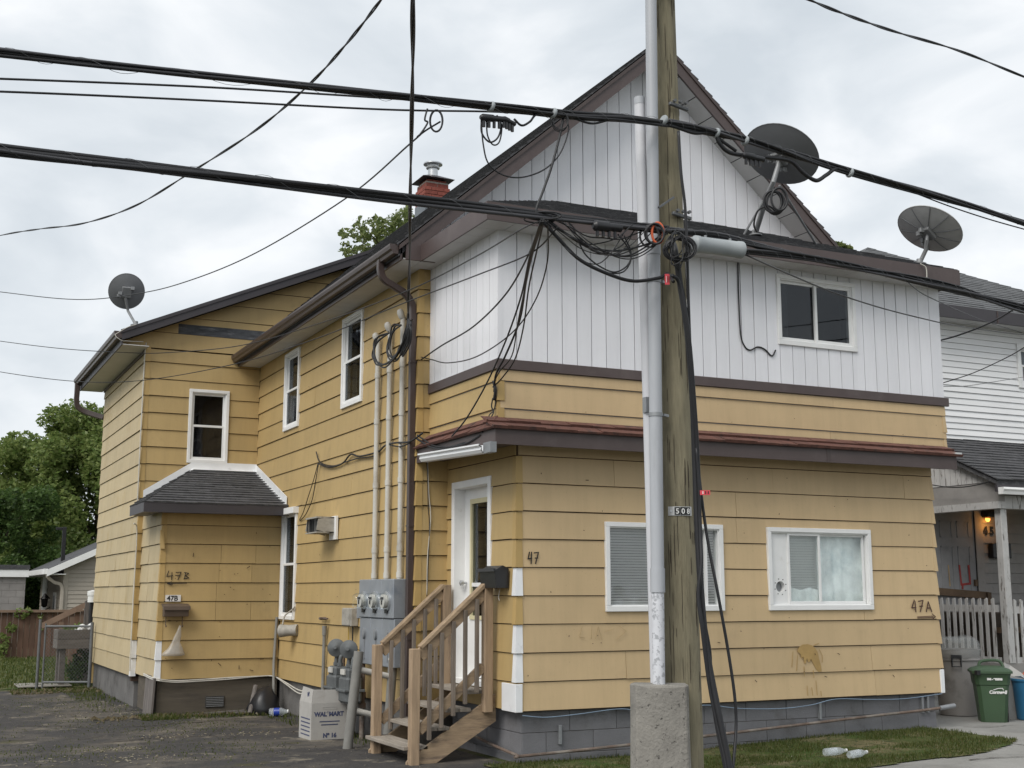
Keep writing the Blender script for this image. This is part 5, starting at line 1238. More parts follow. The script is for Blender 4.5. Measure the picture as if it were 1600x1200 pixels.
MB().box((4.80, 15.45, 2.365), (4.95, 15.88, 2.525)).build('dark_inside', 'room_dark', vh)
b = MB(); 
for p, q in (((4.15, 17.85, -.05), (4.62, 17.70, -.03)), ((3.75, 17.86, -.05), (4.45, 17.80, -.02))): b.bar(p, q, .05, .02)
tag(b.build('fallen_laths', 'old_board'), 'two old laths lying against the vestibule skirt', 'boards')
b = MB().tube([(4.62, 17.86, .30), (4.48, 17.6, -.05)], .035, 10); tag(b.build('leaning_stick', 'old_board'), 'grey stick leaning at the foot of the vestibule', 'stick')
b = MB().lathe([(.12, 0), (.22, .02), (.24, .10), (.20, .22), (.12, .32), (.04, .38)], (4.72, 17.72, -.08), n=18)
for i, p in enumerate(b.v): q = noise.noise(Vector(p) * 7) * .09; b.v[i] = (min(4.95, p[0] + q), min(18.0, p[1] + q), p[2] + q * .5 * (p[2] > 0))
tag(b.build('black_bag_heap', 'black_plastic', smooth='all'), 'black plastic bag slumped in the corner beside the vestibule', 'bag')
b = MB().tube([(4.93, 18.0, 1.25), (4.90, 17.98, .6), (4.80, 17.55, -.1)], .02, 8); tag(b.build('thin_pipe', 'pipe_grey', smooth=True), 'thin grey pipe standing in the corner of vestibule and side wall', 'pipe')
def bottle(c, ax, L, r, m, lab, capm='bottle_blue', lm='clear_plastic', group=None):
    e0 = empty('plastic_bottle', lab, 'bottle', c, group)
    MB().lathe([(r * .8, 0), (r, .01), (r, L * .6), (r * .95, L * .68), (r * .45, L * .88), (r * .4, L * .94)], c, ax, 14).build('body', m, e0, smooth=True)
    MB().lathe([(r * 1.01, L * .25), (r * 1.01, L * .55)], c, ax, 14).build('wrapper', lm, e0, smooth=True); MB().lathe([(r * .46, L * .94), (r * .46, L)], c, ax, 10).build('cap', capm, e0, smooth=True)
bottle((4.66, 17.25, -.01), (.9, -.4, .05), .26, .055, 'clear_plastic', 'blue wrapped plastic bottle on the ground beside the vestibule', 'plastic_white', 'bottle_blue')
bottle((7.95, 9.72, .115), (.96, -.2, .05), .24, .036, 'clear_plastic', 'clear bottle farther back of the two lying on the front grass', 'plastic_white')
bottle((8.06, 9.50, .11), (.96, .1, .05), .24, .036, 'clear_plastic', 'clear bottle nearer the sidewalk of the two on the front grass', 'plastic_white')
b = MB()
for i in range(6):
    a = i * 1.05; b.add([(6.9, 10.99 - .02, .20), (6.9 + .07 * math.cos(a), 10.95, .20 + .09 * math.sin(a)), (6.9 + .07 * math.cos(a + 1), 10.96, .20 + .09 * math.sin(a + 1))], [(0, 1, 2)])
tag(b.build('blue_rag', 'bottle_blue', recalc=False), 'scrap of blue plastic stuck on the foundation pipe behind the pole', 'rag')
# foundation pipe with straps, blue string, white wire on the skirt
fp = empty('foundation_pipe', 'long rusty pipe strapped along the front foundation', 'pipe', (8, 10.95, .2))
MB().tube(catmull([(5.36, 12.3, .20), (5.355, 11.6, .13), (5.36, 10.99, .085), (5.42, 10.965, .08), (6.6, 10.96, .125), (8.0, 10.96, .19), (9.5, 10.96, .265), (10.3, 10.96, .30), (10.80, 10.955, .33)], 6), .015, 8).build('pipe', 'pipe_rust', fp, smooth=True)
MB().tube([(10.62, 10.955, .318), (10.84, 10.955, .338)], .026, 10).build('fitting', 'galv', fp, smooth=True)
for x, z in ((10.42, .37), (10.50, .37), (5.83, .26), (8.98, .36)): MB().box((x - .015, 11.0, z - .10), (x + .015, 11.037, z + .08)).build('bracket', 'galv', fp, bevel=.003)
b = MB().tube(catmull([(5.40, 10.96, .45), (5.65, 10.955, .425), (6.0, 10.955, .44), (6.5, 10.955, .47), (6.8, 10.955, .40), (7.1, 10.95, .42), (7.45, 10.95, .47), (7.9, 10.95, .42), (8.4, 10.95, .40), (8.8, 10.95, .42), (9.15, 10.95, .47), (9.6, 10.95, .45), (10.1, 10.95, .44), (10.66, 10.95, .475)], 6), .0045, 6)
tag(b.build('blue_string', 'cable_blue'), 'thin blue line strung loosely along the front foundation', 'string')
b = MB(); 
for o_ in (0, .02): b.tube(catmull([(3.22, 18.7, .44 + o_), (3.24, 18.02, .42 + o_), (3.5, 17.98, .38 + o_), (3.9, 17.98, .385 + o_), (4.3, 17.98, .40 + o_), (4.7, 17.98, .425), (4.9, 17.95, .42), (4.95, 17.5, .36 - o_), (4.95, 16.8, .30 - o_ * 2), (4.95, 16.2, .345)], 6), .009, 6)
tag(b.build('white_wire', 'cable_white'), 'white cable drooping along the top of the vestibule skirt', 'cable')
b = MB().tube(catmull([(3.17, 19.55, 5.4), (3.165, 19.6, 5.2), (3.16, 19.59, 4.0), (3.16, 19.59, 2.9)], 4), .009, 6); tag(b.build('white_wire', 'cable_white'), 'white cable running down the upper corner of the rear ell', 'cable')
b = MB().tube(catmull([(3.10, 19.45, 2.62), (3.17, 19.56, 2.5), (3.165, 19.57, 1.5), (3.165, 19.57, .45)], 4), .010, 6); tag(b.build('white_wire', 'cable_white'), 'cream cable running down beside the vestibule to its skirt', 'cable')

# ================================================================== UTILITY POLE
pole = empty('utility_pole', 'weathered wooden utility pole with grey conduits in front of the house', 'utility pole', (5.51, 8.40, -.1))
zs = [-.3, .5, 1.4, 2.5, 3.8, 5.2, 6.2, 7.4, 9.0]; rs_ = [.162, .158, .153, .144, .130, .113, .102, .094, .085]
b = MB()
pc = lambda z: Vector((5.512 - .010 * z, 8.40 - .006 * z, z))
P = []; R_ = []
for i in range(60):
    z = -.3 + 9.3 * i / 59; k = max(j for j in range(len(zs)) if zs[j] <= z + 1e-6); k = min(k, len(zs) - 2); t = (z - zs[k]) / (zs[k + 1] - zs[k]); P.append(pc(z)); R_.append(rs_[k] * (1 - t) + rs_[k + 1] * t)
b.tube(P, R_, 28)
for i, p in enumerate(b.v):
    v_ = Vector(p); ax_ = pc(v_.z); d = v_ - ax_; a = math.atan2(d.y, d.x); f = 1 + .020 * noise.noise((a * 3.2, v_.z * .35, 1)) + .010 * noise.noise((a * 9, v_.z * .5, 5)); b.v[i] = tuple(ax_ + Vector((d.x * f, d.y * f, 0)))
b.build('shaft', 'pole_wood', pole, smooth='all')
rp = random.Random(33); b = MB()          # drying checks: long narrow cracks
for _ in range(70):
    a = rp.uniform(-2.7, -.6); z0 = rp.uniform(.6, 6.6); L = rp.uniform(.06, .45); n = 6; pts = []
    for i in range(n + 1):
        z = z0 + L * i / n; aa = a + .03 * noise.noise((z * 3, a * 9, 0)); r = R_[min(59, int((z + .3) / 9.3 * 59))] * 1.006; pts.append(pc(z) + Vector((math.cos(aa) * r, math.sin(aa) * r, 0)))
    b.tube(pts, [.0008] + [.0022] * (n - 1) + [.0008], 5)
b.build('drying_checks', 'soil', pole, kind='stuff')
cdir = Vector((-.9, -.436, 0))           # conduits stand on the left front of the pole
def conduit(nm, pts, r, m): return MB().tube([V3(p) for p in pts], r, 18).build(nm, m, pole, smooth=True)
cp = lambda z: Vector((5.207 + .0085 * (z - 2.3), 8.225, z))
conduit('conduit', [cp(z) for z in (1.66, 3, 4.34)], .051, 'conduit_grey'); conduit('conduit', [cp(z) for z in (4.30, 5, 6, 7.2, 8.6)], .047, 'conduit_grey')
conduit('conduit', [cp(.6), cp(1.2), cp(1.70)], .048, 'conduit_flaked'); conduit('coupling', [cp(1.60), cp(1.78)], .0565, 'conduit_grey'); conduit('coupling', [cp(4.25), cp(4.40)], .0555, 'conduit_grey')
for z in (6.55, 4.02, 2.95):
    conduit('clamp', [cp(z), cp(z + .03)], .056, 'galv'); MB().bar(cp(z + .015) + Vector((.06, -.01, 0)), cp(z + .015) + Vector((.12, .02, 0)), .03, .02).build('clamp_ear', 'galv', pole)
wp = lambda z: Vector((5.221 - .0125 * (z - 2.3), 8.33, z))
conduit('conduit', [wp(z) for z in (.7, 1.6, 2.4, 3.2, 4.0, 4.8, 5.54)], .044, 'conduit_white'); conduit('conduit_cap', [wp(5.535), wp(5.60)], .044, 'conduit_grey')
MB().box(wp(3.05) + Vector((-.053, -.053, -.06)), wp(3.05) + Vector((.0, .0, .06))).build('tape_patch', 'galv', pole)
np_ = MB(); n = 10; vs_, fs_ = [], []; zp = 2.225
for i in range(n + 1):
    a = -2.58 + 1.30 * i / n; r = .153
    for q, z in ((0, zp - .035), (0, zp + .035)): vs_.append(pc(z) + Vector((math.cos(a) * r, math.sin(a) * r, 0)))
for i in range(n): fs_.append((2 * i, 2 * i + 2, 2 * i + 3, 2 * i + 1))
plate = np_.add(vs_, fs_).build('number_strip', 'foil', pole, recalc=False)
def arcF(u, v, d): a = u / .153; r = .153 + d; c = pc(zp); return Vector((c.x + math.cos(a) * r, c.y + math.sin(a) * r, v))
for i, ch_ in enumerate('508'):
    a0 = (-2.24 + .29 * i) * .153
    MB().prism(arcF, [(a0, zp - .03), (a0 + .021, zp - .03), (a0 + .042, zp - .03), (a0 + .042, zp + .03), (a0 + .021, zp + .03), (a0, zp + .03)], .0025, .0005).build('number_tile', 'number_black', pole)
    text_mesh(pole, ch_, arcF, a0 + .008, zp - .020, .040, .004, 'plastic_white', 'number', bold=.0012)
MB().lathe([(.008, 0), (.008, .006)], arcF(-2.42 * .153, zp, .001), (-.6, -.8, 0), 8).build('nail', 'steel', pole)
# brackets and bolts on the pole
for z in (5.55, 4.62):
    MB().bar(pc(z) + Vector((-.06, -.15, 0)), pc(z) + Vector((.13, -.13, -.02)), .03, .028).build('cable_bracket', 'galv_dark', pole, bevel=.005)
    for k in range(3): MB().lathe([(.014, 0), (.014, .025)], pc(z) + Vector((-.02 + .055 * k, -.155, .022)), (0, -1, 0), 8).build('bolt', 'galv_dark', pole)
MB().bar(pc(4.75) + Vector((-.05, -.16, 0)), pc(4.68) + Vector((-.22, -.2, -.05)), .015, .015).build('hook', 'galv_dark', pole)
MB().lathe([(.05, 0), (.07, .02), (.07, .08), (.05, .1)], pc(6.78) + Vector((.0, -.09, 0)), (0, -1, 0), 12, squash=1.6).build('insulator_bracket', 'black_plastic', pole, smooth=True); MB().box(pc(6.66) + Vector((-.06, -.16, 0)), pc(6.66) + Vector((.06, -.08, .24))).build('pole_plate', 'galv', pole, bevel=.006)
b = MB().tube(catmull([pc(6.9) + Vector((-.09, -.12, 0)), pc(6.62) + Vector((-.09, -.14, 0)), pc(6.52) + Vector((0, -.15, 0)), pc(6.62) + Vector((.09, -.12, 0)), pc(6.9) + Vector((.1, -.1, 0))], 6), .012, 6).build('ground_wire', 'cable_black', pole)
# concrete guard round the riser
cg = MB(); F0 = lambda u, v, z: Vector((5.215 + u * .90 + v * .436, 8.285 - u * .436 + v * .90, z))
ol = [(-.20, -.02), (-.17, -.13), (-.06, -.155), (.20, -.155), (.225, -.12), (.225, .05), (.12, .09), (-.16, .09), (-.20, .05)]
zz = [-.3, .3, .6, .86, .915]; vs_ = []; n = len(ol)
for z in zz: vs_ += [F0(u * (1 + .03 * (z < .5)) , v, z + (.012 * math.sin(u * 31) if z > .9 else 0)) for u, v in ol]
cg.add(vs_, [(j * n + i, j * n + (i + 1) % n, (j + 1) * n + (i + 1) % n, (j + 1) * n + i) for j in range(len(zz) - 1) for i in range(n)] + [tuple(range((len(zz) - 1) * n, len(zz) * n))])
tag(cg.build('concrete_guard', 'concrete_old', bevel=.008), 'rough concrete block standing round the conduit at the foot of the utility pole', 'concrete block')

# ================================================================== CABLES (coordinates in metres on the lot)
CABLES = [
    {'n': 'utility_cable', 'l': 'thick black cable bundle of the upper span left of the pole', 'k': 'bundle', 'r': 0.036, 'p': [(-0.382, 8.08, 4.9), (0.333, 8.08, 4.942), (1.109, 8.08, 4.983), (2.315, 8.08, 5.07), (3.077, 8.08, 5.126), (3.9, 8.08, 5.186), (4.449, 8.08, 5.229), (4.879, 8.08, 5.287), (5.296, 8.08, 5.315)], 's': 4},
    {'n': 'utility_cable', 'l': 'thick black cable bundle of the upper span right of the pole', 'k': 'bundle', 'r': 0.034, 'p': [(5.296, 8.08, 5.315), (5.76, 8.08, 5.305), (6.274, 8.08, 5.278), (6.945, 8.08, 5.196), (8.023, 8.08, 5.109), (9.194, 8.08, 4.996), (10.916, 8.08, 4.783), (13.928, 8.08, 4.414), (19.036, 8.08, 3.859)], 's': 4},
    {'n': 'utility_cable', 'l': 'thick black cable bundle of the lower span left of the pole', 'k': 'bundle', 'r': 0.04, 'p': [(-0.337, 8.08, 4.305), (0.372, 8.08, 4.31), (1.141, 8.08, 4.332), (1.978, 8.08, 4.351), (2.894, 8.08, 4.363), (3.639, 8.08, 4.38), (4.441, 8.08, 4.399), (5.275, 8.08, 4.42)], 's': 5},
    {'n': 'utility_cable', 'l': 'thick black cable bundle of the lower span right of the pole', 'k': 'bundle', 'r': 0.03, 'p': [(5.275, 8.08, 4.42), (5.732, 8.08, 4.436), (6.237, 8.08, 4.391), (7.037, 8.08, 4.342), (7.963, 8.08, 4.275), (9.119, 8.08, 4.183), (10.824, 8.08, 4.034), (13.815, 8.08, 3.772), (18.926, 8.08, 3.45)], 's': 4},
    {'n': 'utility_cable', 'l': 'black cable sagging under the lower span right of the pole', 'k': 'bundle', 'r': 0.026, 'p': [(6.011, 8.08, 4.342), (6.563, 8.08, 4.353), (7.037, 8.08, 4.336), (7.746, 8.08, 4.32), (8.34, 8.08, 4.269), (9.114, 8.08, 4.134), (10.812, 8.08, 3.937), (13.79, 8.08, 3.632), (18.904, 8.08, 3.369)], 's': 3},
    {'n': 'line_wire', 'l': 'upper of two thin parallel wires above the lower bundle at left', 'k': 'plain', 'r': 0.008, 'p': [(-0.387, 8.6, 4.86), (0.365, 8.6, 4.974), (1.624, 8.6, 5.15), (2.631, 8.5, 5.231), (3.161, 8.3, 5.212)]},
    {'n': 'line_wire', 'l': 'lower of two thin parallel wires above the lower bundle at left', 'k': 'plain', 'r': 0.008, 'p': [(-0.38, 8.6, 4.767), (0.371, 8.6, 4.885), (1.628, 8.6, 5.05), (3.033, 8.5, 5.186), (3.897, 8.3, 5.244), (4.347, 8.1, 5.203)]},
    {'n': 'service_drop', 'l': 'twisted black service drop crossing the upper left sky diagonally', 'k': 'twist', 'r': 0.0075, 'p': [(2.89, 6.344, 6.022), (2.981, 7.867, 6.066), (3.003, 8.531, 6.074), (3.045, 9.515, 6.123), (3.045, 10.63, 6.177), (2.997, 12.314, 6.329), (2.804, 14.615, 6.566), (2.508, 16.972, 6.766), (2.123, 19.344, 7.116), (1.678, 21.721, 7.601), (1.212, 24.113, 8.057), (-0.039, 28.003, 8.546), (-5.884, 39.704, 9.228)]},
    {'n': 'service_drop', 'l': 'twisted black service drop falling from above to the meter masts', 'k': 'twist', 'r': 0.0085, 'p': [(2.193, 5.729, 5.074), (2.417, 6.319, 4.955), (2.712, 7.075, 4.966), (3.147, 8.216, 4.961), (3.655, 9.551, 4.939), (4.246, 11.088, 4.828), (4.65, 12.163, 4.651), (4.906, 12.844, 4.565)]},
    {'n': 'service_drop', 'l': 'twisted pair of wires crossing the upper right corner of the sky', 'k': 'twist', 'r': 0.007, 'p': [(3.855, 6.154, 5.745), (5.222, 6.803, 5.975), (5.959, 7.104, 6.074), (6.646, 7.421, 6.22), (7.53, 7.852, 6.449), (8.779, 8.327, 6.709), (10.128, 8.772, 6.873), (11.902, 9.044, 6.855), (17.28, 9.854, 6.698), (24.108, 10.029, 6.188)]},
    {'n': 'phone_drop', 'l': 'thin drop wire from the upper span down past the left dish', 'k': 'plain', 'r': 0.007, 'p': [(3.334, 8.118, 5.007), (3.265, 8.271, 4.969), (3.28, 8.598, 4.986), (3.436, 10.629, 5.164), (3.325, 13.464, 5.34), (3.089, 15.793, 5.536), (2.827, 18.115, 5.838), (2.229, 20.586, 6.208), (1.285, 24.266, 7.038), (0.004, 28.091, 7.957)]},
    {'n': 'phone_drop', 'l': 'thin wire across the ell corner, upper of two at left', 'k': 'plain', 'r': 0.006, 'p': [(0.292, 25.965, 6.525), (1.291, 23.338, 5.949), (2.154, 21.311, 5.528), (2.919, 19.644, 5.24), (3.326, 18.684, 5.108), (3.932, 16.629, 4.9), (4.312, 14.217, 4.776), (4.479, 11.684, 4.646), (4.359, 9.741, 4.511), (4.141, 8.408, 4.372), (4.093, 7.936, 4.313)]},
    {'n': 'phone_drop', 'l': 'thin wire across the ell corner, lower of two at left', 'k': 'plain', 'r': 0.006, 'p': [(0.329, 26.041, 6.018), (1.329, 23.418, 5.417), (2.357, 21.091, 4.969), (3.122, 19.295, 4.772), (3.91, 16.683, 4.661), (4.324, 14.242, 4.61), (4.441, 11.949, 4.53), (4.371, 9.766, 4.345), (4.351, 8.663, 4.271), (4.213, 7.942, 4.272)]},
    {'n': 'drop_wire', 'l': 'wire curving from the lower span to the upper house corner bracket', 'k': 'plain', 'r': 0.008, 'p': [(4.054, 7.901, 4.299), (4.46, 8.938, 4.326), (4.736, 9.945, 4.249), (4.855, 10.918, 4.153), (4.889, 11.808, 4.124), (4.998, 12.655, 4.126)]},
    {'n': 'drop_wire', 'l': 'wire sagging in front of the white boards to the corner bracket', 'k': 'plain', 'r': 0.006, 'p': [(4.096, 7.882, 4.289), (4.427, 8.533, 4.17), (4.671, 9.229, 4.031), (4.77, 9.883, 3.887), (4.824, 10.768, 3.827), (4.885, 11.624, 3.911), (4.958, 12.238, 4.053), (4.996, 12.651, 4.154)]},
    {'n': 'drop_wire', 'l': 'thickest of the drop wires hanging down to the pent roof', 'k': 'plain', 'r': 0.01, 'p': [(4.063, 7.899, 4.285), (4.361, 8.659, 4.271), (4.634, 9.325, 4.216), (4.91, 10.011, 4.043), (5.029, 10.558, 3.82), (5.043, 10.803, 3.675), (5.088, 10.943, 3.529)]},
    {'n': 'drop_wire', 'l': 'drop wire swinging widest right of the corner to the pent roof', 'k': 'plain', 'r': 0.007, 'p': [(4.071, 7.895, 4.285), (4.388, 8.645, 4.271), (4.658, 9.323, 4.162), (4.902, 9.917, 3.964), (5.07, 10.434, 3.772), (5.101, 10.781, 3.645), (5.074, 10.942, 3.573)]},
    {'n': 'drop_wire', 'l': 'drop wire running on down across the brown band to the pent edge', 'k': 'plain', 'r': 0.008, 'p': [(4.05, 7.905, 4.285), (4.344, 8.671, 4.246), (4.651, 9.445, 4.132), (4.787, 9.983, 3.908), (4.897, 10.534, 3.683), (4.887, 10.802, 3.477), (4.852, 11.084, 3.262), (4.818, 11.351, 3.121)]},
    {'n': 'drop_wire', 'l': 'drop wire hanging straight between the other drops to the corner', 'k': 'plain', 'r': 0.006, 'p': [(4.059, 7.901, 4.285), (4.353, 8.667, 4.246), (4.585, 9.25, 4.138), (4.853, 9.935, 3.993), (5.041, 10.443, 3.802), (5.074, 10.782, 3.705), (5.081, 10.929, 3.622)]},
    {'n': 'corner_wires', 'l': 'knot of black wires hanging down the corner of the beige band', 'k': 'plain', 'r': 0.016, 'p': [(5.067, 10.912, 3.631), (5.082, 10.9, 3.535), (5.086, 10.937, 3.446)]},
    {'n': 'corner_wires', 'l': 'loose black wires running down the corner to the pent roof', 'k': 'plain', 'r': 0.007, 'p': [(5.073, 10.94, 3.465), (5.068, 10.957, 3.385), (5.08, 10.94, 3.321), (5.024, 10.951, 3.225), (4.981, 10.931, 3.145)]},
    {'n': 'corner_wires', 'l': 'second loose wire down the corner crossing the first', 'k': 'plain', 'r': 0.006, 'p': [(5.101, 10.926, 3.465), (5.092, 10.951, 3.354), (5.043, 10.964, 3.29), (5.048, 10.944, 3.2), (4.955, 10.948, 3.121)]},
    {'n': 'eave_wires', 'l': 'black cable draped along the pent edge over the white gutter', 'k': 'plain', 'r': 0.012, 'p': [(4.949, 12.617, 3.241), (4.941, 12.408, 3.176), (4.949, 12.191, 3.106), (4.946, 11.919, 3.064), (4.965, 11.629, 3.062), (4.986, 11.277, 3.083), (4.982, 10.933, 3.127)]},
    {'n': 'eave_wires', 'l': 'second cable along the pent edge tied to the first', 'k': 'plain', 'r': 0.009, 'p': [(4.946, 12.611, 3.282), (4.951, 12.398, 3.203), (4.941, 12.083, 3.108), (4.937, 11.644, 3.055), (4.96, 11.295, 3.058), (4.966, 11.002, 3.102)]},
    {'n': 'wall_wires', 'l': 'bunch of black wires tacked along the driveway wall above the vent', 'k': 'plain', 'r': 0.011, 'p': [(4.9, 12.345, 3.27), (4.9, 12.719, 3.221), (4.9, 13.156, 3.254), (4.95, 13.627, 3.277), (4.95, 13.886, 3.228), (4.95, 14.531, 3.238), (4.95, 14.876, 3.295), (4.95, 15.199, 3.213), (4.95, 15.73, 3.211), (4.95, 16.244, 3.309)]},
    {'n': 'wall_wires', 'l': 'second wire drooping beside the bunch on the driveway wall', 'k': 'plain', 'r': 0.008, 'p': [(4.9, 12.719, 3.207), (4.9, 13.012, 3.196), (4.95, 13.606, 3.274), (4.95, 13.996, 3.194), (4.95, 14.577, 3.219), (4.95, 15.072, 3.217), (4.95, 15.595, 3.216), (4.95, 16.158, 3.318), (4.95, 16.345, 3.474)]},
    {'n': 'wall_wires', 'l': 'pair of wires dropping from the bunch to the ground floor window', 'k': 'plain', 'r': 0.006, 'p': [(4.95, 16.244, 3.309), (4.94, 16.397, 3.097), (4.94, 16.616, 2.896), (4.94, 16.84, 2.691), (4.96, 17.086, 2.599)]},
    {'n': 'wall_wires', 'l': 'wire dropping beside the pair to the ground floor window', 'k': 'plain', 'r': 0.006, 'p': [(4.95, 16.215, 3.306), (4.94, 16.307, 3.073), (4.94, 16.433, 2.841), (4.94, 16.715, 2.658), (4.96, 17.084, 2.581)]},
    {'n': 'wall_wires', 'l': 'thin cream wire running down the inner corner left of the door', 'k': 'plain', 'r': 0.005, 'p': [(5.088, 12.66, 3.049), (5.108, 12.66, 2.666), (5.133, 12.66, 2.39), (5.101, 12.66, 1.978), (5.099, 12.66, 1.57)], 'm': 'cable_white'},
    {'n': 'wall_wires', 'l': 'thin dark wire beside the cream wire left of the door', 'k': 'plain', 'r': 0.005, 'p': [(5.065, 12.66, 3.153), (5.09, 12.66, 2.875), (5.102, 12.66, 2.528), (5.12, 12.66, 2.252), (5.099, 12.66, 1.557)]},
    {'n': 'wall_wires', 'l': 'black cable down the white boards ending at a small bracket', 'k': 'plain', 'r': 0.008, 'p': [(8.002, 10.9, 5.192), (7.997, 10.9, 4.797), (8.007, 10.9, 4.371), (8.052, 10.9, 4.234), (8.127, 10.9, 4.191), (8.23, 10.9, 4.235), (8.324, 10.9, 4.215), (8.416, 10.9, 4.151), (8.47, 10.9, 4.22)]},
    {'n': 'pole_cable', 'l': 'thickest black cable running down the right side of the pole', 'k': 'plain', 'r': 0.024, 'p': [(5.291, 8.08, 4.359), (5.196, 7.876, 4.192), (5.228, 7.871, 3.952), (5.298, 7.887, 3.56), (5.368, 7.943, 3.077), (5.409, 7.99, 2.592), (5.419, 7.993, 2.057), (5.422, 7.967, 1.579), (5.434, 7.927, 1.158), (5.477, 7.87, 0.746), (5.523, 7.809, 0.343), (5.537, 7.795, 0.077)]},
    {'n': 'pole_cable', 'l': 'second black cable beside the thickest one down the pole', 'k': 'plain', 'r': 0.015, 'p': [(5.133, 7.832, 3.983), (5.218, 7.859, 3.923), (5.295, 7.867, 3.556), (5.376, 7.924, 2.976), (5.418, 7.961, 2.541), (5.42, 7.96, 2.056), (5.405, 7.932, 1.816), (5.372, 7.935, 1.579), (5.386, 7.916, 1.345), (5.426, 7.908, 0.974), (5.464, 7.885, 0.7), (5.502, 7.82, 0.343), (5.512, 7.807, 0.077)]},
    {'n': 'pole_cable', 'l': 'slack black wire bowing away right of the pole foot', 'k': 'plain', 'r': 0.012, 'p': [(5.206, 7.809, 5.137), (5.22, 7.808, 4.802), (5.254, 7.816, 4.551), (5.272, 7.829, 4.251), (5.303, 7.87, 3.758), (5.356, 7.93, 3.174), (5.407, 7.964, 2.736), (5.433, 7.971, 2.444), (5.488, 7.969, 2.01), (5.535, 7.913, 1.579), (5.605, 7.901, 1.156), (5.641, 7.887, 0.83), (5.636, 7.876, 0.602), (5.543, 7.808, 0.297)]},
    {'n': 'pole_cable', 'l': 'thin slack wire close beside the pole cables', 'k': 'plain', 'r': 0.009, 'p': [(5.394, 7.946, 2.685), (5.415, 7.951, 2.296), (5.424, 7.953, 1.96), (5.408, 7.948, 1.721), (5.421, 7.938, 1.438), (5.455, 7.917, 1.158), (5.466, 7.936, 0.902), (5.467, 7.892, 0.653), (5.501, 7.828, 0.297)]},
    {'n': 'strand_wire', 'l': 'slack black cable looping from the lower span to the pole tag', 'k': 'plain', 'r': 0.014, 'p': [(4.156, 8.08, 4.346), (4.275, 8.08, 4.242), (4.465, 8.08, 4.09), (4.716, 8.08, 4.004), (4.943, 8.08, 3.973), (5.177, 8.08, 4.024), (5.254, 8.08, 4.064), (5.173, 7.876, 3.947)]},
    {'n': 'strand_wire', 'l': 'wire looping under the lower span toward the pole, upper of the loops', 'k': 'plain', 'r': 0.008, 'p': [(4.194, 8.08, 4.356), (4.33, 8.08, 4.289), (4.55, 8.08, 4.201), (4.775, 8.08, 4.193), (5.006, 8.08, 4.257), (5.214, 8.08, 4.349)]},
    {'n': 'strand_wire', 'l': 'wire looping under the lower span toward the pole, middle of the loops', 'k': 'plain', 'r': 0.007, 'p': [(4.221, 8.08, 4.355), (4.384, 8.08, 4.266), (4.606, 8.08, 4.192), (4.86, 8.08, 4.162), (5.065, 8.08, 4.264), (5.245, 8.08, 4.416)]},
    {'n': 'strand_wire', 'l': 'thin wire hanging lowest of the loops under the lower span', 'k': 'plain', 'r': 0.006, 'p': [(4.467, 8.08, 4.216), (4.521, 8.08, 4.132), (4.632, 8.08, 4.06), (4.772, 8.08, 4.025), (4.888, 8.08, 4.089), (4.924, 8.08, 4.195), (4.863, 8.08, 4.326)]},
    {'n': 'strand_wire', 'l': 'thin wire loop from the black terminal beside the conduit', 'k': 'plain', 'r': 0.006, 'p': [(4.806, 8.08, 4.329), (4.89, 8.08, 4.242), (4.923, 8.08, 4.144), (4.858, 8.08, 4.04), (4.744, 8.08, 4.012), (4.648, 8.08, 4.026)]},
    {'n': 'strand_wire', 'l': 'slack strand sagging below the upper span beside the terminal', 'k': 'plain', 'r': 0.009, 'p': [(3.916, 8.08, 5.113), (3.98, 8.08, 5.073), (4.051, 8.08, 5.115), (4.116, 8.08, 5.188), (4.281, 8.08, 5.226), (4.448, 8.08, 5.203), (4.59, 8.08, 5.191), (4.733, 8.08, 5.241), (4.938, 8.08, 5.308), (5.266, 8.08, 5.321)]},
    {'n': 'strand_wire', 'l': 'big thin loop hanging from the terminal across the roof edge', 'k': 'plain', 'r': 0.006, 'p': [(3.647, 8.08, 5.047), (3.663, 8.08, 4.875), (3.705, 8.08, 4.733), (3.821, 8.08, 4.662), (3.98, 8.08, 4.665), (4.169, 8.08, 4.754), (4.307, 8.08, 4.902), (4.38, 8.08, 5.093), (4.37, 8.08, 5.169)]},
    {'n': 'strand_wire', 'l': 'black drop from the upper span down to the lower span junction', 'k': 'plain', 'r': 0.01, 'p': [(4.336, 8.08, 5.189), (4.302, 8.08, 5.029), (4.234, 8.08, 4.789), (4.157, 8.08, 4.576), (4.102, 8.08, 4.429), (4.124, 8.08, 4.347)]},
    {'n': 'strand_wire', 'l': 'small wire loops hanging under the terminal', 'k': 'plain', 'r': 0.007, 'p': [(3.647, 8.08, 5.057), (3.652, 8.08, 4.958), (3.715, 8.08, 4.899), (3.783, 8.08, 4.945), (3.81, 8.08, 5.049), (3.773, 8.08, 5.118)]},
    {'n': 'strand_wire', 'l': 'second small wire loop hanging under the terminal', 'k': 'plain', 'r': 0.006, 'p': [(3.689, 8.08, 5.054), (3.699, 8.08, 4.946), (3.742, 8.08, 4.883), (3.794, 8.08, 4.911), (3.815, 8.08, 5.025), (3.794, 8.08, 5.112)]},
    {'n': 'strand_wire', 'l': 'frayed end wire above the drop joint', 'k': 'plain', 'r': 0.007, 'p': [(3.217, 8.08, 5.072), (3.203, 8.08, 5.021), (3.198, 8.08, 4.981), (3.219, 8.08, 4.965), (3.17, 8.08, 4.879), (3.14, 8.08, 4.845)]},
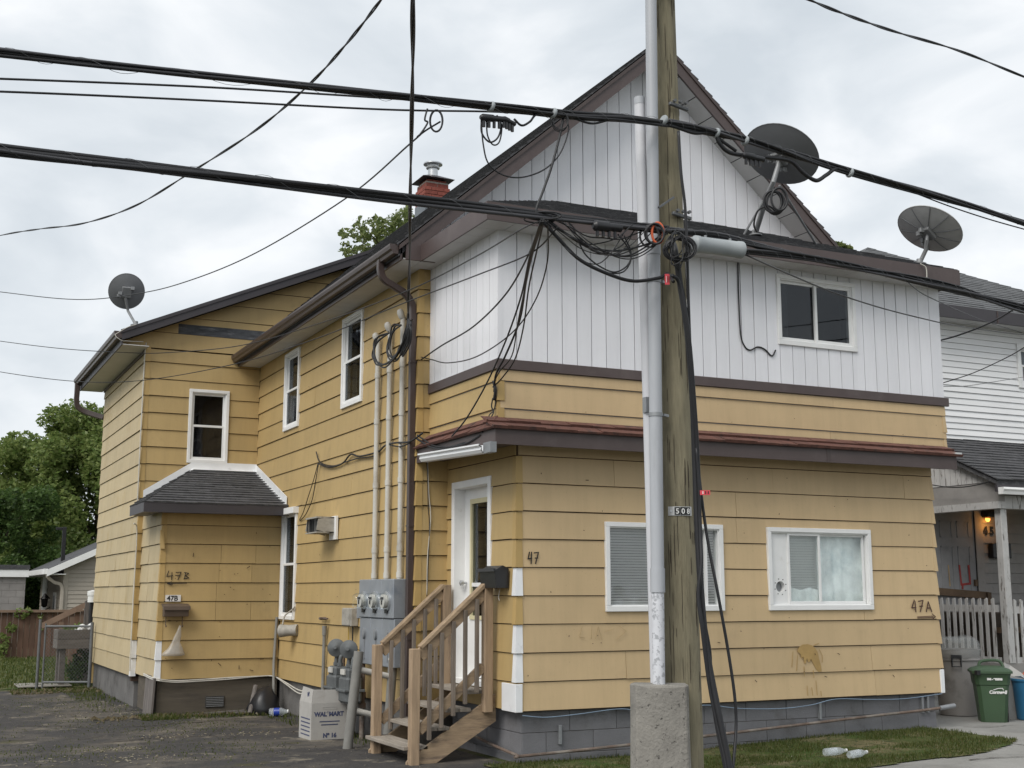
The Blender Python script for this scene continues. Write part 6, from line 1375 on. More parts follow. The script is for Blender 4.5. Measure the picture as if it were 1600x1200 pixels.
    {'n': 'strand_wire', 'l': 'slack cable curving below the upper span in front of the big dish', 'k': 'plain', 'r': 0.018, 'p': [(5.747, 8.08, 5.314), (5.788, 8.08, 5.217), (5.913, 8.08, 5.154), (6.269, 8.08, 5.177), (6.501, 8.08, 5.179), (6.632, 8.08, 5.097), (6.765, 8.08, 5.049), (6.885, 8.08, 5.118), (7.0, 8.08, 5.192), (7.153, 8.08, 5.175)]},
    {'n': 'strand_wire', 'l': 'cable sagging beside the pole under the upper span', 'k': 'plain', 'r': 0.014, 'p': [(5.266, 8.08, 5.31), (5.387, 8.08, 5.287), (5.54, 8.08, 5.269), (5.697, 8.08, 5.295), (5.821, 8.08, 5.238), (5.946, 8.08, 5.181)]},
    {'n': 'strand_wire', 'l': 'thin wire from the upper span toward the right edge', 'k': 'plain', 'r': 0.006, 'p': [(7.785, 8.08, 5.11), (8.245, 8.08, 5.033), (8.708, 8.08, 4.975), (9.188, 8.08, 4.933), (10.027, 8.08, 4.87)]},
    {'n': 'phone_drop', 'l': 'wire from the lower span across the upper window to the neighbour', 'k': 'plain', 'r': 0.007, 'p': [(6.01, 8.08, 4.309), (6.803, 8.6, 4.376), (7.841, 9.2, 4.437), (9.02, 9.8, 4.515), (10.414, 10.5, 4.648), (11.418, 11.2, 4.833), (13.096, 12.5, 5.196), (15.759, 14.0, 5.625), (17.819, 14.5, 5.826)]},
    {'n': 'phone_drop', 'l': 'wire crossing the right end of the white boards downward', 'k': 'plain', 'r': 0.006, 'p': [(9.061, 9.5, 4.753), (9.854, 10.1, 4.832), (10.878, 10.8, 4.96), (12.362, 12.0, 5.266), (14.413, 13.5, 5.616), (16.436, 14.6, 5.819)]},
    {'n': 'phone_drop', 'l': 'thick wire rising right from the corner of the white boards', 'k': 'plain', 'r': 0.01, 'p': [(11.44, 11.5, 4.689), (11.309, 11.0, 4.666), (11.097, 10.3, 4.666), (10.838, 9.6, 4.712), (10.941, 9.0, 4.901)]},
    {'n': 'phone_drop', 'l': 'thin wire rising right across the neighbour siding', 'k': 'plain', 'r': 0.006, 'p': [(11.464, 11.5, 4.157), (11.688, 11.2, 4.256), (11.808, 10.8, 4.382), (11.805, 10.5, 4.462), (11.714, 9.5, 4.736)]},
    {'n': 'phone_drop', 'l': 'thinnest wire across the neighbour siding to its window', 'k': 'plain', 'r': 0.004, 'p': [(11.472, 11.5, 4.118), (12.912, 12.5, 4.377), (14.465, 13.5, 4.694), (16.368, 14.6, 5.084)]},
    {'n': 'phone_drop', 'l': 'dark wire swagged under the neighbour porch pediment', 'k': 'plain', 'r': 0.008, 'p': [(14.0, 14.408, 3.219), (14.05, 14.097, 3.158), (14.05, 13.78, 3.135), (14.05, 13.471, 3.149), (14.0, 13.205, 3.173)]},
    {'n': 'dish_wire', 'l': 'white wire dangling from the foot of the right dish', 'k': 'plain', 'r': 0.006, 'p': [(10.327, 10.58, 5.334), (10.393, 10.57, 5.301), (10.408, 10.57, 5.242), (10.402, 10.57, 5.15)], 'm': 'cable_white'},
    {'n': 'dish_wire', 'l': 'white wire curling from the left dish round the gutter end', 'k': 'plain', 'r': 0.006, 'p': [(2.977, 19.35, 5.631), (2.849, 19.3, 5.57), (2.722, 19.3, 5.479), (2.669, 19.3, 5.425), (2.766, 19.3, 5.355), (2.874, 19.4, 5.373), (3.118, 19.5, 5.402)], 'm': 'cable_white'},
    {'n': 'dish_wire', 'l': 'coiled lead hanging from the mast of the largest dish', 'k': 'plain', 'r': 0.01, 'p': [(7.94, 10.472, 5.382), (7.834, 10.371, 5.425), (7.831, 10.295, 5.543), (7.893, 10.201, 5.581), (7.969, 10.174, 5.528)]},
    {'n': 'drip_loop', 'l': 'black drip loop of service wire hanging from the far mast, outermost strand', 'k': 'plain', 'r': 0.0095, 'p': [(4.86, 13.314, 4.539), (4.8, 13.541, 4.461), (4.78, 13.607, 4.321), (4.76, 13.433, 4.179), (4.74, 13.031, 4.131), (4.72, 12.7, 4.149), (4.7, 12.346, 4.339), (4.72, 12.339, 4.498), (4.7, 12.29, 4.556)], 'g': 'drip loops at the masts'},
    {'n': 'drip_loop', 'l': 'black drip loop of service wire hanging from the far mast, second strand', 'k': 'plain', 'r': 0.0095, 'p': [(4.86, 13.314, 4.539), (4.8, 13.556, 4.467), (4.78, 13.652, 4.321), (4.76, 13.374, 4.194), (4.74, 13.037, 4.124), (4.72, 12.621, 4.193), (4.7, 12.366, 4.312), (4.72, 12.339, 4.498), (4.7, 12.29, 4.556)], 'g': 'drip loops at the masts'},
    {'n': 'drip_loop', 'l': 'black drip loop of service wire hanging from the far mast, third strand', 'k': 'plain', 'r': 0.0095, 'p': [(4.86, 13.314, 4.539), (4.8, 13.533, 4.519), (4.78, 13.579, 4.345), (4.76, 13.369, 4.177), (4.74, 13.056, 4.13), (4.72, 12.604, 4.182), (4.7, 12.406, 4.335), (4.72, 12.339, 4.498), (4.7, 12.29, 4.556)], 'g': 'drip loops at the masts'},
    {'n': 'drip_loop', 'l': 'black drip loop of service wire hanging from the far mast, innermost strand', 'k': 'plain', 'r': 0.0095, 'p': [(4.86, 13.314, 4.539), (4.8, 13.629, 4.509), (4.78, 13.57, 4.304), (4.76, 13.375, 4.181), (4.74, 13.085, 4.091), (4.72, 12.7, 4.16), (4.7, 12.384, 4.308), (4.72, 12.339, 4.498), (4.7, 12.29, 4.556)], 'g': 'drip loops at the masts'},
    {'n': 'drip_loop', 'l': 'black drip loop of service wire hanging from the middle mast, outermost strand', 'k': 'plain', 'r': 0.0095, 'p': [(4.86, 12.922, 4.554), (4.8, 12.982, 4.533), (4.78, 13.06, 4.344), (4.76, 12.967, 4.221), (4.74, 12.767, 4.147), (4.72, 12.497, 4.237), (4.7, 12.253, 4.404), (4.72, 12.339, 4.498), (4.7, 12.29, 4.556)], 'g': 'drip loops at the masts'},
    {'n': 'drip_loop', 'l': 'black drip loop of service wire hanging from the middle mast, second strand', 'k': 'plain', 'r': 0.0095, 'p': [(4.86, 12.922, 4.554), (4.8, 13.051, 4.489), (4.78, 13.157, 4.335), (4.76, 13.023, 4.18), (4.74, 12.715, 4.11), (4.72, 12.456, 4.237), (4.7, 12.287, 4.362), (4.72, 12.339, 4.498), (4.7, 12.29, 4.556)], 'g': 'drip loops at the masts'},
    {'n': 'drip_loop', 'l': 'black drip loop of service wire hanging from the middle mast, third strand', 'k': 'plain', 'r': 0.0095, 'p': [(4.86, 12.922, 4.554), (4.8, 12.988, 4.494), (4.78, 13.115, 4.372), (4.76, 13.055, 4.241), (4.74, 12.711, 4.123), (4.72, 12.393, 4.241), (4.7, 12.207, 4.408), (4.72, 12.339, 4.498), (4.7, 12.29, 4.556)], 'g': 'drip loops at the masts'},
    {'n': 'drip_loop', 'l': 'black drip loop of service wire hanging from the middle mast, innermost strand', 'k': 'plain', 'r': 0.0095, 'p': [(4.86, 12.922, 4.554), (4.8, 13.047, 4.564), (4.78, 13.088, 4.349), (4.76, 13.083, 4.247), (4.74, 12.806, 4.171), (4.72, 12.484, 4.277), (4.7, 12.265, 4.42), (4.72, 12.339, 4.498), (4.7, 12.29, 4.556)], 'g': 'drip loops at the masts'},
    {'n': 'drip_loop', 'l': 'black drip loop of service wire hanging from the near mast, outermost strand', 'k': 'plain', 'r': 0.0095, 'p': [(4.86, 12.587, 4.546), (4.8, 12.557, 4.447), (4.78, 12.61, 4.25), (4.76, 12.603, 4.166), (4.74, 12.525, 4.126), (4.72, 12.275, 4.218), (4.7, 12.199, 4.358), (4.72, 12.339, 4.498), (4.7, 12.29, 4.556)], 'g': 'drip loops at the masts'},
    {'n': 'drip_loop', 'l': 'black drip loop of service wire hanging from the near mast, second strand', 'k': 'plain', 'r': 0.0095, 'p': [(4.86, 12.587, 4.546), (4.8, 12.523, 4.436), (4.78, 12.597, 4.324), (4.76, 12.742, 4.233), (4.74, 12.586, 4.186), (4.72, 12.403, 4.271), (4.7, 12.25, 4.364), (4.72, 12.339, 4.498), (4.7, 12.29, 4.556)], 'g': 'drip loops at the masts'},
    {'n': 'drip_loop', 'l': 'black drip loop of service wire hanging from the near mast, third strand', 'k': 'plain', 'r': 0.0095, 'p': [(4.86, 12.587, 4.546), (4.8, 12.512, 4.438), (4.78, 12.562, 4.268), (4.76, 12.675, 4.192), (4.74, 12.547, 4.148), (4.72, 12.358, 4.23), (4.7, 12.24, 4.375), (4.72, 12.339, 4.498), (4.7, 12.29, 4.556)], 'g': 'drip loops at the masts'},
    {'n': 'drip_loop', 'l': 'black drip loop of service wire hanging from the near mast, innermost strand', 'k': 'plain', 'r': 0.0095, 'p': [(4.86, 12.587, 4.546), (4.8, 12.5, 4.461), (4.78, 12.653, 4.296), (4.76, 12.659, 4.171), (4.74, 12.584, 4.158), (4.72, 12.323, 4.228), (4.7, 12.21, 4.369), (4.72, 12.339, 4.498), (4.7, 12.29, 4.556)], 'g': 'drip loops at the masts'},
    {'n': 'slack_wire', 'l': 'thin slack wire sagging under the lower span between junction and pole', 'k': 'plain', 'r': 0.0055, 'p': [(4.296, 8.16, 4.398), (4.362, 8.02, 4.311), (4.553, 8.11, 4.289), (4.687, 8.09, 4.287), (4.81, 8.05, 4.283), (5.008, 8.13, 4.374), (5.136, 8.09, 4.439)], 'g': 'slack wires under the lower span'},
    {'n': 'slack_wire', 'l': 'thin slack wire sagging under the lower span between junction and pole', 'k': 'plain', 'r': 0.004, 'p': [(4.359, 8.06, 4.362), (4.442, 8.04, 4.251), (4.599, 8.15, 4.202), (4.656, 8.08, 4.154), (4.713, 8.01, 4.134), (4.848, 8.07, 4.207), (4.975, 8.11, 4.388)], 'g': 'slack wires under the lower span'},
    {'n': 'slack_wire', 'l': 'thin slack wire sagging under the lower span between junction and pole', 'k': 'plain', 'r': 0.0043, 'p': [(4.186, 8.08, 4.362), (4.32, 8.12, 4.225), (4.368, 8.0, 4.097), (4.577, 8.17, 4.1), (4.665, 8.12, 4.092), (4.72, 8.01, 4.17), (4.896, 8.1, 4.39)], 'g': 'slack wires under the lower span'},
    {'n': 'slack_wire', 'l': 'thin slack wire sagging under the lower span between junction and pole', 'k': 'plain', 'r': 0.0053, 'p': [(4.156, 8.08, 4.348), (4.309, 8.13, 4.317), (4.373, 8.01, 4.227), (4.58, 8.15, 4.24), (4.708, 8.14, 4.266), (4.771, 8.02, 4.284), (4.926, 8.05, 4.418)], 'g': 'slack wires under the lower span'},
    {'n': 'slack_wire', 'l': 'thin slack wire sagging under the lower span between junction and pole', 'k': 'plain', 'r': 0.0052, 'p': [(4.387, 8.17, 4.404), (4.428, 8.06, 4.257), (4.524, 8.05, 4.197), (4.603, 8.01, 4.14), (4.742, 8.07, 4.187), (4.89, 8.14, 4.275), (4.969, 8.09, 4.389)], 'g': 'slack wires under the lower span'},
    {'n': 'slack_wire', 'l': 'thin slack wire sagging under the lower span between junction and pole', 'k': 'plain', 'r': 0.0057, 'p': [(4.289, 8.02, 4.342), (4.501, 8.13, 4.278), (4.655, 8.13, 4.187), (4.771, 8.06, 4.149), (4.997, 8.17, 4.201), (5.08, 8.04, 4.255), (5.228, 8.01, 4.426)], 'g': 'slack wires under the lower span'},
    {'n': 'slack_wire', 'l': 'thin slack wire sagging under the lower span between junction and pole', 'k': 'plain', 'r': 0.0037, 'p': [(4.152, 8.04, 4.341), (4.286, 8.02, 4.249), (4.483, 8.11, 4.19), (4.633, 8.11, 4.16), (4.733, 8.02, 4.15), (4.918, 8.07, 4.255), (5.047, 8.02, 4.398)], 'g': 'slack wires under the lower span'},
    {'n': 'slack_wire', 'l': 'thin slack wire sagging under the lower span between junction and pole', 'k': 'plain', 'r': 0.0045, 'p': [(4.398, 8.14, 4.4), (4.475, 8.02, 4.244), (4.614, 8.01, 4.17), (4.825, 8.12, 4.157), (4.982, 8.13, 4.17), (5.137, 8.13, 4.26), (5.224, 8.02, 4.38)], 'g': 'slack wires under the lower span'},
    {'n': 'slack_wire', 'l': 'thin slack wire sagging under the lower span between junction and pole', 'k': 'plain', 'r': 0.0049, 'p': [(4.218, 8.11, 4.376), (4.373, 8.12, 4.284), (4.535, 8.14, 4.222), (4.66, 8.09, 4.166), (4.815, 8.09, 4.17), (5.023, 8.17, 4.277), (5.118, 8.06, 4.39)], 'g': 'slack wires under the lower span'},
    {'n': 'slack_wire', 'l': 'loose thin wire tangled on the pole at the lower span', 'k': 'plain', 'r': 0.0045, 'p': [(5.185, 7.757, 4.157), (5.176, 7.78, 4.035), (5.087, 7.758, 4.084), (5.022, 7.745, 4.188), (5.121, 7.756, 4.303), (5.175, 7.7, 4.247), (5.194, 7.723, 4.151), (5.154, 7.794, 4.055)], 'g': 'loose wires tangled on the pole'},
    {'n': 'slack_wire', 'l': 'loose thin wire tangled on the pole at the lower span', 'k': 'plain', 'r': 0.0045, 'p': [(5.057, 7.828, 4.175), (5.099, 7.766, 4.215), (5.172, 7.753, 4.265), (5.158, 7.718, 4.169), (5.141, 7.707, 4.071), (5.076, 7.748, 4.043), (5.097, 7.752, 4.177), (5.123, 7.802, 4.229)], 'g': 'loose wires tangled on the pole'},
    {'n': 'slack_wire', 'l': 'loose thin wire tangled on the pole at the lower span', 'k': 'plain', 'r': 0.0045, 'p': [(5.072, 7.732, 4.169), (5.074, 7.724, 4.262), (5.166, 7.739, 4.292), (5.203, 7.742, 4.158), (5.132, 7.706, 4.114), (5.063, 7.732, 4.092), (5.09, 7.743, 4.193), (5.082, 7.685, 4.269)], 'g': 'loose wires tangled on the pole'},
    {'n': 'slack_wire', 'l': 'loose thin wire tangled on the pole at the lower span', 'k': 'plain', 'r': 0.0045, 'p': [(5.216, 7.762, 4.145), (5.176, 7.803, 4.039), (5.079, 7.765, 4.086), (5.062, 7.714, 4.203), (5.14, 7.766, 4.324), (5.205, 7.754, 4.21), (5.218, 7.729, 4.086), (5.103, 7.73, 4.077)], 'g': 'loose wires tangled on the pole'},
    {'n': 'slack_wire', 'l': 'loose thin wire tangled on the pole at the lower span', 'k': 'plain', 'r': 0.0045, 'p': [(5.13, 7.782, 4.1), (5.096, 7.825, 4.159), (5.073, 7.713, 4.231), (5.142, 7.698, 4.259), (5.158, 7.713, 4.183), (5.143, 7.729, 4.133), (5.125, 7.814, 4.093), (5.048, 7.82, 4.185)], 'g': 'loose wires tangled on the pole'},
]
COILS = [('cable_coil', 'black loop of spare cable hanging under the upper span left of the junction', (3.314, 8.08, 4.995), (0.047, 0.085, 0.008), 1, 'cable_black'), ('cable_coil', 'tangle of thin wire rings hanging where the upper span meets the roof edge', (4.314, 8.08, 5.16), (0.055, 0.07, 0.004), 3, 'cable_black'), ('cable_coil', 'black coil of cable with its orange hanger at the pole', (5.099, 8.02, 4.34), (0.07, 0.085, 0.009), 3, 'cable_black'), ('cable_hanger', 'orange plastic hanger ring round the coil at the pole', (5.133, 8.0, 4.35), (0.045, 0.08, 0.011), 1, 'orange_plastic'), ('cable_coil', 'black coil of cable hanging on the mast of the largest dish', (7.901, 10.081, 5.603), (0.09, 0.115, 0.013), 4, 'cable_black'), ('cable_coil', 'small wire tangle on the lower span above the house corner', (4.145, 8.08, 4.385), (0.12, 0.03, 0.006), 4, 'cable_black'), ('cable_coil', 'wire tangle bunched on the pole at the lower span', (5.172, 7.778, 4.175), (0.1, 0.09, 0.007), 6, 'cable_black')]
SPLICE = ((5.467, 8.03, 4.321), (5.942, 8.03, 4.326))
TERMS = [((3.627, 8.06, 5.071), (3.837, 8.06, 5.087), 0.028, 'black terminal block with ports under the upper span'), ((3.805, 8.06, 5.097), (3.922, 8.06, 5.061), 0.022, 'tapered black cable boot beside the terminal block'), ((4.563, 8.04, 4.358), (4.823, 8.04, 4.367), 0.042, 'black ribbed terminal on the lower span near the conduit'), ((5.987, 8.05, 5.145), (6.212, 8.05, 5.136), 0.03, 'black terminal under the upper span in front of the largest dish')]
CLAMPS = {(5.236, 8.08, 5.332): 'right at the pole', (5.741, 8.08, 5.308): 'between pole and largest dish', (6.027, 8.08, 5.288): 'at the rim of the largest dish', (7.125, 8.08, 5.177): 'right of the largest dish', (4.237, 8.08, 5.219): 'left of the roof edge', (3.714, 8.08, 5.179): 'above the terminal block'}
TAGS = [((5.166, 7.98, 4.031), (0.035, 0.085), 'small red and white tag hanging on the cable at the pole'), ((5.386, 7.897, 2.359), (0.075, 0.035), 'small red tag on the slack wire right of the pole number')]
DISH_L = ((3.082, 20.1, 5.787), (3.04, 20.93, 6.494), (0.071, 0.888, 0.455), 0.285, 0.3, 'dish_grey', [(3.082, 20.1, 5.787), (3.082, 20.967, 6.181), (3.022, 20.904, 6.378)], 0.022, False, 3, False)
DISH_M = ((8.7, 11.501, 5.72), (8.716, 11.023, 6.5), (0.553, 0.176, 0.814), 0.437, 0.437, 'dish_grey', [(8.7, 11.501, 5.72), (8.58, 11.106, 6.038), (8.573, 10.972, 6.171), (8.683, 11.012, 6.391), (8.699, 11.018, 6.476)], 0.03, False, 12, False)
DISH_R = ((10.679, 10.95, 5.471), (10.726, 10.832, 5.826), (0.553, 0.062, 0.831), 0.383, 0.383, 'dish_light', [(10.679, 10.95, 5.471), (10.736, 10.893, 5.629), (10.693, 10.828, 5.726), (10.709, 10.83, 5.801)], 0.025, True, 5, False)
DISH_BRACES = [((8.436, 11.392, 5.62), (8.636, 11.09, 6.163)), ((9.738, 11.668, 5.759), (8.732, 11.062, 6.184))]
TREE_TOP = [(10.939, 34.014, 11.934, 0.158), (10.75, 33.421, 11.709, 0.116), (10.798, 33.196, 11.729, 0.152), (11.003, 33.918, 11.509, 0.196), (10.955, 33.855, 11.473, 0.129), (10.674, 33.147, 11.187, 0.131), (11.01, 33.365, 11.238, 0.177), (10.811, 33.257, 11.159, 0.109), (10.816, 32.904, 11.022, 0.163), (11.142, 33.739, 11.925, 0.122), (11.206, 33.621, 11.921, 0.182), (11.26, 34.019, 12.01, 0.11), (11.149, 33.252, 11.591, 0.115), (11.364, 33.985, 11.832, 0.128), (11.183, 33.521, 11.664, 0.12), (11.298, 33.831, 11.389, 0.157), (11.475, 33.935, 11.562, 0.117), (11.337, 33.494, 11.338, 0.197), (11.013, 32.343, 11.677, 0.137), (10.989, 32.674, 11.897, 0.186), (11.171, 33.188, 12.037, 0.185), (11.191, 32.642, 11.537, 0.154), (11.432, 33.501, 11.943, 0.137), (11.416, 33.511, 11.801, 0.152), (11.417, 33.138, 11.697, 0.113), (11.587, 33.669, 11.779, 0.139), (11.151, 32.656, 11.464, 0.174), (11.642, 33.981, 11.592, 0.139), (11.364, 33.192, 11.367, 0.109), (11.458, 33.346, 11.286, 0.174), (11.766, 33.438, 12.191, 0.181), (11.567, 32.949, 12.166, 0.134), (11.375, 32.703, 12.001, 0.162), (11.55, 32.91, 11.941, 0.139), (11.394, 32.398, 11.786, 0.151), (11.459, 32.741, 11.757, 0.12), (11.499, 32.346, 11.527, 0.128), (11.654, 33.106, 11.75, 0.194), (11.706, 33.372, 11.783, 0.188), (11.852, 32.983, 11.914, 0.188), (11.466, 32.407, 11.611, 0.177), (11.5, 32.034, 11.528, 0.106), (11.619, 32.438, 11.806, 0.167), (11.915, 33.274, 12.203, 0.131), (11.78, 32.912, 11.972, 0.178), (11.839, 32.822, 11.676, 0.187), (11.567, 32.034, 11.258, 0.134), (11.967, 33.033, 11.627, 0.166), (12.039, 32.878, 12.111, 0.156), (12.08, 33.106, 12.261, 0.162), (11.675, 31.931, 11.851, 0.154), (12.17, 33.07, 11.902, 0.139), (11.71, 32.081, 11.565, 0.187), (11.837, 32.154, 11.545, 0.112), (11.977, 32.327, 11.885, 0.138), (12.08, 32.732, 12.063, 0.166), (12.306, 33.311, 12.284, 0.143), (11.997, 32.314, 12.017, 0.189), (11.885, 32.128, 11.956, 0.162), (11.98, 32.024, 11.864, 0.162), (12.163, 32.565, 11.868, 0.171), (12.294, 32.992, 11.941, 0.167), (12.191, 32.919, 11.862, 0.17), (12.218, 32.509, 12.265, 0.192), (11.875, 31.763, 12.054, 0.185), (12.18, 32.164, 12.186, 0.12), (12.539, 33.163, 12.591, 0.121), (12.577, 33.117, 12.588, 0.18), (12.447, 32.757, 12.461, 0.156), (12.6, 33.42, 12.335, 0.191), (12.164, 32.351, 11.951, 0.114), (12.618, 33.493, 12.289, 0.152), (12.655, 33.155, 12.443, 0.175), (12.623, 33.24, 12.532, 0.149), (12.572, 32.793, 12.27, 0.173), (12.288, 32.001, 11.82, 0.199), (12.687, 33.315, 12.118, 0.123), (12.308, 32.304, 11.866, 0.146), (12.025, 32.06, 11.363, 0.194), (12.108, 32.479, 11.482, 0.173), (12.327, 33.094, 11.781, 0.163), (12.015, 32.666, 11.546, 0.161), (11.907, 32.777, 11.406, 0.125), (11.691, 32.082, 11.244, 0.124), (11.878, 33.468, 11.577, 0.159), (11.698, 32.634, 11.243, 0.132), (11.765, 33.25, 11.512, 0.173), (11.687, 33.756, 11.395, 0.196), (11.619, 33.683, 11.432, 0.15), (11.686, 33.677, 11.308, 0.107), (11.271, 33.17, 10.947, 0.147), (11.02, 32.82, 10.916, 0.153), (11.512, 33.919, 11.261, 0.118), (11.804, 32.407, 11.198, 0.172), (11.626, 32.222, 11.13, 0.179), (12.145, 33.816, 11.61, 0.178), (12.487, 33.474, 11.611, 0.179), (12.309, 32.838, 11.351, 0.198), (11.971, 32.015, 11.202, 0.16), (12.701, 33.067, 11.741, 0.129), (12.378, 32.413, 11.614, 0.127), (12.337, 32.074, 11.546, 0.171), (11.992, 33.999, 11.376, 0.189), (11.646, 33.12, 11.161, 0.157), (11.795, 33.466, 11.164, 0.181), (11.78, 32.139, 10.826, 0.106), (12.226, 33.461, 11.324, 0.137), (11.918, 32.386, 10.946, 0.105), (12.28, 32.487, 11.054, 0.142), (12.543, 33.139, 11.272, 0.138), (12.489, 32.874, 11.279, 0.159), (11.307, 34.31, 11.182, 0.105), (10.908, 33.228, 11.069, 0.18), (10.789, 32.685, 10.805, 0.181)]
TIP = [(21.477, 25.125, 10.565, 0.14), (21.663, 25.044, 10.515, 0.16), (21.847, 24.961, 10.482, 0.12), (21.643, 25.081, 10.366, 0.2)]
def cable(c):
    P = catmull(c['p'], 8)
    k = c['k']; r = c['r']; b = MB()
    if k == 'plain': b.tube(P, r, 7)
    elif k == 'twist':
        L = sum((P[i + 1] - P[i]).length for i in range(len(P) - 1)); P = catmull(c['p'], max(8, int(L * 6 / len(c['p'])) + 8))
        for j in range(2): b.tube(helix(P, r * .95, L / 3.1, j * math.pi), r, 6)
    elif k == 'bundle':
        root = empty(c['n'], c['l'], 'cable', c['p'][0])
        L = sum((P[i + 1] - P[i]).length for i in range(len(P) - 1)); P = catmull(c['p'], max(10, int(L * 9 / len(c['p'])) + 6))
        rr_ = random.Random(int(L * 100)); n = c['s']
        MB().tube(P, r * .5, 8).build('strand', 'cable_black', root, smooth='all')
        for j in range(n):
            H_ = helix(P, r * rr_.uniform(.62, .80), L / rr_.uniform(6, 14) * rr_.choice((-1, 1)), j * math.tau / n + rr_.uniform(-.3, .3))
            MB().tube(H_, r * rr_.uniform(.26, .42), 7).build('strand', 'cable_black' if j % 3 else 'cable_grey', root, smooth='all')
        MB().tube(helix(catmull(c['p'], int(L * 24 / len(c['p'])) + 6), r * 1.0, L / .42, 0), .0016, 4).build('lashing_wire', 'galv_dark', root)
        return root
    o = b.build(c['n'], c.get('m', 'cable_black'), None, smooth='all')
    return tag(o, c['l'], 'cable', c.get('g'))
for c in CABLES: cable(c)
for nm, lab, ctr, R0, turns, m in COILS:
    C_ = V3(ctr); right = Vector((.9, -.435, 0)); rr_ = random.Random(len(lab)); b = MB()
    for k in range(turns):
        ra, rb_ = R0[0] * rr_.uniform(.88, 1.08), R0[1] * rr_.uniform(.9, 1.06); off = Vector((rr_.uniform(-.02, .02), rr_.uniform(-.04, .04), rr_.uniform(-.015, .015)))
        b.tube([C_ + off + right * (ra * math.cos(t * math.tau / 22)) + Vector((0, 0, rb_ * math.sin(t * math.tau / 22))) for t in range(22)], R0[2], 6, closed=True)
    tag(b.build(nm, m, smooth='all'), lab, 'cable')
# splice enclosure, terminals and lashed boxes on the strands
def along(p, q, prof, nm, m, lab, cat, n=18):
    p, q = V3(p), V3(q); e0 = empty(nm, lab, cat, p); d = (q - p)
    return e0, d.normalized(), d.length
e0, ax, L = along(*SPLICE, None, 'splice_enclosure', None, 'pale grey cylindrical splice case hung beside the pole on the lower cable', 'splice case')
MB().lathe([(.03, -.03), (.052, -.02), (.058, 0), (.070, .012), (.070, .05), (.066, .055), (.066, L - .055), (.070, L - .05), (.070, L - .01), (.058, L), (.035, L + .012)], SPLICE[0], ax, 24).build('case', 'splice_grey', e0, smooth=True)
for t in (.25, .75): MB().lathe([(.0, 0), (.012, .0), (.012, .02), (0, .02)], V3(SPLICE[0]) + ax * (L * t) + Vector((0, 0, .062)), (0, 0, 1), 8).build('lug', 'galv', e0)
for i, (p, q, r, lab) in enumerate(TERMS):
    e0, ax, L = along(p, q, None, 'terminal_box', None, lab, 'terminal')
    MB().lathe([(r * .5, 0), (r, .02), (r, L * .5), (r * .8, L * .55), (r * .8, L * .95), (r * .4, L)], p, ax, 12).build('case', 'black_plastic', e0, smooth=True)
    for k in range(4):
        c = V3(p) + ax * (L * (.15 + .2 * k)) + Vector((0, 0, -r * .8)); MB().tube([c, c + Vector((0, 0, -.05))], .013, 8).build('port', 'black_plastic', e0)
for p in CLAMPS:
    o = MB().lathe([(.038, 0), (.044, .008), (.044, .02), (.038, .028)], p, (.93, .1, -.2), 12).build('cable_clamp', 'splice_grey', smooth=True); tag(o, 'pale band clamped round the upper cable ' + CLAMPS[p], 'clamp', 'bands on the upper cable')
b = MB(); 
for (x, y, z), (w, h), m_ in TAGS:
    o = MB().add([(x, y, z), (x + w * .9, y - w * .43, z), (x + w * .9, y - w * .43, z - h), (x, y, z - h), (x, y + .003, z), (x + w * .9, y - w * .43 + .003, z), (x + w * .9, y - w * .43 + .003, z - h), (x, y + .003, z - h)], [(0, 1, 2, 3), (7, 6, 5, 4), (0, 4, 5, 1), (1, 5, 6, 2), (2, 6, 7, 3), (3, 7, 4, 0)]).build('cable_tag', 'tag_red')
    tag(o, m_, 'tag')
    for k in range(3): MB().add([(x + w * .9 * (.2 + .27 * k), y - w * .43 * (.2 + .27 * k) - .003, z - h * .2), (x + w * .9 * (.3 + .27 * k), y - w * .43 * (.3 + .27 * k) - .003, z - h * .2), (x + w * .9 * (.3 + .27 * k), y - w * .43 * (.3 + .27 * k) - .003, z - h * .8), (x + w * .9 * (.2 + .27 * k), y - w * .43 * (.2 + .27 * k) - .003, z - h * .8)], [(0, 1, 2, 3)]).build('tag_mark', 'number_black' if k else 'tag_white', o, recalc=False)

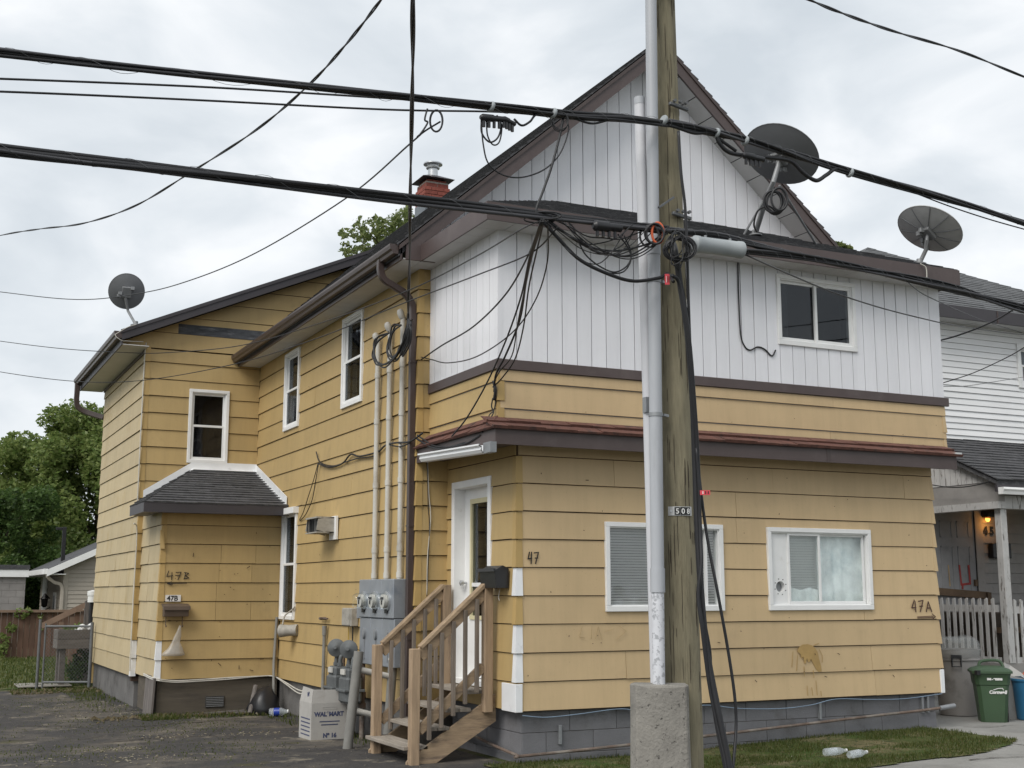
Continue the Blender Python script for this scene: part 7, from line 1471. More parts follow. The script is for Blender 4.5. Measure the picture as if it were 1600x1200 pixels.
# ================================================================== SATELLITE DISHES
def dish(lab, base, centre, axis, ra, rb_, m, mast_pts, mr=.022, ribs=False, clutter=0, feed=True):
    """centre: middle of the bowl's back; axis: direction the bowl faces (away from us)"""
    e0 = empty('satellite_dish', lab, 'satellite dish', base, 'satellite dishes')
    ax = V3(axis).normalized(); C_ = V3(centre)
    a = ax.cross(Vector((0, 0, 1))).normalized(); u = a.cross(ax).normalized()
    if u.z < 0: u = -u
    vs_, fs_ = [], []; n = 40; rings = 7
    for s_ in (0, 1):
        for j in range(rings + 1):
            q = j / rings
            for k in range(n):
                t = k * math.tau / n; vs_.append(C_ + a * (ra * q * math.cos(t)) + u * (rb_ * q * math.sin(t)) + ax * (.10 * ra * 2 * q * q * .8 - (.0 if s_ else .008)))
    o_ = (rings + 1) * n
    for s_ in (0, 1):
        for j in range(rings):
            for k in range(n): fs_.append(tuple(s_ * o_ + w for w in (j * n + k, j * n + (k + 1) % n, (j + 1) * n + (k + 1) % n, (j + 1) * n + k)))
    for k in range(n): fs_.append((rings * n + k, rings * n + (k + 1) % n, o_ + rings * n + (k + 1) % n, o_ + rings * n + k))
    bowl = MB().add(vs_, fs_).build('bowl', m, e0, smooth=True, recalc=False)
    MB().tube([C_ + a * (ra * math.cos(k * math.tau / 40)) + u * (rb_ * math.sin(k * math.tau / 40)) + ax * (.16 * ra - .004) for k in range(40)], .007, 6, closed=True).build('rim', m, bowl, smooth='all')
    if ribs:
        for k in range(10):
            t = k * math.tau / 10 + .3
            MB().tube([C_ + (a * (ra * q * math.cos(t)) + u * (rb_ * q * math.sin(t))) + ax * (.16 * ra * q * q - .012) for q in (.12, .35, .6, .8, .97)], .006, 5).build('rib', 'dish_grey', bowl)
    MB().bar(C_ - ax * .03 - u * .09, C_ - ax * .03 + u * .09, .15, .05, ax).build('back_bracket', 'mast_grey', e0, bevel=.006)
    MB().tube(mast_pts, mr, 12).build('mast', 'mast_grey', e0, smooth=True)
    B_ = V3(base); MB().lathe([(.08, 0), (.08, .012), (.04, .03), (.035, .07)], B_ - Vector((0, 0, .02)), (0, 0, 1), 12).build('foot', 'mast_grey', e0, smooth=True)
    if feed:
        tip = C_ + ax * (.85 * ra * 1.3) - u * rb_ * .75
        MB().tube([C_ - u * rb_ * .25 - ax * .02, C_ - u * rb_ * 1.02 + ax * .12 * ra, tip], .014, 8).build('feed_arm', 'mast_grey', e0); MB().lathe([(.03, 0), (.045, .05), (.045, .12)], tip, -ax, 12).build('feed_horn', 'mast_grey', e0, smooth=True)
    rr_ = random.Random(int(ra * 999))
    for k in range(clutter):
        c = C_ - ax * .06 + a * rr_.uniform(-.13, .13) + u * rr_.uniform(-.14, .12); MB().box(c - Vector((.03, .02, .025)), c + Vector((.03, .02, .03))).build('clamp', 'mast_grey', e0, bevel=.004)
    return e0
dish('small round grey satellite dish on the rear ell roof edge', *DISH_L)
d2 = dish('largest dark satellite dish on a braced mast above the front extension', *DISH_M)
dish('ribbed oval satellite dish at the right end of the roof', *DISH_R)
for p, q in DISH_BRACES: MB().tube([p, q], .014, 8).build('brace', 'mast_grey', d2, smooth=True)

# ================================================================== NEIGHBOURING WHITE HOUSE
nb = empty('house', 'white clapboard neighbour house with dark hipped roof and front porch', 'house', (17, 17, 0))
FN = FR(15.0)
NW = (16.66, 17.7, 4.98, 5.74)
ND = (14.62, 15.50, .62, 2.92)
wall = backing('front_wall', FN, 13.0, 21.0, .2, 6.05, [NW, ND], nb, m='porch_grey')
# clapboards: the visible part of the front wall, upper floor white, porch wall greyer
siding(wall, FN, 13.02, 20.9, 3.9, 6.03, .1016, 'vinyl_white', None, [NW], butt=.022, gap=.006, seed=40)
siding(wall, FN, 15.62, 20.4, .62, 3.0, .16, 'porch_grey', None, [], butt=.024, gap=.004, seed=41)
MB().box((13.0, 15.12, .0), (21, 24, 6.0)).build('core', 'vinyl_white', nb)
window('window', FN, NW, 'hung', parent=nb, fw=.075, pm='pane_dark')
nr = MB(); ap = (16.23, 18.0, 8.11); ap2 = (17.8, 18.0, 8.11)
ez = 6.13
nr.add([(12.7, 14.65, ez), (20.6, 14.65, ez), (20.6, 22, ez), (12.7, 22, ez), ap, (16.6, 18.6, 8.11)], [(0, 1, 4), (1, 2, 5, 4), (2, 3, 5), (3, 0, 4, 5), (3, 2, 1, 0)])
nr = nr.build('roof', 'shingle_grey', nb)
sl = math.hypot(18 - 14.65, 8.11 - ez); Lh = 20.6 - 12.7
shingles(nr, PL((12.7, 14.63, ez + .003), (1, 0, 0), (0, 18 - 14.65, 8.11 - ez)), Lh, sl, [(-1, (16.23 - 12.7) / sl, 0), (1, (20.6 - 16.23) / sl, Lh)], .14, 'shingle_grey', seed=44)
MB().box((12.7, 14.60, 5.94), (20.6, 14.65, ez + .015)).build('fascia', 'dark_fascia', nr)
soffit_run(nr, 14.0, 18.6, 14.65, 14.98, 5.95, 'x', .4)
for x in (15.85, 17.6): MB().box((x, 14.59, 5.93), (x + .02, 14.602, ez + .01)).build('fascia_joint', 'brown_metal', nr)
# porch: floor, roof, post, beam, rails
po = MB().box((14.22, 13.35, .45), (20.5, 15.0, .60)).build('porch_floor', 'porch_grey', nb)
pr = MB(); px0 = 14.12; pe = 13.2
pr.add([(px0, pe, 3.20), (20.6, pe, 3.20), (20.6, 15.0, 4.02), (14.12, 15.0, 4.02), (px0, pe, 3.13), (20.6, pe, 3.13), (20.6, 15.0, 3.95), (14.12, 15.0, 3.95)], [(0, 1, 2, 3), (7, 6, 5, 4), (0, 4, 5, 1), (1, 5, 6, 2), (2, 6, 7, 3), (3, 7, 4, 0)])
pr = pr.build('porch_roof', 'shingle_dark', nb)
shingles(pr, PL((px0 - .03, pe - .03, 3.205), (1, 0, 0), (0, 1.8, .82)), 6.5, 1.98, [], .14, 'shingle_dark', seed=46, th=.016)
MB().box((14.10, 13.19, 3.03), (20.5, 13.23, 3.13)).build('gutter_board', 'dark_fascia', pr)
g = MB(); prof = [(0, 0), (-.10, 0), (-.11, -.03), (-.09, -.06), (-.08, -.10), (0, -.10)]; vs_ = []
for x in (14.12, 20.5): vs_ += [(x, 13.19 + a_, 3.09 + z_) for a_, z_ in prof]
g.add(vs_, [(i, (i + 1) % 6, 6 + (i + 1) % 6, 6 + i) for i in range(6)] + [tuple(range(6)), tuple(range(11, 5, -1))]).build('gutter', 'white_trim', pr)
# left pediment of vertical boards
LP_ = LF(14.24)
backing('pediment', LP_, 13.45, 14.95, 3.19, 3.95, [], pr, clips=[(-.4556, 1, 3.13 - .4556 * 13.2)], m='old_board', thick=.04)
vboards(pr, LP_, 13.45, 14.95, 3.19, 3.95, .105, 'peel_white', clips=[(-.4556, 1, 3.125 - .4556 * 13.2)], name='pediment_board', d=.014, groove=.01)
MB().box((14.235, 13.30, 2.90), (14.36, 14.98, 3.185)).build('beam', 'porch_grey', pr); MB().box((14.22, 13.30, 2.80), (14.37, 14.98, 2.90)).build('beam', 'peel_white', pr)
MB().box((14.37, 13.32, 2.80), (20.5, 13.46, 2.99)).build('beam', 'peel_white', pr); MB().box((14.37, 13.36, 2.99), (20.5, 15.0, 3.02)).build('porch_ceiling', 'porch_grey', pr)
for x in (14.36, 17.6): MB().box((x - .06, 13.34, .60), (x + .06, 13.46, 2.80)).build('post', 'peel_white', nb, bevel=.006)
def picket_run(F, u0, u1, n, zt, z0, nm='picket'):
    for i in range(n):
        u = u0 + (u1 - u0) * (i + .5) / n
        MB().prism(F, [(u - .026, z0), (u + .026, z0), (u + .026, zt - .02), (u - .01, zt), (u - .026, zt - .01)], .012, -.010).build(nm, 'peel_white', nb)
    MB().prism(F, [(u0, zt - .20), (u1, zt - .20), (u1, zt - .10), (u0, zt - .10)], -.012, -.05).build('rail', 'peel_white', nb); MB().prism(F, [(u0, z0 + .04), (u1, z0 + .04), (u1, z0 + .12), (u0, z0 + .12)], -.012, -.05).build('rail', 'peel_white', nb)
picket_run(LF(14.27), 13.5, 15.0, 12, 1.52, .56); picket_run(FR(13.38), 14.44, 16.6, 17, 1.50, .56)
MB().box((14.25, 13.48, .40), (14.30, 14.98, .60)).build('skirt_board', 'peel_white', nb); MB().box((14.35, 13.36, .36), (20.5, 13.40, .58)).build('skirt_board', 'old_timber', nb)
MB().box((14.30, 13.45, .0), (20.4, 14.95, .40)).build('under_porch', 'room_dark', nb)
MB().box((14.45, 13.75, .61), (17.4, 14.8, 1.30)).build('porch_shade_box', 'soil', nb); MB().box((14.42, 13.6, 1.02), (17.4, 13.68, 1.10)).build('clutter_plank', 'old_timber', nb)  # box added behind the pickets: its dark colour stands in for deep porch shade
# door with rough frame and red paint mark
nd = MB().box((14.62, 14.985, .62), (15.46, 15.03, 2.92)).build('door', 'old_door', nb)
MB().box((15.46, 14.96, .62), (15.62, 15.0, 2.95)).build('casing', 'porch_grey', nd); MB().box((15.452, 14.975, .62), (15.461, 14.99, 2.92)).build('gap', 'room_dark', nd)
for (a_, c_, d0, d1) in ((14.72, 14.98, 2.46, 2.72), (15.08, 15.34, 2.46, 2.72), (14.72, 14.98, 1.2, 2.32), (15.08, 15.34, 1.2, 2.32)):
    b = MB()
    for q in ([(a_, d0), (c_, d0), (c_, d0 + .02), (a_, d0 + .02)], [(a_, d1 - .02), (c_, d1 - .02), (c_, d1), (a_, d1)], [(a_, d0), (a_ + .02, d0), (a_ + .02, d1), (a_, d1)], [(c_ - .02, d0), (c_, d0), (c_, d1), (c_ - .02, d1)]): b.prism(FR(14.985), q, .007, -.002)
    b.build('panel_moulding', 'old_door', nd)
strokes(nd, FR(14.985), [[(15.09, 2.02), (15.11, 1.72), (15.30, 1.74), (15.285, 2.02)], [(15.14, 1.73), (15.13, 1.66)]], .035, .009, 'graffiti_red', 'paint_mark'); strokes(nd, FR(14.985), [[(14.86, 2.02), (14.87, 1.70)]], .02, .009, 'scuff', 'paint_mark')
MB().box((15.385, 14.95, 1.70), (15.435, 14.985, 1.80)).build('lock', 'old_timber', nd)
MB().bar((14.5, 14.93, 1.62), (15.62, 14.93, 1.55), .05, .11).build('barricade_plank', 'old_timber', nb); MB().box((15.56, 14.88, 1.32), (15.64, 14.96, 1.60)).build('barricade_post', 'old_timber', nb); MB().bar((14.5, 14.90, 1.40), (15.6, 14.90, 1.33), .05, .06).build('barricade_plank', 'old_timber', nb)
lp = empty('porch_lamp', 'lit black porch lamp above the house number of the neighbour', 'lamp', (15.70, 14.9, 2.8))
MB().lathe([(.02, 0), (.10, .02), (.115, .09), (.09, .15), (.03, .17)], (15.70, 14.90, 2.77), n=16).build('shade', 'lamp_black', lp, smooth=True); MB().lathe([(.02, 0), (.035, .02), (.04, .05), (.02, .06)], (15.70, 14.92, 2.725), n=12).build('bulb', 'lamp_glow', lp, smooth=True)
ld = bpy.data.lights.new('porch_bulb', 'POINT'); ld.energy = 0.9; ld.color = (1, .42, .08); ld.shadow_soft_size = .04
lo = bpy.data.objects.new('porch_bulb', ld); lo.location = (15.68, 14.83, 2.66); COL.objects.link(lo); setparent(lo, lp)
text_mesh(nb, '4 5', FN, 15.645, 2.52, .12, .03, 'number_black', 'house_number', bold=.012)
tag(MB().box((15.72, 14.86, 2.14), (16.12, 14.97, 2.38)).build('mailbox', 'mailbox_black', bevel=.01), 'dark mailbox on the neighbour porch wall behind the post', 'mailbox')

# ================================================================== BINS BESIDE THE HOUSE
def zg(x, y): return gz(x, y) + .004
tc_ = empty('trash_can', 'tall grey round trash can lined with a clear bag', 'trash can', (11.95, 12.0, .1))
z0 = zg(11.95, 12.0)
MB().lathe([(.225, 0), (.235, .01), (.25, .3), (.268, .66), (.285, .665), (.29, .68), (.275, .69), (.28, .78), (.288, .80), (.26, .80), (.24, .1)], (11.95, 12.0, z0), n=32).build('body', 'bin_grey', tc_, smooth=True)
hx = Vector((11.95, 12.0, z0)) + Vector((-.205, -.205, .62)); rt = Vector((.72, -.69, 0)) * .052
MB().tube([hx - rt + Vector((0, 0, .10)), hx - rt - Vector((.012, .012, .02)), hx + rt - Vector((.012, .012, .02)), hx + rt + Vector((0, 0, .10))], .012, 8).build('handle', 'black_plastic', tc_); MB().bar(hx - rt * 1.2 + Vector((-.0, -.0, .10)), hx + rt * 1.2 + Vector((0, 0, .10)), .03, .035).build('handle_grip', 'black_plastic', tc_)
bg = MB().lathe([(.295, .70), (.30, .78), (.292, .82), (.285, .88), (.25, .93), (.20, .955), (.12, .93), (.05, .87)], (11.95, 12.0, z0), n=26)
for i, p in enumerate(bg.v): q = noise.noise(Vector(p) * 9) * .03; bg.v[i] = (p[0] + q, p[1] + q, p[2] + q * .8)
bg.build('clear_liner', 'clear_bag', tc_, smooth='all')
gb_ = empty('green_bin', 'green wheeled organics bin with white lettering beside the walk', 'bin', (11.72, 11.25, .1))
z0 = zg(11.72, 11.25)
def binF(u, v, z): c_, s_ = math.cos(rad(-38)), math.sin(rad(-38)); return Vector((11.72 + u * c_ - v * s_, 11.25 + u * s_ + v * c_, z0 + z))
def loft(sections, nm, m, parent, bev=.0):
    vs_ = []; n = len(sections[0][1])
    for z, pts in sections: vs_ += [binF(u, v, z) for u, v in pts]
    fs_ = [(j * n + i, j * n + (i + 1) % n, (j + 1) * n + (i + 1) % n, (j + 1) * n + i) for j in range(len(sections) - 1) for i in range(n)]
    fs_ += [tuple(range(n - 1, -1, -1)), tuple((len(sections) - 1) * n + i for i in range(n))]
    return MB().add(vs_, fs_).build(nm, m, parent, smooth=True, bevel=bev)
def rrect(w, d, c=.04): return [(-w + c, -d), (w - c, -d), (w, -d + c), (w, d - c), (w - c, d), (-w + c, d), (-w, d - c), (-w, -d + c)]
loft([(0, rrect(.145, .16)), (.28, rrect(.168, .185)), (.42, rrect(.18, .196)), (.43, rrect(.19, .206)), (.53, rrect(.20, .214)), (.54, rrect(.205, .22)), (.56, rrect(.205, .22))], 'body', 'bin_green', gb_)
loft([(.56, rrect(.225, .24)), (.585, rrect(.225, .24)), (.61, rrect(.20, .215, .06)), (.635, rrect(.13, .15, .06)), (.64, rrect(.05, .07, .03))], 'lid', 'bin_green', gb_)
MB().tube(catmull([binF(-.12, .0, .62), binF(-.10, .02, .68), binF(0, .04, .70), binF(.12, .04, .69), binF(.16, .02, .62)], 5), .018, 8).build('lid_handle', 'bin_green', gb_)
MB().box(binF(-.17, -.24, .575) - Vector((.03, .02, .03)), binF(-.17, -.24, .575) + Vector((.03, .02, .02))).build('latch', 'black_plastic', gb_)
binfront = lambda u, v, d: binF(u, -.196 - (v - .42) * .08 - d, v) if v > .3 else binF(u, -.185 - d, v)
text_mesh(gb_, 'Cornwall', lambda u, v, d: binF(u, -.188 - .06 * (v - .3) - d, v), -.05, .33, .036, .012, 'plastic_white', 'lettering', bold=.003, shear=.15)
strokes(gb_, lambda u, v, d: binF(u, -.188 - .06 * (v - .3) - d, v), [[(.0, .372), (.05, .39), (.10, .393), (.11, .372)]], .008, .012, 'plastic_white', 'logo_swoosh')
text_mesh(gb_, '104 - 902808', lambda u, v, d: binF(u, -.212 - d, v), -.07, .485, .022, .008, 'plastic_white', 'lettering', bold=.003)
for s_ in (-.13, .16): MB().lathe([(.075, 0), (.075, .03)], binF(s_, .16, .075), binF(1, 0, 0) - binF(0, 0, 0), 16).build('wheel', 'black_plastic', gb_, smooth=True)
MB().box(binF(.12, -.10, .0) - Vector((.03, .03, 0)), binF(.12, -.10, .10) + Vector((.03, .03, 0))).build('foot_recess', 'room_dark', gb_)
bb = empty('blue_bin', 'blue recycling tub heaped with scraps at the right edge', 'bin', (12.25, 11.15, .1)); z0b = zg(12.25, 11.15)
MB().lathe([(.19, 0), (.2, .01), (.235, .45), (.25, .455), (.25, .48), (.22, .48), (.2, .1)], (12.30, 11.15, z0b), n=28).build('tub', 'bin_blue', bb, smooth=True)
rr_ = random.Random(3)
for k in range(16):
    a, q = rr_.uniform(0, math.tau), rr_.uniform(0, .17); c = Vector((12.30 + q * math.cos(a), 11.15 + q * math.sin(a), z0b + .48 + rr_.uniform(-.02, .06))); s_ = rr_.uniform(.03, .07)
    MB().add([c + Vector((rr_.uniform(-1, 1), rr_.uniform(-1, 1), rr_.uniform(-.6, .8))) * s_ for _ in range(4)], [(0, 1, 2), (0, 2, 3), (0, 3, 1), (1, 3, 2)]).build('scrap', ('orange_plastic', 'paper', 'plastic_white')[k % 3], bb, recalc=False)
wb = MB().add([(12.02, 11.30, z0b + .50), (12.36, 11.30, z0b + .50), (12.36, 11.5, z0b + .50), (12.02, 11.5, z0b + .50), (12.10, 11.38, z0b + .66), (12.24, 11.42, z0b + .62)], [(0, 1, 5, 4), (1, 2, 5), (2, 3, 4, 5), (3, 0, 4), (3, 2, 1, 0)]); wb.box((12.04, 11.30, z0b), (12.34, 11.5, z0b + .499)); tag(wb.build('stacked_carton', 'cardboard_grey'), 'white topped carton standing behind the blue tub', 'box')
bk = empty('black_crate', 'low black plastic crate at the right edge of the walk', 'crate', (12.0, 10.75, .1)); MB().box((11.93, 10.6, zg(12, 10.7)), (12.3, 10.9, zg(12, 10.7) + .16)).build('crate', 'black_plastic', bk, bevel=.02); MB().lathe([(.14, 0), (.15, .02), (.0, .03)], (11.98, 10.72, zg(12, 10.7)), n=18).build('disc_lid', 'black_plastic', bk)
for k in range(4): MB().box((11.95 + k * .07, 10.6, zg(12, 10.7) + .15), (11.97 + k * .07, 10.62, zg(12, 10.7) + .21)).build('peg', 'black_plastic', bk)
MB().box((12.14, 10.588, zg(12, 10.7) + .09), (12.18, 10.599, zg(12, 10.7) + .15)).build('label', 'graffiti_red', bk)

# ================================================================== BEHIND THE DRIVEWAY
fence = empty('board_fence', 'reddish brown board fence with top rail at the back of the yard', 'fence', (2, 35.5, 0))
rf = random.Random(8); x = -3.0
while x < 4.9:
    w = rf.uniform(.13, .15); MB().box((x, 35.5 + rf.uniform(-.008, .008), -.08), (x + w - .008, 35.525, 1.09 + rf.uniform(-.01, .01))).build('board', 'fence_red', fence); x += w
MB().box((-3, 35.42, 1.085), (4.8, 35.56, 1.15)).build('top_rail', 'fence_rail', fence); MB().box((-3, 35.53, .2), (4.8, 35.57, .3)).build('back_rail', 'fence_rail', fence)
for x in (-.2, 2.1, 4.5): MB().box((x, 35.53, -.1), (x + .09, 35.62, 1.08)).build('post', 'fence_rail', fence)
# chain link gate
gt = empty('chain_link_gate', 'galvanised chain link gate beside the rear corner', 'gate', (2.7, 23.7, 0))
GP, GQ = Vector((2.29, 23.85, -.07)), Vector((3.12, 23.50, -.07))
for p, h, r in ((GP, 1.20, .026), (GP + Vector((.09, -.03, 0)), 1.13, .017), (GQ, 1.15, .03)): MB().tube([p, p + Vector((0, 0, h))], r, 10).build('gate_post', 'galv_dark', gt, smooth=True)
for z in (.12, 1.08): MB().tube([GP + Vector((.09, -.03, z)), GQ + Vector((0, 0, z))], .02, 8).build('gate_rail', 'galv_dark', gt, smooth=True)
b = MB(); d = (GQ - GP); 
for s_ in (-1, 1):
    for k in range(-16, 30):
        z_a = .12 + k * .066; pts = []
        t0, t1 = .1, 1.0; za, zb_ = (z_a, z_a + .96) if s_ > 0 else (z_a + .96, z_a)
        # clip to the frame
        f = lambda t: za + (zb_ - za) * t
        ts = [t for t in [i / 40 for i in range(41)] if .12 <= f(t) <= 1.08]
        if len(ts) > 1: b.tube([GP + d * (.1 + .9 * ts[0]) + Vector((0, 0, f(ts[0]))), GP + d * (.1 + .9 * ts[-1]) + Vector((0, 0, f(ts[-1])))], .0019, 4)
b.build('wire_mesh', 'galv_dark', gt, kind='stuff')
# raised planter
pl = empty('raised_planter', 'grey raised wooden planter box on legs behind the chain link gate', 'planter', (3.0, 24.6, 0))
for z in (.60, .77):
    for a_, c_ in (((2.62, 24.12), (3.6, 24.16)), ((2.62, 24.76), (3.6, 24.80)), ((2.62, 24.16), (2.66, 24.76)), ((3.56, 24.16), (3.6, 24.76))): MB().box((*a_, z), (*c_, z + .165)).build('plank', 'planter_grey', pl, bevel=.005)
for x, y in ((2.68, 24.18), (2.68, 24.66), (3.46, 24.18), (3.46, 24.66)): MB().box((x, y, -.1), (x + .10, y + .09, .60)).build('leg', 'planter_grey', pl, bevel=.005)
MB().box((2.66, 24.16, .66), (3.56, 24.76, .89)).build('soil', 'soil', pl)
rr_ = random.Random(2)
for k, (x, y, s_, m_) in enumerate(((3.05, 24.3, .09, 'plastic_white'), (3.25, 24.35, .12, 'plastic_white'), (3.42, 24.3, .1, 'foil'), (2.95, 24.5, .05, 'plastic_white'))):
    b = MB().lathe([(s_ * .5, 0), (s_, s_ * .6), (s_ * .8, s_ * 1.2), (s_ * .2, s_ * 1.5)], (x, y, .88), n=10)
    for i, p in enumerate(b.v): q = noise.noise(Vector(p) * 12) * .06; b.v[i] = (p[0] + q, p[1] + q, max(.88, p[2] + q))
    tag(b.build('plastic_bag', m_, smooth='all'), ('white plastic bag in the left middle of the planter', 'larger white plastic bag in the planter', 'shiny foil scrap at the right of the planter', 'small white scrap at the back of the planter')[k], 'litter')
# stair rail of a small back porch leaning behind the planter
sr = empty('old_porch_steps', 'old wooden porch stair rail behind the planter', 'steps', (3.2, 25.2, 0))
MB().bar((2.45, 25.3, .98), (3.3, 25.1, 1.42), .05, .10).build('rail', 'fence_rail', sr); MB().bar((3.2, 25.1, 1.40), (4.1, 25.1, 1.44), .05, .10).build('rail', 'old_board', sr)
for i in range(4): MB().box((2.75 + i * .19, 25.18, .0), (2.83 + i * .19, 25.22, 1.05 + i * .10)).build('baluster', 'fence_rail', sr)
MB().box((3.18, 25.05, -.1), (3.3, 25.17, 1.44)).build('post', 'old_board', sr)
bb_ = MB(); rr_ = random.Random(12)
for k in range(7): bb_.bar((3.22 + rr_.uniform(-.03, .08), 23.9 + rr_.uniform(-.1, .3), .35 + k * .13), (3.95, 24.4, .37 + k * .13), .05, .07)
tag(bb_.build('stacked_boards', 'old_board'), 'pile of grey boards stacked behind the rear corner of the house', 'boards')
lc = MB().lathe([(.10, 0), (.10, .12), (.11, .12), (.11, .2), (.03, .22)], (3.26, 24.6, 1.42), n=12); tag(lc.build('white_can', 'plastic_white', smooth=True), 'white lidded can on top of the grey boards', 'can')
tag(MB().box((3.2, 24.55, 1.0), (3.34, 24.72, 1.42)).build('black_bucket', 'black_plastic', bevel=.02), 'black bucket under the white can at the rear corner', 'bucket')
# shrub creeping over the fence, dark plant under the planter
def foliage(name, m, blobs, n, size, seed, parent=None, flat=1.0):
    rnd = random.Random(seed); b = MB()
    tot = sum(r ** 2 for *_, r in blobs)
    for cx, cy, cz, r in blobs:
        for _ in range(int(n * r * r / tot)):
            v = Vector((rnd.gauss(0, 1), rnd.gauss(0, 1), rnd.gauss(0, 1))).normalized() * r * rnd.uniform(.35, 1.0) ** .5 * (1 + .25 * noise.noise((cx + rnd.random(), cz * 3, rnd.random() * 4)))
            c = Vector((cx, cy, cz)) + Vector((v.x, v.y, v.z * flat)); s_ = size * rnd.uniform(.5, 1.3)
            a = Vector((rnd.gauss(0, 1), rnd.gauss(0, 1), rnd.gauss(0, .6))).normalized(); t = a.cross(Vector((rnd.gauss(0, 1), rnd.gauss(0, 1), rnd.gauss(0, 1)))).normalized()
            o = len(b.v); b.v += [tuple(c - a * s_), tuple(c + t * s_ * .55), tuple(c + a * s_), tuple(c - t * s_ * .55)]; b.f.append((o, o + 1, o + 2, o + 3))
    return b.build(name, m, parent, recalc=False)
def tree(lab, base, h, crown, n, size, m, seed, tr=.18):
    e0 = empty('tree', lab, 'tree', base, 'trees behind the houses'); rnd = random.Random(seed); bx, by, bz = base
    top = max(c[2] for c in crown); b = MB()
    b.tube(catmull([(bx, by, bz), (bx + .1, by, bz + h * .3), (bx - .1, by + .1, bz + h * .6), (bx, by, bz + h * .85)], 6), [tr * (1 - .85 * i / 18) for i in range(19)], 9)
    for cx, cy, cz, r in crown[::6]:
        z = max(bz + h * .2, cz - r - rnd.uniform(.5, 1.5)); t = min(1, z / h)
        b.tube(catmull([(bx, by, z * .8), ((bx + cx) / 2, (by + cy) / 2, (z + cz) / 2), (cx, cy, cz + r * .3)], 4), [tr * .22 * (1 - .8 * i / 8) for i in range(9)], 6)
    b.build('trunk', 'bark', e0, smooth=True)
    foliage('crown', m, crown, n, size, seed, e0)
    return e0
def crown_blobs(seed, cx, cy, z0, z1, rad_, k, rmin, rmax):
    rnd = random.Random(seed); out = []
    for _ in range(k):
        t = rnd.random(); z = z0 + (z1 - z0) * t; R_ = rad_ * (1 - .75 * max(0, t - .25)) ** .8; a = rnd.uniform(0, math.tau); q = R_ * math.sqrt(rnd.random()); out.append((cx + q * math.cos(a), cy + q * math.sin(a), z, rnd.uniform(rmin, rmax) * (1 - .35 * t)))
    return out
tree('tall rounded green maple behind the garage at the left', (7.2, 54, 0), 9, crown_blobs(1, 7.6, 54, 1.2, 8.9, 4.8, 230, .45, 1.1), 90000, .105, 'leaf_mid', 1)
tree('wide dark green tree left of the maple behind the garage', (2.6, 57, 0), 9, crown_blobs(2, 3.6, 57, 1.0, 7.9, 4.2, 180, .45, 1.1), 70000, .105, 'leaf_mid', 2)
tree('feathery pale topped tree at the left edge of the photo', (.2, 66, 0), 9, crown_blobs(3, 1.2, 66, 2, 9.0, 4.4, 170, .3, .7), 40000, .12, 'leaf_olive', 3)
tree('dark leafy tree low behind the block building', (2.9, 48.5, 0), 6.0, crown_blobs(4, 3.6, 49, .8, 5.2, 2.0, 44, .4, .9), 22000, .085, 'leaf_dark', 4)
tree('tall tree whose sparse top shows behind the ell roof', (13.6, 34.5, 0), 11, TREE_TOP, 2000, .085, 'leaf_olive', 5)
tree('tree tip just visible over the right gable slope', (22.3, 27.5, 0), 10, TIP, 900, .09, 'leaf_olive', 6)
o = foliage('fence_vine', 'leaf_mid', [(2.9, 35.45, 1.05, .15), (2.7, 35.4, .7, .14), (2.5, 35.35, .35, .22), (2.45, 35.3, .1, .2), (3.40, 35.45, .98, .07), (3.43, 35.46, .8, .05), (3.42, 35.46, .62, .05), (3.1, 35.45, 1.12, .1)], 420, .055, 11); tag(o, 'green vine creeping over the left part of the board fence', 'vine')
o = foliage('wild_plant', 'leaf_dark', [(3.15, 24.5, .35, .25), (3.0, 24.5, .2, .2)], 500, .05, 12); tag(o, 'dark leafy plant growing under the raised planter', 'plant')
o = foliage('planter_herbs', 'leaf_mid', [(2.85, 24.5, .90, .12), (3.0, 24.4, .93, .12)], 160, .05, 13); tag(o, 'small green herbs growing in the raised planter', 'plant')
# beige garage
gr = empty('garage', 'beige vinyl sided garage with white gable trim behind the yard fence', 'garage', (6, 43, 0))
FG = FR(40.5)
gcl2 = [(-.47, 1, 2.33 - .47 * 4.55)]
wall = backing('front_wall', FG, 4.50, 9.0, -.1, 4.4, [], gr, clips=gcl2, m='siding_greige')
siding(wall, FG, 4.56, 7.5, .9, 3.6, .127, 'siding_greige', None, [], clips=gcl2, butt=.02, gap=.003, seed=50)
LG = LF(4.50)
wall = backing('side_wall', LG, 40.5, 47.5, -.1, 2.35, [], gr, m='siding_greige')
siding(wall, LG, 40.56, 47.4, .9, 2.32, .127, 'siding_greige', None, [(42.4, 43.0, .5, 1.55), (45.2, 46.4, 0, 2.1)], butt=.02, gap=.003, seed=51)
MB().prism(LG, [(42.35, .5), (43.05, .5), (43.05, 1.6), (42.35, 1.6)], .04, 0).build('window', 'white_trim', gr); MB().prism(LG, [(42.45, .6), (42.95, .6), (42.95, 1.5), (42.45, 1.5)], .045, .03).build('pane', 'pane_dark', gr)
MB().prism(LG, [(45.1, -.1), (46.5, -.1), (46.5, 2.15), (45.1, 2.15)], .04, 0).build('door', 'white_trim', gr)
MB().box((4.47, 40.46, -.1), (4.60, 40.60, 2.36)).build('corner_post', 'siding_greige', gr)
MB().box((4.7, 40.7, -.1), (9.0, 47.4, 2.3)).build('core', 'siding_greige', gr)
rfm = MB().add([(3.95, 40.15, 2.28), (8.6, 40.15, 4.47), (8.6, 47.8, 4.47), (3.95, 47.8, 2.28), (3.95, 40.15, 2.20), (8.6, 40.15, 4.39), (8.6, 47.8, 4.39), (3.95, 47.8, 2.20)], [(0, 1, 2, 3), (7, 6, 5, 4), (0, 4, 5, 1), (1, 5, 6, 2), (2, 6, 7, 3), (3, 7, 4, 0)]).build('roof', 'shingle_dark', gr)
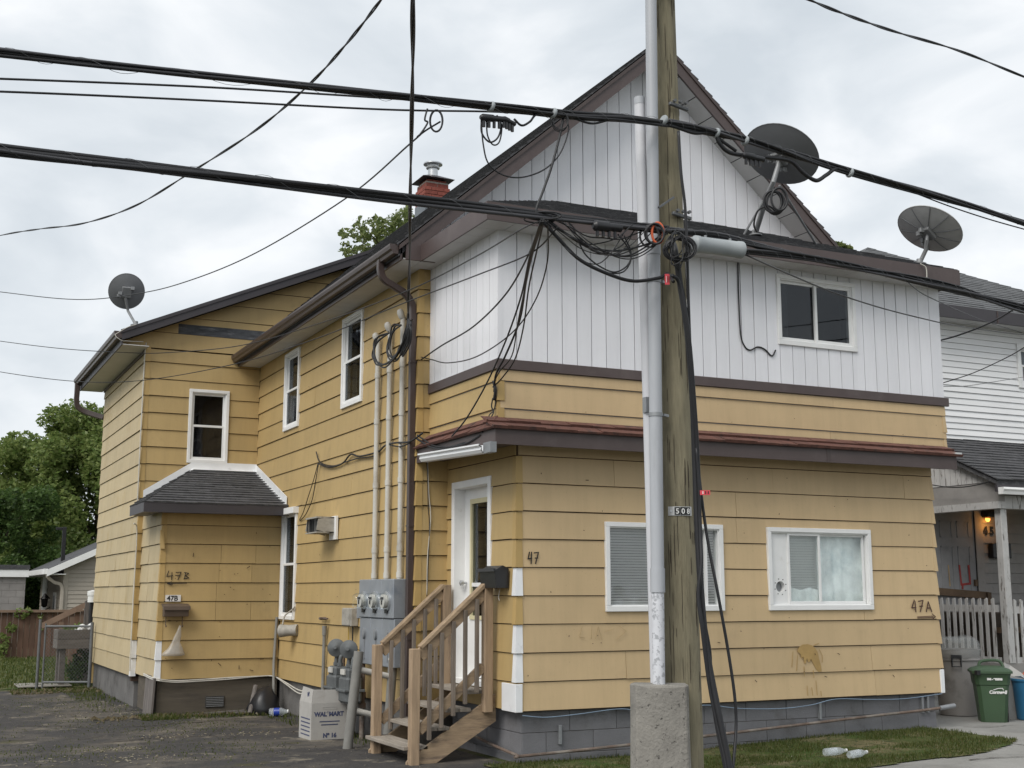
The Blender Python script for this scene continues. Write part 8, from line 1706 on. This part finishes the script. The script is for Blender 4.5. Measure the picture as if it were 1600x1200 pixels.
rake(rfm, 40.12, 3.95, 2.27, 8.6, 4.46, .20, 'white_trim'); MB().box((3.88, 40.14, 2.14), (3.97, 47.8, 2.30)).build('gutter', 'white_trim', rfm); MB().box((3.97, 40.16, 2.13), (4.5, 47.6, 2.15)).build('soffit', 'white_trim', rfm)
spout('downspout', [(3.98, 40.3, 2.16), (4.0, 40.32, 2.05), (4.2, 40.38, 1.9), (4.42, 40.42, 1.78), (4.44, 40.42, 1.2), (4.44, 40.42, 0)], 'siding_greige', gr, .09, .08)
MB().prism(FG, [(5.5, 1.35), (5.72, 1.35), (5.72, 1.55), (5.5, 1.55)], .04, 0).build('dryer_hood', 'white_trim', gr)
ln = empty('wall_lantern', 'black wall lantern on the garage side wall', 'lamp', (4.4, 43.9, 1.3)); MB().lathe([(.04, 0), (.09, .05), (.11, .25), (.13, .27), (.05, .38), (.02, .45)], (4.30, 43.9, 1.12), n=8).build('lantern', 'lamp_black', ln); MB().tube(catmull([(4.46, 43.9, 1.4), (4.36, 43.9, 1.5), (4.30, 43.9, 1.56)], 4), .02, 6).build('arm', 'lamp_black', ln); MB().tube([(4.35, 43.9, 1.05), (4.46, 43.7, 1.12)], .015, 6).build('bracket', 'lamp_black', ln)
tag(MB().box((4.55, 42.2, 2.5), (4.67, 42.32, 3.65)).box((4.35, 42.23, 3.55), (4.55, 42.28, 3.64)).build('vent_pipe', 'lamp_black', bevel=.01), 'dark square vent post with side arm on the garage roof', 'vent')
# block building
bl_ = empty('block_building', 'small grey concrete block building with white roof edge at the left', 'building', (2, 43, 0))
MB().box((-2.5, 41.06, -.1), (3.44, 46, 2.06)).build('core', 'mortar', bl_)
blocks(FR(41.05), 1.0, 3.45, .86, 2.06, .40, .20, 'cinder', bl_)
MB().box((-2.6, 40.95, 2.06), (3.52, 46.1, 2.28)).build('white_fascia', 'white_trim', bl_); MB().box((-2.6, 40.93, 2.28), (3.54, 46.1, 2.42)).build('roof', 'shingle_dark', bl_)
lw = MB().box((2.0, 24.0, -.05), (2.9, 24.9, -.025)); tag(lw.build('stepping_slab', 'concrete_old', bevel=.008), 'flat concrete slab in the lawn behind the gate', 'slab')

bpy.context.view_layer.update()
